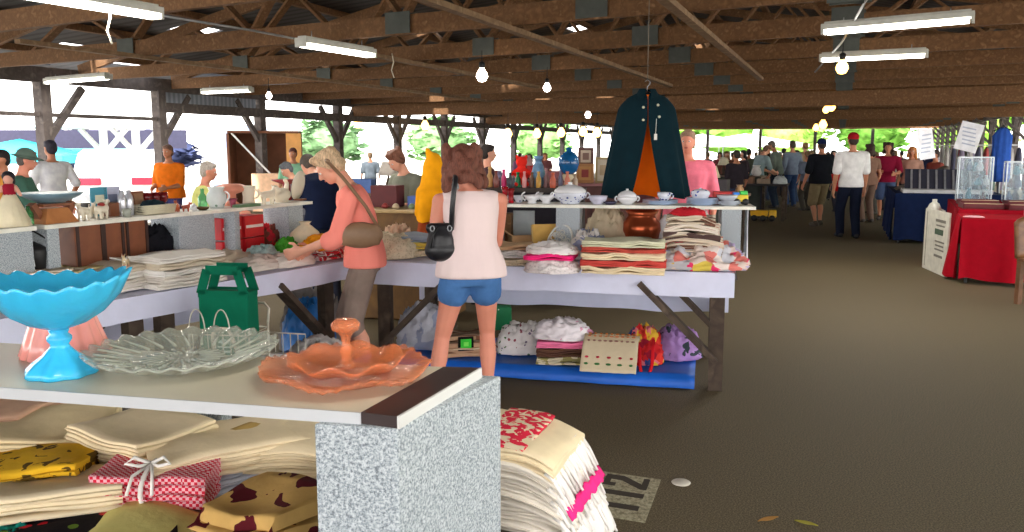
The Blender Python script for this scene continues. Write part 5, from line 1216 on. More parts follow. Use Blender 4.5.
# navy table with white tray and slanted jewelry stand
nv = pt(893, 243, 0); YN = -TH
draped('folding table under a navy blue cover beyond the red stall', 'navy blue cover falling to the floor beyond the red stall', (nv.x, nv.y, 0), YN, 1.55, 2.6, cl('navy_cover', (24, 38, 74)), zt=.82, seed=6, amp=.03)
Mn = M2D((nv.x, nv.y, 0), YN)
def nw(x, y, z): return Mn @ V3((x, y, z))
o = T('display_tray', 'white tray with rows of dark jewelry pads on the navy table', 'tray', nw(.75, .35, .82), YN)
MB().box((0, 0, .03), (1.3, .6, .06)).build('tray', mat('white_tray', (206, 206, 206), .5), o, bevel=.006)
MB().box((0, .16, .2), (1.2, .02, .42), Matrix.Rotation(R(-35), 3, 'X')).build('slanted_rack', mat('dark_pad', (46, 46, 60), .9), o)
b = MB()
for i in range(9): b.box((-.5 + .125 * i, .145, .21), (.03, .02, .38), Matrix.Rotation(R(-35), 3, 'X'))
b.build('jewelry_row', mat('silver_row', (196, 196, 200), .35, .7), o)
o = T('slanted_case', 'grey-brown slanted display case at the aisle end of the navy table', 'case', nw(.35, 1.35, .82), YN)
MB().prism([(-.3, 0), (.5, 0), (.5, .42)], -.35, .35).xf(Matrix.Rotation(PI / 2, 4, 'X')).build('case', mat('taupe_case', (110, 100, 90), .8, kind='speckle', cols=((70, 64, 60), (130, 120, 108)), ks=30), o)
# distant racks and stalls down the right side
M_pole = mat('white_pole', (206, 206, 206), .5)
for i, (U, V) in enumerate(((23, 3.4), (28, 3.6), (34, 3.4))):
    q = PV(U, V); o = T('clothes_rack', 'far clothes rack with mixed garments, %s down the right side' % ('first', 'second', 'third')[i], 'clothes rack', (q.x, q.y, 0), -TH, 'far clothes racks')
    b = MB()
    for x in (-.8, .8): b.tube([(x, 0, 0), (x, 0, 1.6)], .02, 6); b.tube([(x, -.25, .02), (x, .25, .02)], .02, 6)
    b.tube([(-.8, 0, 1.6), (.8, 0, 1.6)], .02, 6); b.build('rail_frame', M_pole, o)
    for k in range(9):
        c = ((150, 140, 160), (206, 200, 196), (90, 90, 110), (190, 90, 90), (110, 130, 120))[(k + i) % 5]
        MB().lathe([(.10, .55), (.11, .8), (.12, 1.3), (.08, 1.5), (.02, 1.56)], 12, mod=lambda a_, r, z, j: (r * (1 + .1 * math.sin(5 * a_)), z)).xf(Matrix.Translation((-.7 + .17 * k, 0, 0)) @ Matrix.Diagonal((.55, 1.8, 1, 1))).build('garment', cl('rack_%d' % c[0], c), o)
# brown carved chair back at the frame edge
q = pt(1018, 303, 0); o = T('wooden_chair', 'brown wooden chair cut off by the frame edge in front of the red cover', 'chair', (q.x + .16, q.y, 0), R(14))
M_ch = mat('dark_honey_wood', (122, 82, 46), .5, kind='wood', cols=((92, 58, 32), (140, 98, 58)), ks=6)
for x in (-.2, .2):
    MB().bar((x, 0, 0), (x, .0, .44), .05, .05).build('leg', M_ch, o); MB().bar((x, -.4, 0), (x, -.4, .44), .05, .05).build('leg', M_ch, o)
MB().box((0, -.2, .45), (.46, .46, .04)).build('seat', M_ch, o, bevel=.01)
b = MB(); b.grid(12, 8, lambda u, v: ((u - .5) * .46, .02 + .05 * v, .46 + .42 * v - .06 * (abs(u - .5) * 2) ** 4 * v)); b.build('backrest', M_ch, o, solid=.03)

# ================================================================== middle distance stalls
# shelf of coloured bottles behind the china shelf
bx = dp(527, 187, 8.4); o = T('bottle_stand', 'dark stand with a cloth-backed shelf holding coloured bottles behind the china', 'stand', (bx.x, bx.y, 0), R(-8))
MB().box((0, .1, 1.17 - .02), (1.15, .32, .04)).build('top_board', plain((60, 50, 46), .7), o)
MB().box((0, .22, .58), (1.1, .03, 1.12)).build('back_panel', plain((38, 34, 44), .8), o)
for x in (-.54, .54): MB().box((x, .1, .565), (.04, .3, 1.13)).build('side_panel', plain((52, 44, 44), .8), o)
cols = [((196, 150, 90), 'amber', .03, .17), ((206, 160, 96), 'gold', .03, .2), ((130, 70, 60), 'brown', .026, .17), ((236, 60, 130), 'magenta', .026, .18), ((60, 60, 70), 'black', .024, .15), ((40, 130, 80), 'green', .028, .15), ((226, 150, 150), 'rose', .022, .16), ((120, 90, 70), 'umber', .024, .15), ((196, 150, 60), 'mustard', .026, .16), ((150, 110, 110), 'dusky', .024, .19), ((196, 96, 70), 'copper', .03, .15), ((120, 120, 150), 'slate blue', .022, .18), ((206, 120, 96), 'coral', .026, .16), ((170, 150, 130), 'beige', .03, .14)]
for i, (c, nm, r, h) in enumerate(cols):
    q = M2D((bx.x, bx.y, 1.17), R(-8)) @ V3((-.46 + .071 * i, .06 + .05 * (i % 2), .001))
    lathe_thing('bottle', '%s bottle in the row behind the gravy boats' % nm, 'bottle', q, [(r * .9, 0), (r, .008), (r, h * .55), (r * .55, h * .72), (r * .5, h * .9), (r * .65, h * .92), (r * .6, h), (.001, h)], plain(c, .3), 14, group='coloured bottles')
q = M2D((bx.x, bx.y, 1.17), R(-8)) @ V3((-.08, .2, .001)); o = T('red_toy', 'bright red stuffed toy sitting behind the coloured bottles', 'toy', q, 0)
b = MB(); b.ell((0, 0, .12), (.07, .05, .1)); b.ell((0, 0, .25), (.06, .05, .055)); b.ell((-.045, 0, .30), (.02, .012, .025)); b.ell((.045, 0, .30), (.02, .012, .025)); b.cap((-.06, 0, .16), .022, (-.11, -.02, .12), .018); b.cap((.06, 0, .16), .022, (.11, -.02, .12), .018); b.cap((-.04, -.02, .05), .025, (-.05, -.1, .03), .025); b.cap((.04, -.02, .05), .025, (.05, -.1, .03), .025)
b.build('plush', cl('bright_red', (240, 50, 40)), o, vox=.012, smooth=2)
q = M2D((bx.x, bx.y, 1.17), R(-8)) @ V3((.09, .2, .001)); lathe_thing('blue_vase', 'tall blue and white vase beside the red toy', 'vase', q, [(.04, 0), (.06, .04), (.07, .14), (.05, .22), (.03, .26), (.05, .31), (.045, .31), (.001, .1)], mat('blue_mottle', (110, 150, 186), .3, var=.3, scale=20), 20)
q = M2D((bx.x, bx.y, 1.17), R(-8)) @ V3((.40, .14, .001))
o = T('glass_ornament', 'deep blue glass bowl upturned on a pale stand behind the long tureen', 'ornament', (q.x, q.y, q.z - 1.14), 0)
MB().lathe([(.08, 1.14), (.085, 1.15), (.05, 1.17), (.04, 1.2), (.07, 1.24), (.06, 1.27), (.001, 1.275)], 20).build('stand', mat('pale_stand', (206, 196, 166), .6), o)
MB().lathe([(.04, 1.27), (.08, 1.30), (.105, 1.37), (.10, 1.43), (.06, 1.48), (.025, 1.5), (.03, 1.53), (.001, 1.54)], 24).build('bowl', mat('deep_blue_glass', (20, 84, 136), .2, coat=.3), o)
# cabinet with picture frames
q = dp(590, 186, 9.2); o = T('sideboard', 'dark sideboard carrying picture frames behind the cape', 'sideboard', (q.x, q.y, 0), R(-8))
MB().box((0, .2, .58), (1.0, .4, 1.14)).build('body', plain((96, 60, 56), .6), o, bevel=.01); MB().box((0, .2, 1.165), (1.05, .44, .03)).build('top', plain((150, 100, 100), .5), o)
for x in (-.25, .25):
    f = MB().box((x, -.005, .55), (.44, .02, .9)); d_ = f.build('door', plain((110, 70, 62), .6), o); MB().ell((x * .25, -.03, .6), (.015, .015, .015)).build('knob', M_metal, d_)
M_sb = M2D((q.x, q.y, 1.18), R(-8))
def framed(x, y, z, w_, h_, t, cf, cm, cp, lb, tilt=8):
    o = T('framed_picture', lb, 'framed picture', M_sb @ V3((x, y, z)), R(-8)); o.rotation_euler = (R(-tilt), 0, R(-8)); b = MB()
    for s in (-1, 1): b.box((s * (w_ - t) / 2, 0, h_ / 2), (t, .03, h_)); b.box((0, 0, h_ / 2 + s * (h_ - t) / 2), (w_ - 2 * t, .03, t))
    b.build('frame', plain(cf, .5), o); MB().box((0, .004, h_ / 2), (w_ - 2 * t, .012, h_ - 2 * t)).build('mat_board', plain(cm, .8), o); MB().box((0, -.004, h_ / 2), (w_ * .4, .006, h_ * .4)).build('picture', plain(cp, .6), o)
framed(-.06, .08, .0, .19, .21, .03, (150, 104, 60), (176, 130, 80), (130, 46, 44), 'gilt picture frame with a dark red centre, lower of the stacked pair')
o_ = MB().box((0, 0, .095), (.17, .2, .19)).build('frame_box', plain((90, 50, 44), .6), bevel=.004); at(o_, M_sb @ V3((-.06, .24, .0)), R(-8)); tag(o_, 'dark box behind the gilt frame holding up the upper picture', 'box')
framed(-.06, .2, .192, .17, .19, .028, (86, 46, 40), (196, 180, 160), (120, 90, 80), 'dark brown picture frame with pale mount, upper of the stacked pair', 4)
framed(.13, .12, .0, .16, .28, .022, (150, 130, 90), (190, 180, 160), (170, 150, 120), 'tall pale gilt picture frame half hidden by the cape')
# chest and stall behind the lace heap
q = dp(400, 206, 7.6); o = T('wooden_chest', 'olive-brown wooden chest behind the lace heap', 'chest', (q.x, q.y, 0), R(-14))
MB().box((0, .3, .5), (.85, .6, .98)).build('body', mat('olive_brown_wood', (128, 92, 44), .6, kind='wood', cols=((100, 70, 34), (146, 108, 56)), ks=4), o, bevel=.01); MB().box((0, .29, 1.0), (.92, .66, .03)).build('lid', mat('pale_olive', (176, 150, 104), .6), o, bevel=.006)
for i, (x, y, d_, c, lb) in enumerate(((-.26, .35, (.26, .2, .2), (90, 30, 34), 'dark red box on the olive-brown chest'), (.02, .4, (.16, .12, .1), (80, 110, 190), 'small blue box on the olive-brown chest'))):
    o_ = MB().box((0, 0, d_[2] / 2), d_).build('box', plain(c, .6), bevel=.004); o_.name = 'storage_box'; at(o_, M2D((q.x, q.y, 1.016), R(-14)) @ V3((x, y, 0)), R(-14)); tag(o_, lb, 'box')
for i, x in enumerate((-.35, -.2, -.08, .06, .2, .33)):
    c = ((206, 196, 176), (150, 60, 60), (196, 180, 150), (120, 140, 110), (226, 220, 210), (170, 120, 90))[i]
    lathe_thing('trinket', '%s trinket at the front of the olive-brown chest lid' % ('cream', 'dull red', 'sand', 'sage', 'white', 'tan')[i], 'trinket', M2D((q.x, q.y, 1.016), R(-14)) @ V3((x, .1 + .04 * (i % 2), 0)), [(.02, 0), (.035, .012), (.03, .03), (.015, .045), (.001, .05)], plain(c, .4), 14)
# orange cloth on a stand
q = dp(434, 205, 7.15); o = T('orange_costume', 'bright orange-yellow fabric draped on a stand left of the tank-top woman', 'costume', (q.x, q.y, 0), 0)
MB().tube([(0, 0, 0), (0, 0, 1.45)], .02, 8).build('pole', M_oldwood, o); MB().box((0, 0, .02), (.35, .35, .04)).build('base', M_oldwood, o)
b = MB(); b.lathe([(.14, .95), (.15, 1.0), (.14, 1.12), (.13, 1.22), (.10, 1.34), (.085, 1.44), (.05, 1.5), (.001, 1.52)], 48, mod=lambda a_, r, z, i: (r * (1 + .16 * math.sin(5 * a_ + z * 6) * (1.5 - z)), z + .015 * math.sin(3 * a_))); b.cap((-.03, 0, 1.5), .035, (-.05, 0, 1.55), .02); b.cap((.09, -.03, 1.36), .05, (.13, -.04, 1.2), .03); b.cap((-.10, -.02, 1.2), .05, (-.13, -.03, 1.02), .035); b.build('fabric', cl('orange_yellow_fabric', (248, 166, 20), var=.1), o, vox=.012, smooth=2)
MB().lathe([(.15, .55), (.16, .75), (.13, .95)], 30, mod=lambda a_, r, z, i: (r * (1 + .07 * math.sin(7 * a_)), z)).build('brown_skirt', cl('rust_brown', (150, 66, 30)), o)
# floral clutter on the ground-level table behind (bench with goods)
def goods_table(label, px, d, w_, dep, zt, yaw, items, seed, ctop=(120, 100, 84), cover=None):
    q = V3(((px - 512) / F * d, d, 0)); o = T('stall_table', label, 'table', q, yaw)
    MB().box((0, 0, zt - .02), (w_, dep, .04)).build('tabletop', plain(ctop, .7), o)
    for x in (-1, 1):
        for y in (-1, 1): MB().box((x * (w_ / 2 - .06), y * (dep / 2 - .06), (zt - .04) / 2), (.06, .06, zt - .04)).build('leg', M_oldwood, o)
    if cover: MB().grid(24, 5, lambda u, v: ((u - .5) * w_, -dep / 2 - .01 - .015 * math.sin(u * 40) * v, zt - .01 - (zt - .1) * v)).build('skirt', cl('skirt_%d_%d' % cover[:2], cover), o, solid=.004)
    rnd = random.Random(seed); M = M2D((q.x, q.y, zt), yaw); n = len(items)
    for i, (kind, c, cn) in enumerate(items):
        x = -w_ / 2 + w_ * (i + .5) / n; y = rnd.uniform(-.15, .15) * dep; p_ = M @ V3((x, y, .001)); h = rnd.uniform(.14, .24)
        lb = '%s %s on the %s' % (cn, kind, label)
        wd = w_ / n * .8
        if kind == 'box':
            o_ = MB().box((0, 0, h / 2), (wd, .22, h)).build('storage_box', plain(c, .6), bevel=.005); at(o_, p_, yaw + rnd.uniform(-.3, .3)); tag(o_, lb, 'box')
        elif kind == 'vase': lathe_thing('vase', lb, 'vase', p_, [(wd * .25, 0), (wd * .4, h * .3), (wd * .3, h * .7), (wd * .2, h * .85), (wd * .32, h), (.001, h * .9)], plain(c, .3), 16)
        elif kind == 'lamp':
            t = T('table_lamp', lb, 'lamp', p_, yaw); MB().lathe([(.06, 0), (.06, .02), (.02, .05), (.04, .12), (.012, .22), (.012, .26)], 16).build('base', M_oldwood, t); MB().lathe([(.14, .24), (.08, .42), (.076, .42), (.136, .24)], 20).build('shade', plain(c, .8), t)
        elif kind == 'cloth': heap_thing(lb, p_, yaw, wd * 1.1, .35, h * .7, cl('goods_%d_%d_%d' % c, c), seed + i)
        elif kind == 'crate': crate('crate', lb, 'crate', p_, yaw, (wd, .24, h * .7), mat('crate_%d' % c[0], c, .8))
    return o
goods_table('far stall behind the pink shirt', 702, 13.0, 1.3, .9, .86, R(-25), [('box', (150, 40, 44), 'dark red'), ('vase', (60, 80, 70), 'dark green'), ('crate', (120, 80, 50), 'brown'), ('lamp', (196, 180, 150), 'cream'), ('box', (60, 56, 60), 'black'), ('vase', (170, 130, 90), 'tan')], 1, cover=(70, 70, 66))
goods_table('second far stall behind the pink shirt', 706, 20, 2.6, .9, .9, R(-25), [('lamp', (150, 120, 110), 'dusky'), ('box', (84, 96, 84), 'grey-green'), ('vase', (160, 60, 60), 'red'), ('crate', (90, 70, 56), 'dark wood'), ('lamp', (206, 196, 170), 'pale'), ('box', (110, 60, 60), 'maroon'), ('vase', (196, 190, 186), 'white')], 2, cover=(60, 64, 60))
goods_table('third far stall near the white canopy', 716, 27, 4.0, 1, .95, R(-25), [('box', (90, 60, 60), 'brown'), ('lamp', (110, 100, 96), 'grey'), ('box', (60, 80, 70), 'green'), ('vase', (140, 50, 60), 'crimson'), ('lamp', (190, 170, 150), 'beige'), ('box', (70, 70, 80), 'slate'), ('vase', (150, 140, 130), 'stone')], 3, cover=(70, 60, 58))
o_ = goods_table('dark table at the aisle corner past the china shelf', 763, 18.4, 1.0, .8, .78, R(-22), [('box', (120, 84, 60), 'brown'), ('crate', (150, 130, 110), 'pale'), ('cloth', (196, 200, 200), 'white')], 4, ctop=(40, 36, 38))
# yellow toy truck on the floor under the dark table
q = pt(763, 221, 0); o = T('toy_truck', 'yellow toy truck standing on the floor before the dark table', 'toy', (q.x, q.y, 0), R(-18))
MB().box((-.08, 0, .17), (.34, .22, .12), taper=1.1).build('dump_bed', plain((236, 176, 20), .4), o, bevel=.01); MB().box((.19, 0, .16), (.16, .2, .16)).build('cab', plain((236, 186, 30), .4), o, bevel=.02); MB().box((0, 0, .085), (.5, .16, .05)).build('chassis', M_black, o)
for x in (-.18, .0, .18):
    for s in (-1, 1): MB().lathe([(.01, -.03), (.06, -.03), (.066, 0), (.06, .03), (.01, .03)], 16, m=Matrix.Rotation(PI / 2, 3, 'X'), c=(x, s * .11, .067)).build('wheel', M_black, o)
if False: goods_table('long stall by the open side beyond the seated man', 130, 10.5, 3.4, .8, 1.02, R(-20), [('box', (196, 190, 196), 'pale'), ('vase', (226, 226, 226), 'white'), ('crate', (176, 130, 80), 'pine'), ('box', (210, 170, 130), 'peach'), ('vase', (120, 60, 50), 'brown'), ('lamp', (220, 210, 190), 'cream')], 5, ctop=(190, 180, 170))
goods_table('stall between posts behind the salmon-shirted woman', 375, 11.5, 2.6, .8, .95, R(-15), [('box', (110, 50, 44), 'dark red'), ('vase', (220, 220, 226), 'white'), ('box', (80, 110, 170), 'blue'), ('lamp', (190, 180, 170), 'pale'), ('cloth', (190, 170, 140), 'sand'), ('vase', (150, 160, 170), 'grey')], 6, ctop=(140, 110, 96), cover=(110, 80, 70))
goods_table('far stall of white goods beyond the coloured bottles', 540, 15, 4.2, .9, 1.0, R(-15), [('vase', (176, 110, 120), 'pink'), ('box', (196, 140, 120), 'salmon'), ('vase', (120, 110, 140), 'lilac'), ('lamp', (196, 150, 150), 'rose'), ('box', (140, 80, 90), 'plum'), ('vase', (206, 200, 190), 'ivory'), ('lamp', (160, 130, 130), 'mauve'), ('box', (120, 130, 150), 'blue-grey')], 7, ctop=(150, 110, 110), cover=(110, 70, 76))
goods_table('low stall between the chest and the china shelf', 455, 13.6, 2.4, .8, .9, R(-12), [('vase', (90, 110, 160), 'blue'), ('box', (120, 70, 60), 'brown'), ('crate', (160, 120, 80), 'tan'), ('vase', (190, 60, 70), 'red'), ('box', (80, 80, 90), 'grey')], 8, ctop=(120, 100, 90), cover=(90, 76, 70))
# ================================================================== outside: trees, neighbours, vehicles
def leafy(name, label, loc, r, h, c, seed, trunk=True, group=None, n=420):
    rnd = random.Random(seed); o = T(name, label, 'tree', loc, 0, group)
    b = MB()
    for k in range(n):
        a = rnd.uniform(0, 2 * PI); ph = math.acos(rnd.uniform(-.8, 1)); q = rnd.uniform(.72, 1.0)
        nz = .75 + .5 * noise.noise(V3((math.cos(a) * 1.5, math.sin(a) * 1.5, math.cos(ph) * 2 + seed)))
        p = V3((math.cos(a) * math.sin(ph) * r * q * nz, math.sin(a) * math.sin(ph) * r * q * nz, h * .52 + math.cos(ph) * h * .5 * q))
        s = r * rnd.uniform(.12, .2)
        m = Matrix.Rotation(rnd.uniform(0, 6), 3, 'Z') @ Matrix.Rotation(rnd.uniform(-.9, .9), 3, 'X')
        q4 = [m @ V3(v) + p for v in ((-s, 0, 0), (0, -s * .5, s * .15), (s, 0, 0), (0, s * .5, -s * .1))]
        b.add(q4, [(0, 1, 2, 3)])
    b.ell((0, 0, h * .52), (r * .68, r * .68, h * .4))
    b.build('crown', mat('leaves_%d_%d' % (c[0], c[1]), c, 1, var=.35, scale=2, spec=0), o)
    if trunk: MB().tube([(0, 0, 0), (.1, 0, h * .3), (0, .1, h * .55)], [r * .09, r * .07, r * .05], 8).build('trunk', M_oldwood, o)
greens = [(150, 196, 84), (120, 170, 70), (170, 206, 110), (104, 150, 66)]
spots = ((12, 68, 'leftmost'), (17.5, 70, 'second'), (23, 69, 'third'), (28.5, 66, 'fourth'), (34, 62, 'fifth'), (39, 56, 'sixth'))
for i, (x, y, w_) in enumerate(spots):
    leafy('broadleaf_tree', 'bright green tree beyond the far hall end, %s from the left' % w_, (x * 1.16, y * 1.16 + 2, -.02), 4.6, 7.4, greens[i % 4], i, group='trees beyond the far end')
for i in range(9):
    p = PV(19 + 6.5 * i, VR + 15)
    leafy('broadleaf_tree', 'green tree outside behind the red stall, number %s counted outward' % ('one two three four five six seven eight nine'.split()[i]), (p.x, p.y, -.02), 3.6, 6.2, greens[(i + 1) % 4], 20 + i, trunk=i < 3, group='trees outside the right side')
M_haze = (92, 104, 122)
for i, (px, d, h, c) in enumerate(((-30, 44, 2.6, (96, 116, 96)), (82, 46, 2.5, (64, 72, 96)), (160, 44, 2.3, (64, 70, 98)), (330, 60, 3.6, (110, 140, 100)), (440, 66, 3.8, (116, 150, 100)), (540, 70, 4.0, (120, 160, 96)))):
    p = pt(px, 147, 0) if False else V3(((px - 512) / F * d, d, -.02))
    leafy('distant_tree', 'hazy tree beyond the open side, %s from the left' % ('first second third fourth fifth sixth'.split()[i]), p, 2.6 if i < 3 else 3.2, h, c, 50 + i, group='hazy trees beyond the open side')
# neighbouring open shed with Y-braced posts
M_shed = mat('white_painted_timber', (226, 224, 220), .7)
for i, px in enumerate((-20, 108, 140)):
    d = 25 - .0 * i; p = V3(((px - 512) / F * d, d, -.02))
    o = bpy.data.objects.new('shed_post', None); COL.objects.link(o); o.location = p; o.rotation_euler = (0, 0, R(-15)); S(o)
    MB().box((0, 0, 1.05), (.16, .16, 2.1)).build('shaft', M_shed, o)
    for s in (-1, 1): MB().bar((0, 0, 1.35), (s * .8, 0, 2.1), .1, .12).build('brace', M_shed, o)
a = V3(((-60 - 512) / F * 25, 25, 2.15)); b_ = V3(((190 - 512) / F * 25, 25, 2.15))
S(MB().bar(a, b_, 3.0, .12).build('shed_roof', M_shed)); 
wa = V3(((-60 - 512) / F * 28, 28, 1.8)); wb = V3(((190 - 512) / F * 28, 28, 1.8))
S(MB().bar(wa, wb, .06, .6).build('shed_shade_band', mat('purple_grey_shade', (52, 50, 70), .9)))  # shade below the shed eaves, put in as a dark strip
# white van with its tail towards the hall
M_vw = mat('white_car_paint', (236, 236, 236), .25, coat=.5, var=.02); M_glass = mat('dark_car_glass', (70, 78, 90), .1, var=.05); M_tail = mat('red_tail_lamp', (214, 40, 60), .25, var=.05)
vd = 19.5; vx = (118 - 512) / F * vd
van = T('car', 'white car parked outside with its red tail lamps toward the hall', 'car', (vx, vd, -.02), R(16))
prof = [(0, .32), (0, .95), (.15, 1.02), (.75, 1.45), (1.2, 1.52), (2.4, 1.5), (3.2, 1.05), (4.3, .9), (4.5, .6), (4.5, .32)]
b = MB()
rs = [[(x * k, y, z if k2 == 0 or z < 1.2 else z - .05) for y, z in prof] for x, k, k2 in ((-.92, 1, 1), (-.88, 1, 0), (.88, 1, 0), (.92, 1, 1))]
b.rings(rs, True, False); b.build('body', M_vw, van, bevel=.04)
MB().box((0, .43, 1.24), (1.4, .03, .55), Matrix.Rotation(R(-54), 3, 'X')).build('rear_window', mat('pale_reflection_car_glass', (206, 212, 222), .1, var=.03), van)  # pale colour stands in for a bright reflection in the glass
for s in (-1, 1): MB().box((s * .62, -.02, .80), (.6, .06, .17)).build('tail_lamp', M_tail, van, bevel=.02)
MB().box((0, -.05, .45), (1.8, .14, .2)).build('bumper', M_metal, van, bevel=.03)
MB().box((0, -.02, .86), (.32, .03, .1)).build('number_plate', plain((230, 230, 220)), van)
for s in (-1, 1):
    for y in (.9, 3.7):
        wm = MB(); wm.lathe([(.1, -.1), (.33, -.1), (.36, -.05), (.36, .05), (.33, .1), (.1, .1)], 20, m=Matrix.Rotation(PI / 2, 3, 'Y'), c=(s * .82, y, .36)).build('wheel', M_black, van)
# turquoise and pale pop-up canopies outside
def canopy(label, px, d, w_, zt, c, pk=.6):
    o = T('popup_canopy', label, 'canopy', ((px - 512) / F * d, d, -.02), .2)
    b = MB(); z = zt; h = w_ / 2
    b.add([(-h, -h, z), (h, -h, z), (h, h, z), (-h, h, z), (0, 0, z + pk)], [(0, 1, 4), (1, 2, 4), (2, 3, 4), (3, 0, 4)])
    for p_, q_ in (((-h, -h), (h, -h)), ((h, -h), (h, h)), ((h, h), (-h, h)), ((-h, h), (-h, -h))):
        b.add([(*p_, z), (*q_, z), (*q_, z - .22), (*p_, z - .22)], [(0, 1, 2, 3)])
    b.build('canopy_top', mat('canopy_%d_%d_%d' % c, c, .7), o, solid=.01)
    for x in (-1, 1):
        for y in (-1, 1): MB().box((x * h * .96, y * h * .96, z / 2), (.05, .05, z)).build('leg', M_metal, o)
canopy('turquoise pop-up canopy behind the green-capped man', 25, 24, 3, 1.35, (60, 200, 214), .45)
canopy('turquoise pop-up canopy behind the white car', 82, 30, 2.6, 1.5, (70, 196, 220), .4)
canopy('pale lilac pop-up canopy beyond the white car', 100, 34, 3, 1.7, (190, 176, 206), .6)
canopy('white peaked canopy beyond the far tables past the cape', 742, 67, 7, 1.75, (236, 238, 236), .8)
canopy('white peaked canopy far away just past the pink shirt', 700, 72, 6, 1.9, (230, 234, 232), .7)
# pale blue box truck and brown plywood trailer
d = 21.5
tr = T('box_truck', 'pale blue box truck parked outside behind the seated man', 'truck', ((216 - 512) / F * d, d + 2.2, -.02), R(12))
MB().box((0, .5, 1.35), (1.25, 3.4, 1.6)).build('cargo_box', mat('pale_blue_paint', (170, 188, 220), .4), tr, bevel=.03)
MB().box((0, -1.22, 1.0), (1.1, .05, .8)).build('rear_door', mat('white_paint_door', (226, 230, 236), .4), tr)
MB().box((0, .5, .42), (1.2, 3.3, .2)).build('chassis', M_black, tr)
for s in (-1, 1):
    for y in (-.6, 1.6): MB().lathe([(.1, -.1), (.36, -.1), (.4, 0), (.36, .1), (.1, .1)], 18, m=Matrix.Rotation(PI / 2, 3, 'Y'), c=(s * .55, y, .4)).build('wheel', M_black, tr)
d = 20.5; px0, px1 = 232, 300
x0 = (px0 - 512) / F * d; x1 = (px1 - 512) / F * d
st = T('plywood_booth', 'open plywood booth with a brown shaded inside, outside by the posts', 'booth', ((x0 + x1) / 2, d, -.02), R(10))
wv = x1 - x0
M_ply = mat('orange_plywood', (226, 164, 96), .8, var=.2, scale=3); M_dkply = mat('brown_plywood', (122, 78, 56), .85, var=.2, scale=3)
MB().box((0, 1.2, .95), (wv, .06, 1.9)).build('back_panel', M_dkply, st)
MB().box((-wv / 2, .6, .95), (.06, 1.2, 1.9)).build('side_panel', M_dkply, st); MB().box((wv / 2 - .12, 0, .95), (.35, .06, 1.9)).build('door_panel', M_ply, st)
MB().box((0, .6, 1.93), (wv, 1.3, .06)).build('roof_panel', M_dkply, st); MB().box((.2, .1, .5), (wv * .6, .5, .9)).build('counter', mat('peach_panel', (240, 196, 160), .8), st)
MB().bar((-wv / 2 + .1, -.02, 1.9), (wv * .1, -.02, .9), .05, .04).build('prop_stick', M_shed, st)
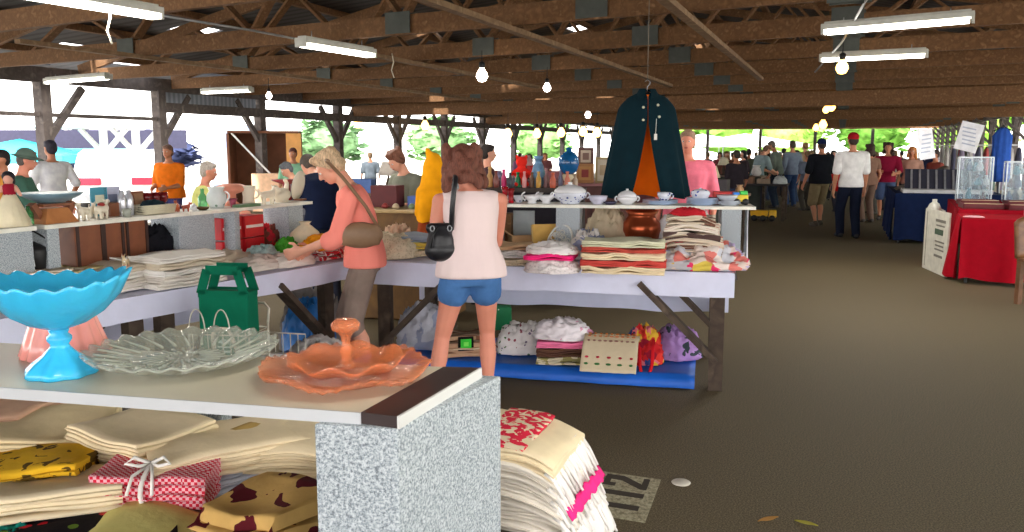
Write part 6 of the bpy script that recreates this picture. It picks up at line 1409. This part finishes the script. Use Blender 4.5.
# ================================================================== people
SKIN = {'fair': (222, 160, 134), 'tan': (196, 132, 100), 'pale': (230, 176, 152), 'ruddy': (214, 140, 116)}
def skin(k): return mat('skin_' + k, SKIN[k], .55, var=.06, scale=8, sss=.12)
def ik(S, W, a, b, pole):
    S = V3(S); W = V3(W); d = W - S; L = d.length
    if L > (a + b) * .995: W = S + d * ((a + b) * .995 / L); d = W - S; L = d.length
    k = (a * a - b * b + L * L) / (2 * L); h = math.sqrt(max(0, a * a - k * k)); n = d.normalized()
    q = V3(pole); q = q - n * q.dot(n); q.normalize()
    return S + n * k + q * h, W
def person(label, loc, face, H=1.7, lean=0, nod=0, turn=0, girth=1.0, sk='fair', hair=((90, 66, 50), 'short'), top=None, bottom=None, shoes=(60, 54, 50), arms=(None, None), feet=(None, None), hat=None, vox=.022, fem=False, detail=False, group=None, cat='person', seat=0, pole=.35, headx=0):
    """local frame: faces +Y, right hand at +X; arms/feet in local metres"""
    root = T('person', label, cat, (loc[0], loc[1], 0), R(face), group)
    s = H / 1.7; L = R(lean)
    hipz = .525 * H - seat
    # spine
    sp = [V3((0, -math.sin(L) * .06 * H, hipz))]; dirs = [0.0]; N_ = 16; stp = .31 * H / N_
    for i in range(N_):
        t = (i + .5) / N_; a = L * min(1, t / .55); a += L * .25 * max(0, t - .6)
        sp.append(sp[-1] + V3((0, math.sin(a), math.cos(a))) * stp); dirs.append(a)
    def SP(t):
        if t <= 0: return sp[0] + V3((0, 0, t * H)), 0
        k = min(t / .31 * N_, N_); i = min(int(k), N_ - 1); f = k - i
        return sp[i].lerp(sp[i + 1], f), dirs[min(i + 1, N_)]
    sw_ = .112 if fem else .122; hw = 1.06 if fem else 1.0
    prof = [(-.05, .070 * hw, .058), (-.02, .094 * hw, .068), (.02, .100 * hw, .072), (.06, .092 * hw, .066), (.105, .078 if fem else .086, .058), (.16, .086 if fem else .093, .066), (.215, .096 if fem else .106, .068), (.255, .098 if fem else .112, .060), (.285, .082 if fem else .092, .048), (.305, .045, .036)]
    def loft(b, t0, t1, inf=0, flare=0, n=20, xs=1, cloth=False):
        rows = []; M = 14
        for i in range(M + 1):
            t = t0 + (t1 - t0) * i / M; tt = max(t, .02) if cloth else t
            for (ta, wa, da), (tb, wb, db) in zip(prof, prof[1:]):
                if tt <= tb or (tb, wb, db) == prof[-1]:
                    f = min(max((tt - ta) / (tb - ta), 0), 1); wd = wa + (wb - wa) * f; de = da + (db - da) * f; break
            c, a = SP(t); g_ = girth if t < .24 else 1 + (girth - 1) * .5
            g_d = girth ** 1.4 if t < .24 else g_
            fl = flare * max(0, (.2 - t) / .2)
            rx = wd * H * g_ * xs + inf + fl; ry = de * H * g_d + inf + fl * .8
            X = V3((1, 0, 0)); Y = V3((0, math.cos(a), -math.sin(a)))
            q = []
            for j in range(n):
                th = 2 * PI * j / n; ca, sa = math.cos(th), math.sin(th)
                k = (abs(ca) ** 2.5 + abs(sa) ** 2.5) ** (-.4)
                q.append(c + X * ca * k * rx + Y * sa * k * ry)
            rows.append(q)
        b.rings(rows)
    body = MB(); loft(body, -.05, .305)
    # legs
    hipx = .053 * H; legs = []
    for sgn, ft in ((-1, feet[0]), (1, feet[1])):
        hp = V3((sgn * hipx, sp[0].y, hipz - .015 * H)); an = V3(ft) if ft else V3((sgn * .06 * H, -.01, 0)); an = an + V3((0, 0, .045 * H))
        kn, an = ik(hp, an, .245 * H, .238 * H, (sgn * .12, 1, 0))
        legs.append((hp, kn, an))
        th_r = .050 * H * (girth ** .6) * (1.05 if fem else 1)
        body.cap(hp, th_r, hp.lerp(kn, .5), .043 * H); body.cap(hp.lerp(kn, .5), .043 * H, kn, .031 * H)
        cf = kn.lerp(an, .35) + V3((0, -.012 * H, 0))
        body.cap(kn, .030 * H, cf, .033 * H); body.cap(cf, .033 * H, kn.lerp(an, .75), .022 * H); body.cap(kn.lerp(an, .75), .022 * H, an, .019 * H)
        if shoes is None or detail:
            body.cap(an + V3((0, -.02 * H, -.022 * H)), .021 * H, an + V3((sgn * .01, .085 * H, -.030 * H)), .014 * H)
    # arms
    shc, sa_ = SP(.262); armj = []
    hz = .95
    for sgn, wr in ((-1, arms[0]), (1, arms[1])):
        sh = shc + V3((sgn * sw_ * H, 0, .0)); Wt = V3(wr) if wr else sh + V3((sgn * .035 * H, .04 * H, -.305 * H))
        el, Wt = ik(sh, Wt, .172 * H, .15 * H, (sgn * pole, -.8, -.3))
        armj.append((sh, el, Wt))
        k = .9 if fem else 1
        body.cap(shc + V3((sgn * sw_ * .5 * H, 0, .006 * H)), .036 * H * k, sh, .033 * H * k)
        body.cap(sh, .032 * H * k, sh.lerp(el, .55), .029 * H * k); body.cap(sh.lerp(el, .55), .029 * H * k, el, .023 * H * k)
        body.cap(el, .0235 * H * k, el.lerp(Wt, .35), .024 * H * k); body.cap(el.lerp(Wt, .35), .024 * H * k, Wt, .0155 * H * k)
        # hand: palm, four fingers, thumb
        d = (Wt - el).normalized(); side = V3((sgn, 0, 0)); nrm = d.cross(V3((0, 1, 0)));
        nrm = V3((-sgn, 0, 0)); nrm = (nrm - d * nrm.dot(d)).normalized(); fw = d.cross(nrm)
        if fw.y < 0: fw = -fw
        pc = Wt + d * .035 * H
        body.cap(Wt, .0145 * H, pc - fw * .008 * H, .0145 * H); body.cap(Wt, .0145 * H, pc + fw * .010 * H, .0145 * H); body.cap(pc - fw * .012 * H, .011 * H, pc + d * .016 * H + fw * .012 * H, .011 * H)
        fr = .0062 * H if detail else .0075 * H
        for q, ln in ((-.0195, .036), (-.0065, .043), (.0065, .046), (.0195, .042)):
            k0 = pc + fw * q * H * 1.05 + d * .018 * H; k1 = k0 + (d * .8 + nrm * .25).normalized() * ln * .5 * H; k2 = k1 + (d * .65 + nrm * .75).normalized() * ln * .5 * H
            body.cap(k0, fr, k1, fr * .95, 8); body.cap(k1, fr * .95, k2, fr * .8, 8)
        t0 = Wt + d * .014 * H + fw * .012 * H; t1 = t0 + (fw * .8 + d * .6 + nrm * .3).normalized() * .03 * H; t2 = t1 + (d * .9 + fw * .3 + nrm * .4).normalized() * .024 * H
        body.cap(t0, fr * 1.25, t1, fr * 1.15, 8); body.cap(t1, fr * 1.1, t2, fr * .9, 8)
    # neck, head
    nb, a_ = SP(.295); na = a_ + R(nod) * .5; nt = nb + V3((headx, math.sin(na) * .062 * H, math.cos(na) * .062 * H))
    body.cap(nb - V3((0, math.sin(na), math.cos(na))) * .015 * H, .036 * H, nt, .030 * H)
    ha = a_ * .7 + R(nod)
    Rm = Matrix.Rotation(R(turn), 3, 'Z') @ Matrix.Rotation(-ha, 3, 'X')
    hc = nt + Rm @ V3((0, .014 * H, .050 * H))
    def hp_(x, y, z): return hc + Rm @ V3((x * H, y * H, z * H))
    body.ell(hp_(0, -.006, .014), (.043 * H, .053 * H, .050 * H), Rm); body.ell(hp_(0, .014, -.018), (.035 * H, .036 * H, .046 * H), Rm); body.ell(hp_(0, .030, -.046), (.020 * H, .016 * H, .014 * H), Rm)
    body.cap(hp_(0, .047, .004), .0055 * H, hp_(0, .058, -.016), .0075 * H); body.cap(hp_(-.012, .040, -.036), .007 * H, hp_(.012, .040, -.036), .007 * H)
    for q in (-1, 1):
        body.ell(hp_(q * .0435, -.002, -.006), (.006 * H, .011 * H, .017 * H), Rm)
        body.cap(hp_(q * .02, .040, .012), .008 * H, hp_(q * .008, .044, .013), .007 * H)
    body.build('body', skin(sk), root, vox=vox, smooth=3 if vox < .012 else 2)
    if detail or face > 60 or face < -60:
        for q in (-1, 1):
            e = MB(); e.ell(hp_(q * .0165, .0435, .002), (.0075 * H, .005 * H, .005 * H), Rm, 10, 6); e.build('eye', plain((230, 226, 220), .3), root)
            e = MB(); e.ell(hp_(q * .0165, .0475, .002), (.0035 * H, .0022 * H, .0035 * H), Rm, 8, 5); e.build('iris', plain((50, 40, 36), .3), root)
        MB().ell(hp_(0, .0485, -.034), (.012 * H, .0035 * H, .0038 * H), Rm, 10, 5).build('mouth', plain((170, 84, 80), .5), root)
    # hair
    hcol, hst = hair; hm = mat('hair_%d_%d_%d' % hcol, hcol, .75, var=.35, scale=40, stretch=(3, 3, .6), bump=.6, bscale=30)
    rnd = random.Random(int(H * 1000) + int(abs(face)) + int(loc[0] * 31))
    hb = MB()
    if hst != 'none':
        hb.ell(hp_(0, -.012, .024), (.0475 * H, .054 * H, .049 * H), Rm)
        hb.ell(hp_(0, -.028, -.004), (.046 * H, .036 * H, .046 * H), Rm)
        hb.ell(hp_(0, .026, .048), (.034 * H, .022 * H, .016 * H), Rm)
        if hst in ('bob', 'wavy', 'long'):
            hb.ell(hp_(0, -.024, -.032), (.054 * H, .040 * H, .062 * H), Rm)
            nk = 44 if hst == 'wavy' else 24
            for k in range(nk):
                an_ = rnd.uniform(PI * .98, 2.02 * PI) if k % 3 else rnd.choice((PI * .97, 2.03 * PI)); zz = rnd.uniform(-.095 if hst != 'long' else -.13, .05)
                rr = (.060 if hst == 'wavy' else .047) + .010 * max(0, -zz / .08)
                hb.ell(hp_(math.cos(an_) * rr, -.010 + math.sin(an_) * rr * .95, zz), (.019 * H * rnd.uniform(.8, 1.25), .019 * H, .028 * H * rnd.uniform(.8, 1.2)), Rm, 10, 6)
        elif hst == 'fluffy':
            for k in range(26):
                an_ = rnd.uniform(PI * .9, 2.1 * PI); zz = rnd.uniform(-.022, .06)
                hb.ell(hp_(math.cos(an_) * .046, -.006 + math.sin(an_) * .050, zz), (.016 * H, .016 * H, .018 * H), Rm, 10, 6)
            for k in range(10): hb.ell(hp_(rnd.uniform(-.03, .03), rnd.uniform(-.03, .036), .06), (.018 * H, .018 * H, .014 * H), Rm, 10, 6)
        hb.build('hair', hm, root, vox=max(.009, vox * .75), smooth=1)
    if hat:
        hcx, hk = hat; hmat = cl('hat_%d_%d_%d' % hcx, hcx)
        b = MB(); b.ell(hp_(0, -.010, .030), (.052 * H, .060 * H, .047 * H), Rm, 20, 12)
        if hk == 'cap': b.ell(hp_(0, .058, .026), (.040 * H, .038 * H, .007 * H), Rm, 18, 8)
        else: b.ell(hp_(0, .0, .016), (.085 * H, .10 * H, .010 * H), Rm, 20, 8)
        b.build('cap' if hk == 'cap' else 'sun_hat', hmat, root, vox=max(.008, vox * .6), smooth=2)
    # clothes
    if top:
        tm = top['m']; b = MB(); inf = top.get('inf', .014)
        loft(b, top.get('hem', -.035), .297, inf * .75, top.get('flare', .012), cloth=True)
        fr = top.get('sleeve', .85)
        for sgn, (sh, el, Wt) in zip((-1, 1), armj):
            k = .9 if fem else 1; lo = top.get('sl', .012) * .8
            if fr > 0:
                b.cap(shc + V3((sgn * sw_ * .5 * H, 0, .006 * H)), .036 * H + lo, sh, .035 * H * k + lo)
                e = sh.lerp(el, min(fr, 1)); b.cap(sh, .034 * H * k + lo, e, .030 * H * k + lo * 1.5)
                if fr > 1: b.cap(el, .030 * H * k + lo * 1.5, el.lerp(Wt, fr - 1), .026 * H * k + lo * (2.2 if top.get('bell') else 1.3))
            else:
                b.cap(shc + V3((sgn * sw_ * .3 * H, 0, .010 * H)), .034 * H + lo * .6, shc + V3((sgn * sw_ * .72 * H, 0, .004 * H)), .034 * H + lo * .4)
        b.build(top.get('name', 'shirt'), tm, root, vox=max(.010, vox * .8), smooth=3)
    if bottom:
        b = MB(); kd = bottom['k']; m = bottom['m']; inf = .010
        loft(b, -.05, .045 if kd != 'skirt' else .06, inf)
        for hp, kn, an in legs:
            if kd == 'trousers':
                b.cap(hp, .053 * H * girth ** .6 + .012, kn, .037 * H + .02); b.cap(kn, .037 * H + .02, an + V3((0, 0, .0)), .030 * H + .016)
            elif kd == 'capri':
                b.cap(hp, .053 * H + .008, kn, .036 * H + .016); e = kn.lerp(an, .12); b.cap(kn, .036 * H + .016, e, .034 * H + .016)
            elif kd == 'shorts':
                e = hp.lerp(kn, bottom.get('len', .85)); b.cap(hp, .054 * H * girth ** .6 + .010, e, .046 * H + .022)
            elif kd == 'brief_shorts':
                e = hp.lerp(kn, .27); b.cap(hp + V3((0, 0, .0)), .056 * H + .010, e, .054 * H + .012)
        b.build('trousers' if kd in ('trousers', 'capri') else ('skirt' if kd == 'skirt' else 'shorts'), m, root, vox=max(.010, vox * .8), smooth=3)
    if shoes is not None:
        for sgn, (hp, kn, an) in zip((-1, 1), legs):
            b = MB(); b.cap(an + V3((0, -.022 * H, -.018 * H)), .026 * H, an + V3((sgn * .012, .085 * H, -.024 * H)), .020 * H); b.cap(an, .025 * H, an + V3((0, .03 * H, -.02 * H)), .025 * H)
            b.v = [(x, y, max(z, .002)) for x, y, z in b.v]
            b.build('shoe', plain(shoes, .6), root)
    pass
    return root, armj, hp_, SP
def strip_props():
    for o in scn.objects:
        if '_h' in o: del o['_h']

# --- tank-top woman
M_denim = cl('denim', (74, 116, 170), var=.15); M_tank = cl('pale_pink_blouse', (236, 214, 212), var=.03, bump=.5, bscale=9, stretch=(1, 1, .25))
W1 = (-.245, 5.02)
r1, aj, hp1, SP1 = person('woman with wavy auburn hair in a pale pink sleeveless blouse and denim shorts, back turned', W1, 8, 1.60, lean=4, nod=16, turn=14, sk='ruddy', hair=((112, 66, 52), 'wavy'), fem=True, girth=1.0, detail=True, vox=.0075,
    top=dict(m=M_tank, sleeve=0, inf=.02, flare=.03, hem=-.018, name='blouse'), bottom=dict(k='brief_shorts', m=M_denim), shoes=(150, 120, 96), arms=((-.20, .24, .97), (.13, .34, 1.0)), feet=((-.24, -.03, 0), (.105, .02, 0)), pole=.15, headx=-.03)
hb = T('shoulder_bag', 'black slouchy shoulder bag hanging at the tank-top woman\'s hip', 'bag', (W1[0] - .17, W1[1] - .10, .92), R(8))
b = MB(); b.ell((0, 0, .10), (.085, .06, .10)); b.ell((0, 0, .06), (.098, .066, .07)); b.cap((-.06, 0, .19), .03, (.06, 0, .19), .03); b.build('bag_body', mat('black_leather', (26, 26, 30), .4, bump=.4, bscale=12), hb, vox=.01, smooth=3)
MB().tube([(.06, -.03, .18), (.065, -.05, .30), (.075, -.055, .40), (.088, -.03, .475), (.09, .02, .49), (.075, .085, .44), (.05, .08, .30), (.03, .04, .19)], .015, 8).xf(Matrix.Identity(4)).build('strap', mat('black_leather', (26, 26, 30), .4), hb)
for s in (-1, 1): MB().tube([(s * .05 + .012 * math.cos(a), -.045, .19 + .016 * math.sin(a)) for a in [2 * PI * k / 10 for k in range(10)]], .004, 6, True).build('ring', M_metal, hb)
MB().tube([(-.02, -.05, .2), (-.05, -.07, .15), (-.06, -.07, .08)], .006, 6).build('tassel', M_black, hb)

# --- salmon-shirt woman in profile
M_salmon = cl('salmon_shirt', (255, 146, 132), var=.05, bump=.5, bscale=8, stretch=(1, 1, .3)); M_taupe = cl('taupe_trousers', (140, 122, 112))
W2 = (-1.0, 5.58)
r2, aj2, hp2, SP2 = person('grey-blonde woman in a loose salmon shirt bending over the side table, taupe trousers', W2, 98, 1.61, lean=16, nod=26, sk='fair', hair=((206, 176, 142), 'fluffy'), fem=True, girth=.96, detail=True, vox=.008,
    top=dict(m=M_salmon, sleeve=1.2, inf=.018, flare=.022, hem=-.03, sl=.016, bell=True), bottom=dict(k='capri', m=M_taupe), shoes=(90, 74, 62), arms=((-.13, .36, .92), (.13, .32, .90)), feet=((-.06, -.05, 0), (.06, .05, 0)))
cb = T('crossbody_bag', 'taupe crossbody bag on a long strap at the salmon-shirted woman\'s hip', 'bag', (W2[0] + .02, W2[1] - .235, .95), R(98))
b = MB(); b.ell((0.02, -.02, .07), (.05, .15, .085)); b.box((.02, -.02, .07), (.05, .24, .13)); b.build('bag_body', mat('taupe_leather', (138, 108, 82), .5, bump=.3, bscale=14), cb, vox=.01, smooth=4)
MB().box((.055, -.02, .115), (.02, .22, .05)).build('flap', mat('taupe_leather_flap', (126, 98, 76), .5), cb, bevel=.008)
MB().tube([(.03, -.13, .12), (.02, -.06, .25), (-.02, .08, .44), (-.10, .17, .545), (-.16, .15, .54)], .011, 8).build('strap', mat('taupe_leather', (138, 108, 82), .5), cb)
MB().tube([(.03, .09, .12), (.035, .15, .25), (.0, .2, .42), (-.08, .2, .53)], .009, 8).build('front_strap', mat('taupe_leather', (138, 108, 82), .5), cb) if False else None

def ppl(px, pyh, H, label, face, hz=None, d=None, **kw):
    """place by head-top pixel: distance from H, or given d (then H gives scale and the feet stay on the floor)"""
    if d is None:
        lo, hi = 3, 80
        for _ in range(60):
            m = (lo + hi) / 2
            if (dp(px, pyh, m).z > H) == (pyh < 146): hi = m
            else: lo = m
        d = lo
    q = dp(px, pyh, d)
    return person(label, (q.x, d), face, H, **kw)
def tee(c, **kw): return dict(m=cl('top_%d_%d_%d' % c, c), **kw)
def trs(c, k='trousers', **kw): return dict(k=k, m=cl('leg_%d_%d_%d' % c, c), **kw)
# by floor pixel for those whose feet show
def pf_(px, pyf, H, label, face, **kw):
    q = pt(px, pyf, 0); return person(label, (q.x, q.y), face, H, **kw)
pf_(848, 238, 1.80, 'man in a white t-shirt, red cap and dark jeans walking away down the aisle', -2, sk='tan', hair=((60, 46, 40), 'short'), hat=((170, 30, 40), 'cap'), top=tee((232, 230, 228), sleeve=.85, inf=.02, sl=.018), bottom=trs((26, 32, 50)), shoes=(24, 24, 28), arms=((-.27, .06, .82), (.28, .12, .80)), feet=((-.11, .10, 0), (.10, -.08, 0)), vox=.014)
pf_(818, 226, 1.72, 'man in a black t-shirt, navy cap and khaki shorts walking beside the white t-shirt man', 12, sk='tan', hair=((50, 40, 36), 'short'), hat=((26, 36, 74), 'cap'), girth=1.15, top=tee((22, 24, 30), sleeve=.9, inf=.022, sl=.02), bottom=trs((128, 112, 84), 'shorts', len=.98), shoes=(70, 60, 50), arms=((-.30, .1, .84), (.24, .28, .95)), feet=((-.10, -.06, 0), (.10, .10, 0)), vox=.016)
pf_(790, 207, 1.72, 'man in a blue-grey shirt and blue jeans at the far dark table', 20, sk='tan', hair=((80, 70, 60), 'short'), top=tee((126, 138, 160), sleeve=1.6), bottom=trs((50, 70, 104)), vox=.022)
pf_(775, 208, 1.74, 'man in a grey-green shirt and dark jeans leaning at the far dark table', 60, lean=14, nod=10, sk='tan', hair=((110, 100, 90), 'short'), top=tee((112, 122, 114), sleeve=1.6), bottom=trs((40, 50, 66)), arms=(None, (.1, .4, .95)), vox=.022)
pf_(757, 212, 1.66, 'person in a light blue-grey shirt bending over the far dark table', -70, lean=22, nod=14, sk='fair', hair=((120, 90, 70), 'short'), top=tee((138, 156, 160), sleeve=.9), bottom=trs((60, 60, 70)), arms=((-.1, .42, .95), (.1, .42, .95)), vox=.022)
pf_(884, 220, 1.66, 'person in a maroon t-shirt and blue shorts beside the navy-draped table', 150, sk='tan', hair=((60, 40, 36), 'bob'), top=tee((140, 26, 56), sleeve=.9), bottom=trs((74, 90, 124), 'shorts'), arms=((-.2, .3, 1.0), (.1, .35, 1.05)), vox=.02)
pf_(866, 222, 1.62, 'woman in a brown dress standing just right of the white t-shirt man', 10, fem=True, sk='tan', hair=((66, 46, 40), 'bob'), top=tee((132, 100, 84), sleeve=.5, hem=-.05), bottom=trs((120, 96, 84)), vox=.022)
pf_(838, 212, 1.25, 'child in a bright red shirt seen past the white t-shirt man\'s legs', 5, sk='fair', hair=((90, 60, 40), 'short'), top=tee((206, 30, 36), sleeve=.9, hem=-.12), bottom=trs((60, 60, 70)), vox=.022)
pf_(803, 200, 1.68, 'person in a tan top and pale shorts between the blue-grey shirt and the black t-shirt', 30, sk='fair', hair=((150, 110, 70), 'short'), top=tee((176, 150, 120)), bottom=trs((190, 176, 150), 'shorts'), vox=.026)
# pink shirt behind the cape
ppl(688, 136, 1.74, 'person in a pink shirt with a blue lanyard standing behind the cape', 160, d=8.6, sk='ruddy', hair=((150, 120, 100), 'short'), girth=1.15, top=tee((232, 120, 140), sleeve=.95, inf=.025), bottom=trs((80, 80, 90)), vox=.018)
# brown short-haired person looking down behind the table
ppl(408, 153, 1.58, 'person with short brown hair and a grey-green top looking down behind the lace heap', 130, d=8.7, lean=10, nod=26, sk='fair', hair=((120, 76, 58), 'fluffy'), top=tee((120, 122, 108), sleeve=.9), bottom=trs((150, 150, 140)), arms=((-.16, .32, 1.0), (.16, .34, .95)), vox=.015, detail=True)
ppl(487, 145, 1.6, 'dark-haired person in a dark shirt facing right behind the tank-top woman', -80, d=10.5, sk='fair', hair=((40, 32, 30), 'short'), top=tee((70, 48, 54), sleeve=.9), bottom=trs((50, 50, 56)), vox=.02)
ppl(322, 158, 1.62, 'person in a navy shirt stooping behind the salmon-shirted woman', 40, d=8.2, lean=34, nod=20, sk='fair', hair=((70, 60, 54), 'short'), girth=1.15, top=tee((20, 28, 52), sleeve=.9, inf=.025), bottom=trs((50, 54, 70)), vox=.018)
ppl(293, 152, 1.55, 'small far person in a pale green top between the posts', 180, d=15, sk='tan', hair=((90, 50, 44), 'short'), top=tee((150, 206, 170)), bottom=trs((90, 100, 110)), vox=.03)
ppl(299, 164, 1.42, 'grey-haired person bending in front of the pale green top', 120, d=11, lean=20, nod=12, sk='fair', hair=((96, 98, 104), 'short'), top=tee((120, 124, 134)), bottom=trs((80, 84, 92)), vox=.024)
ppl(201, 163, 1.43, 'elderly man with cropped grey hair in a yellow-green shirt behind the side shelf', -78, d=8.6, lean=6, nod=6, sk='ruddy', hair=((170, 160, 150), 'short'), top=tee((206, 206, 124), sleeve=.9, inf=.02), bottom=trs((90, 90, 80)), vox=.014, detail=True, arms=((-.12, .3, .85), (.12, .36, .9)))
ppl(168, 146, 1.60, 'man in a bright orange shirt standing by a post at the open side', 170, d=13.2, sk='tan', hair=((120, 90, 76), 'short'), girth=1.2, top=tee((244, 124, 30), sleeve=.95, inf=.025), bottom=trs((70, 70, 120), 'shorts'), arms=((-.12, .26, .95), (.14, .26, .93)), vox=.02)
ppl(50, 139, 1.66, 'man in a white shirt and navy shorts, arm bent, by the first post', 60, d=11.6, sk='tan', hair=((52, 50, 62), 'short'), top=tee((240, 240, 248), sleeve=.9, inf=.022), bottom=trs((34, 42, 84), 'shorts'), arms=((-.2, .3, 1.0), (.26, .05, .85)), vox=.018)
ppl(17, 149, 1.56, 'man in a green-grey cap and dark green shirt facing right at the frame edge', -70, d=8.4, lean=6, nod=8, sk='ruddy', hair=((90, 84, 80), 'short'), hat=((92, 110, 100), 'brim'), top=tee((62, 96, 84), sleeve=.9, inf=.022), bottom=trs((60, 66, 70)), vox=.015, detail=True, arms=((-.1, .36, .95), (.14, .34, .9)))
ppl(2, 151, 1.54, 'person in an orange and black top at the very edge behind the capped man', 150, d=9.2, sk='tan', hair=((40, 34, 34), 'short'), top=tee((206, 140, 60), sleeve=.9), bottom=trs((40, 40, 46)), vox=.02)
ppl(912, 152, 1.57, 'woman with ginger hair and a patterned top behind the slanted display', 150, d=18.2, fem=True, sk='tan', hair=((206, 130, 70), 'bob'), top=tee((196, 150, 130), sleeve=.5), bottom=trs((70, 70, 90)), vox=.024)
ppl(925, 146, 1.58, 'dark-haired person in navy beside the ginger-haired woman', 120, d=18.9, sk='tan', hair=((26, 26, 40), 'short'), top=tee((40, 44, 70)), bottom=trs((50, 50, 60)), vox=.026)
ppl(936, 155, 1.5, 'person in a brick red top in front of the glass cabinet', 100, d=18.0, sk='tan', hair=((60, 40, 36), 'short'), top=tee((150, 76, 66)), bottom=trs((60, 56, 60)), vox=.026)
# far visitors along the aisle and behind
far = [(737, 150, 17, (50, 44, 50), 'near-black'), (727, 151, 23, (110, 70, 60), 'russet'), (749, 149, 23.5, (96, 104, 90), 'moss'), (768, 150, 24.8, (70, 60, 56), 'umber'), (808, 151, 21, (110, 120, 140), 'dusty blue'), (834, 150, 25, (60, 56, 60), 'graphite'), (858, 151, 22, (150, 110, 110), 'clay'), (876, 152, 20, (120, 90, 100), 'mulberry'), (890, 151, 21, (140, 130, 120), 'taupe'), (780, 152, 33, (170, 70, 70), 'scarlet'), (756, 153, 32, (130, 130, 150), 'pewter'), (744, 150, 22, (70, 60, 66), 'dark plum'), (733, 152, 26, (120, 110, 110), 'grey'), (762, 150, 24, (60, 80, 70), 'dark green'), (784, 148, 27, (150, 140, 60), 'olive yellow'), (797, 150, 24, (60, 70, 120), 'dark blue'), (812, 150, 30, (190, 186, 190), 'pale grey'), (828, 152, 34, (110, 60, 70), 'wine red'), (872, 151, 27, (90, 70, 60), 'brown'), (895, 150, 24, (190, 196, 206), 'white'), (902, 151, 30, (90, 80, 90), 'slate'), (720, 152, 28, (150, 70, 80), 'rose'), (708, 153, 30, (90, 90, 100), 'charcoal'), (530, 154, 24, (190, 60, 60), 'red'), (520, 153, 26, (150, 110, 150), 'mauve'), (545, 155, 28, (120, 80, 90), 'dusky'), (470, 152, 26, (90, 110, 140), 'steel blue'), (452, 152, 24, (70, 70, 80), 'black'), (370, 152, 22, (110, 120, 130), 'blue-grey')]
for i, (px, py, d, c, nm) in enumerate(far):
    H = max(1.36, min(1.74, dp(px, py, d).z))
    q = dp(px, py, d)
    person('distant visitor in a %s top' % nm + (' along the aisle' if px > 690 else ' beyond the stalls'), (q.x, d), (20, 170, -60, 100)[i % 4], H, sk=('tan', 'fair')[i % 2], hair=(((60, 46, 40), (120, 96, 70), (40, 36, 36))[i % 3], ('short', 'bob')[i % 2]), top=tee(c), bottom=trs(((60, 70, 96), (80, 76, 70), (50, 50, 56))[i % 3]), vox=.035)
strip_props()
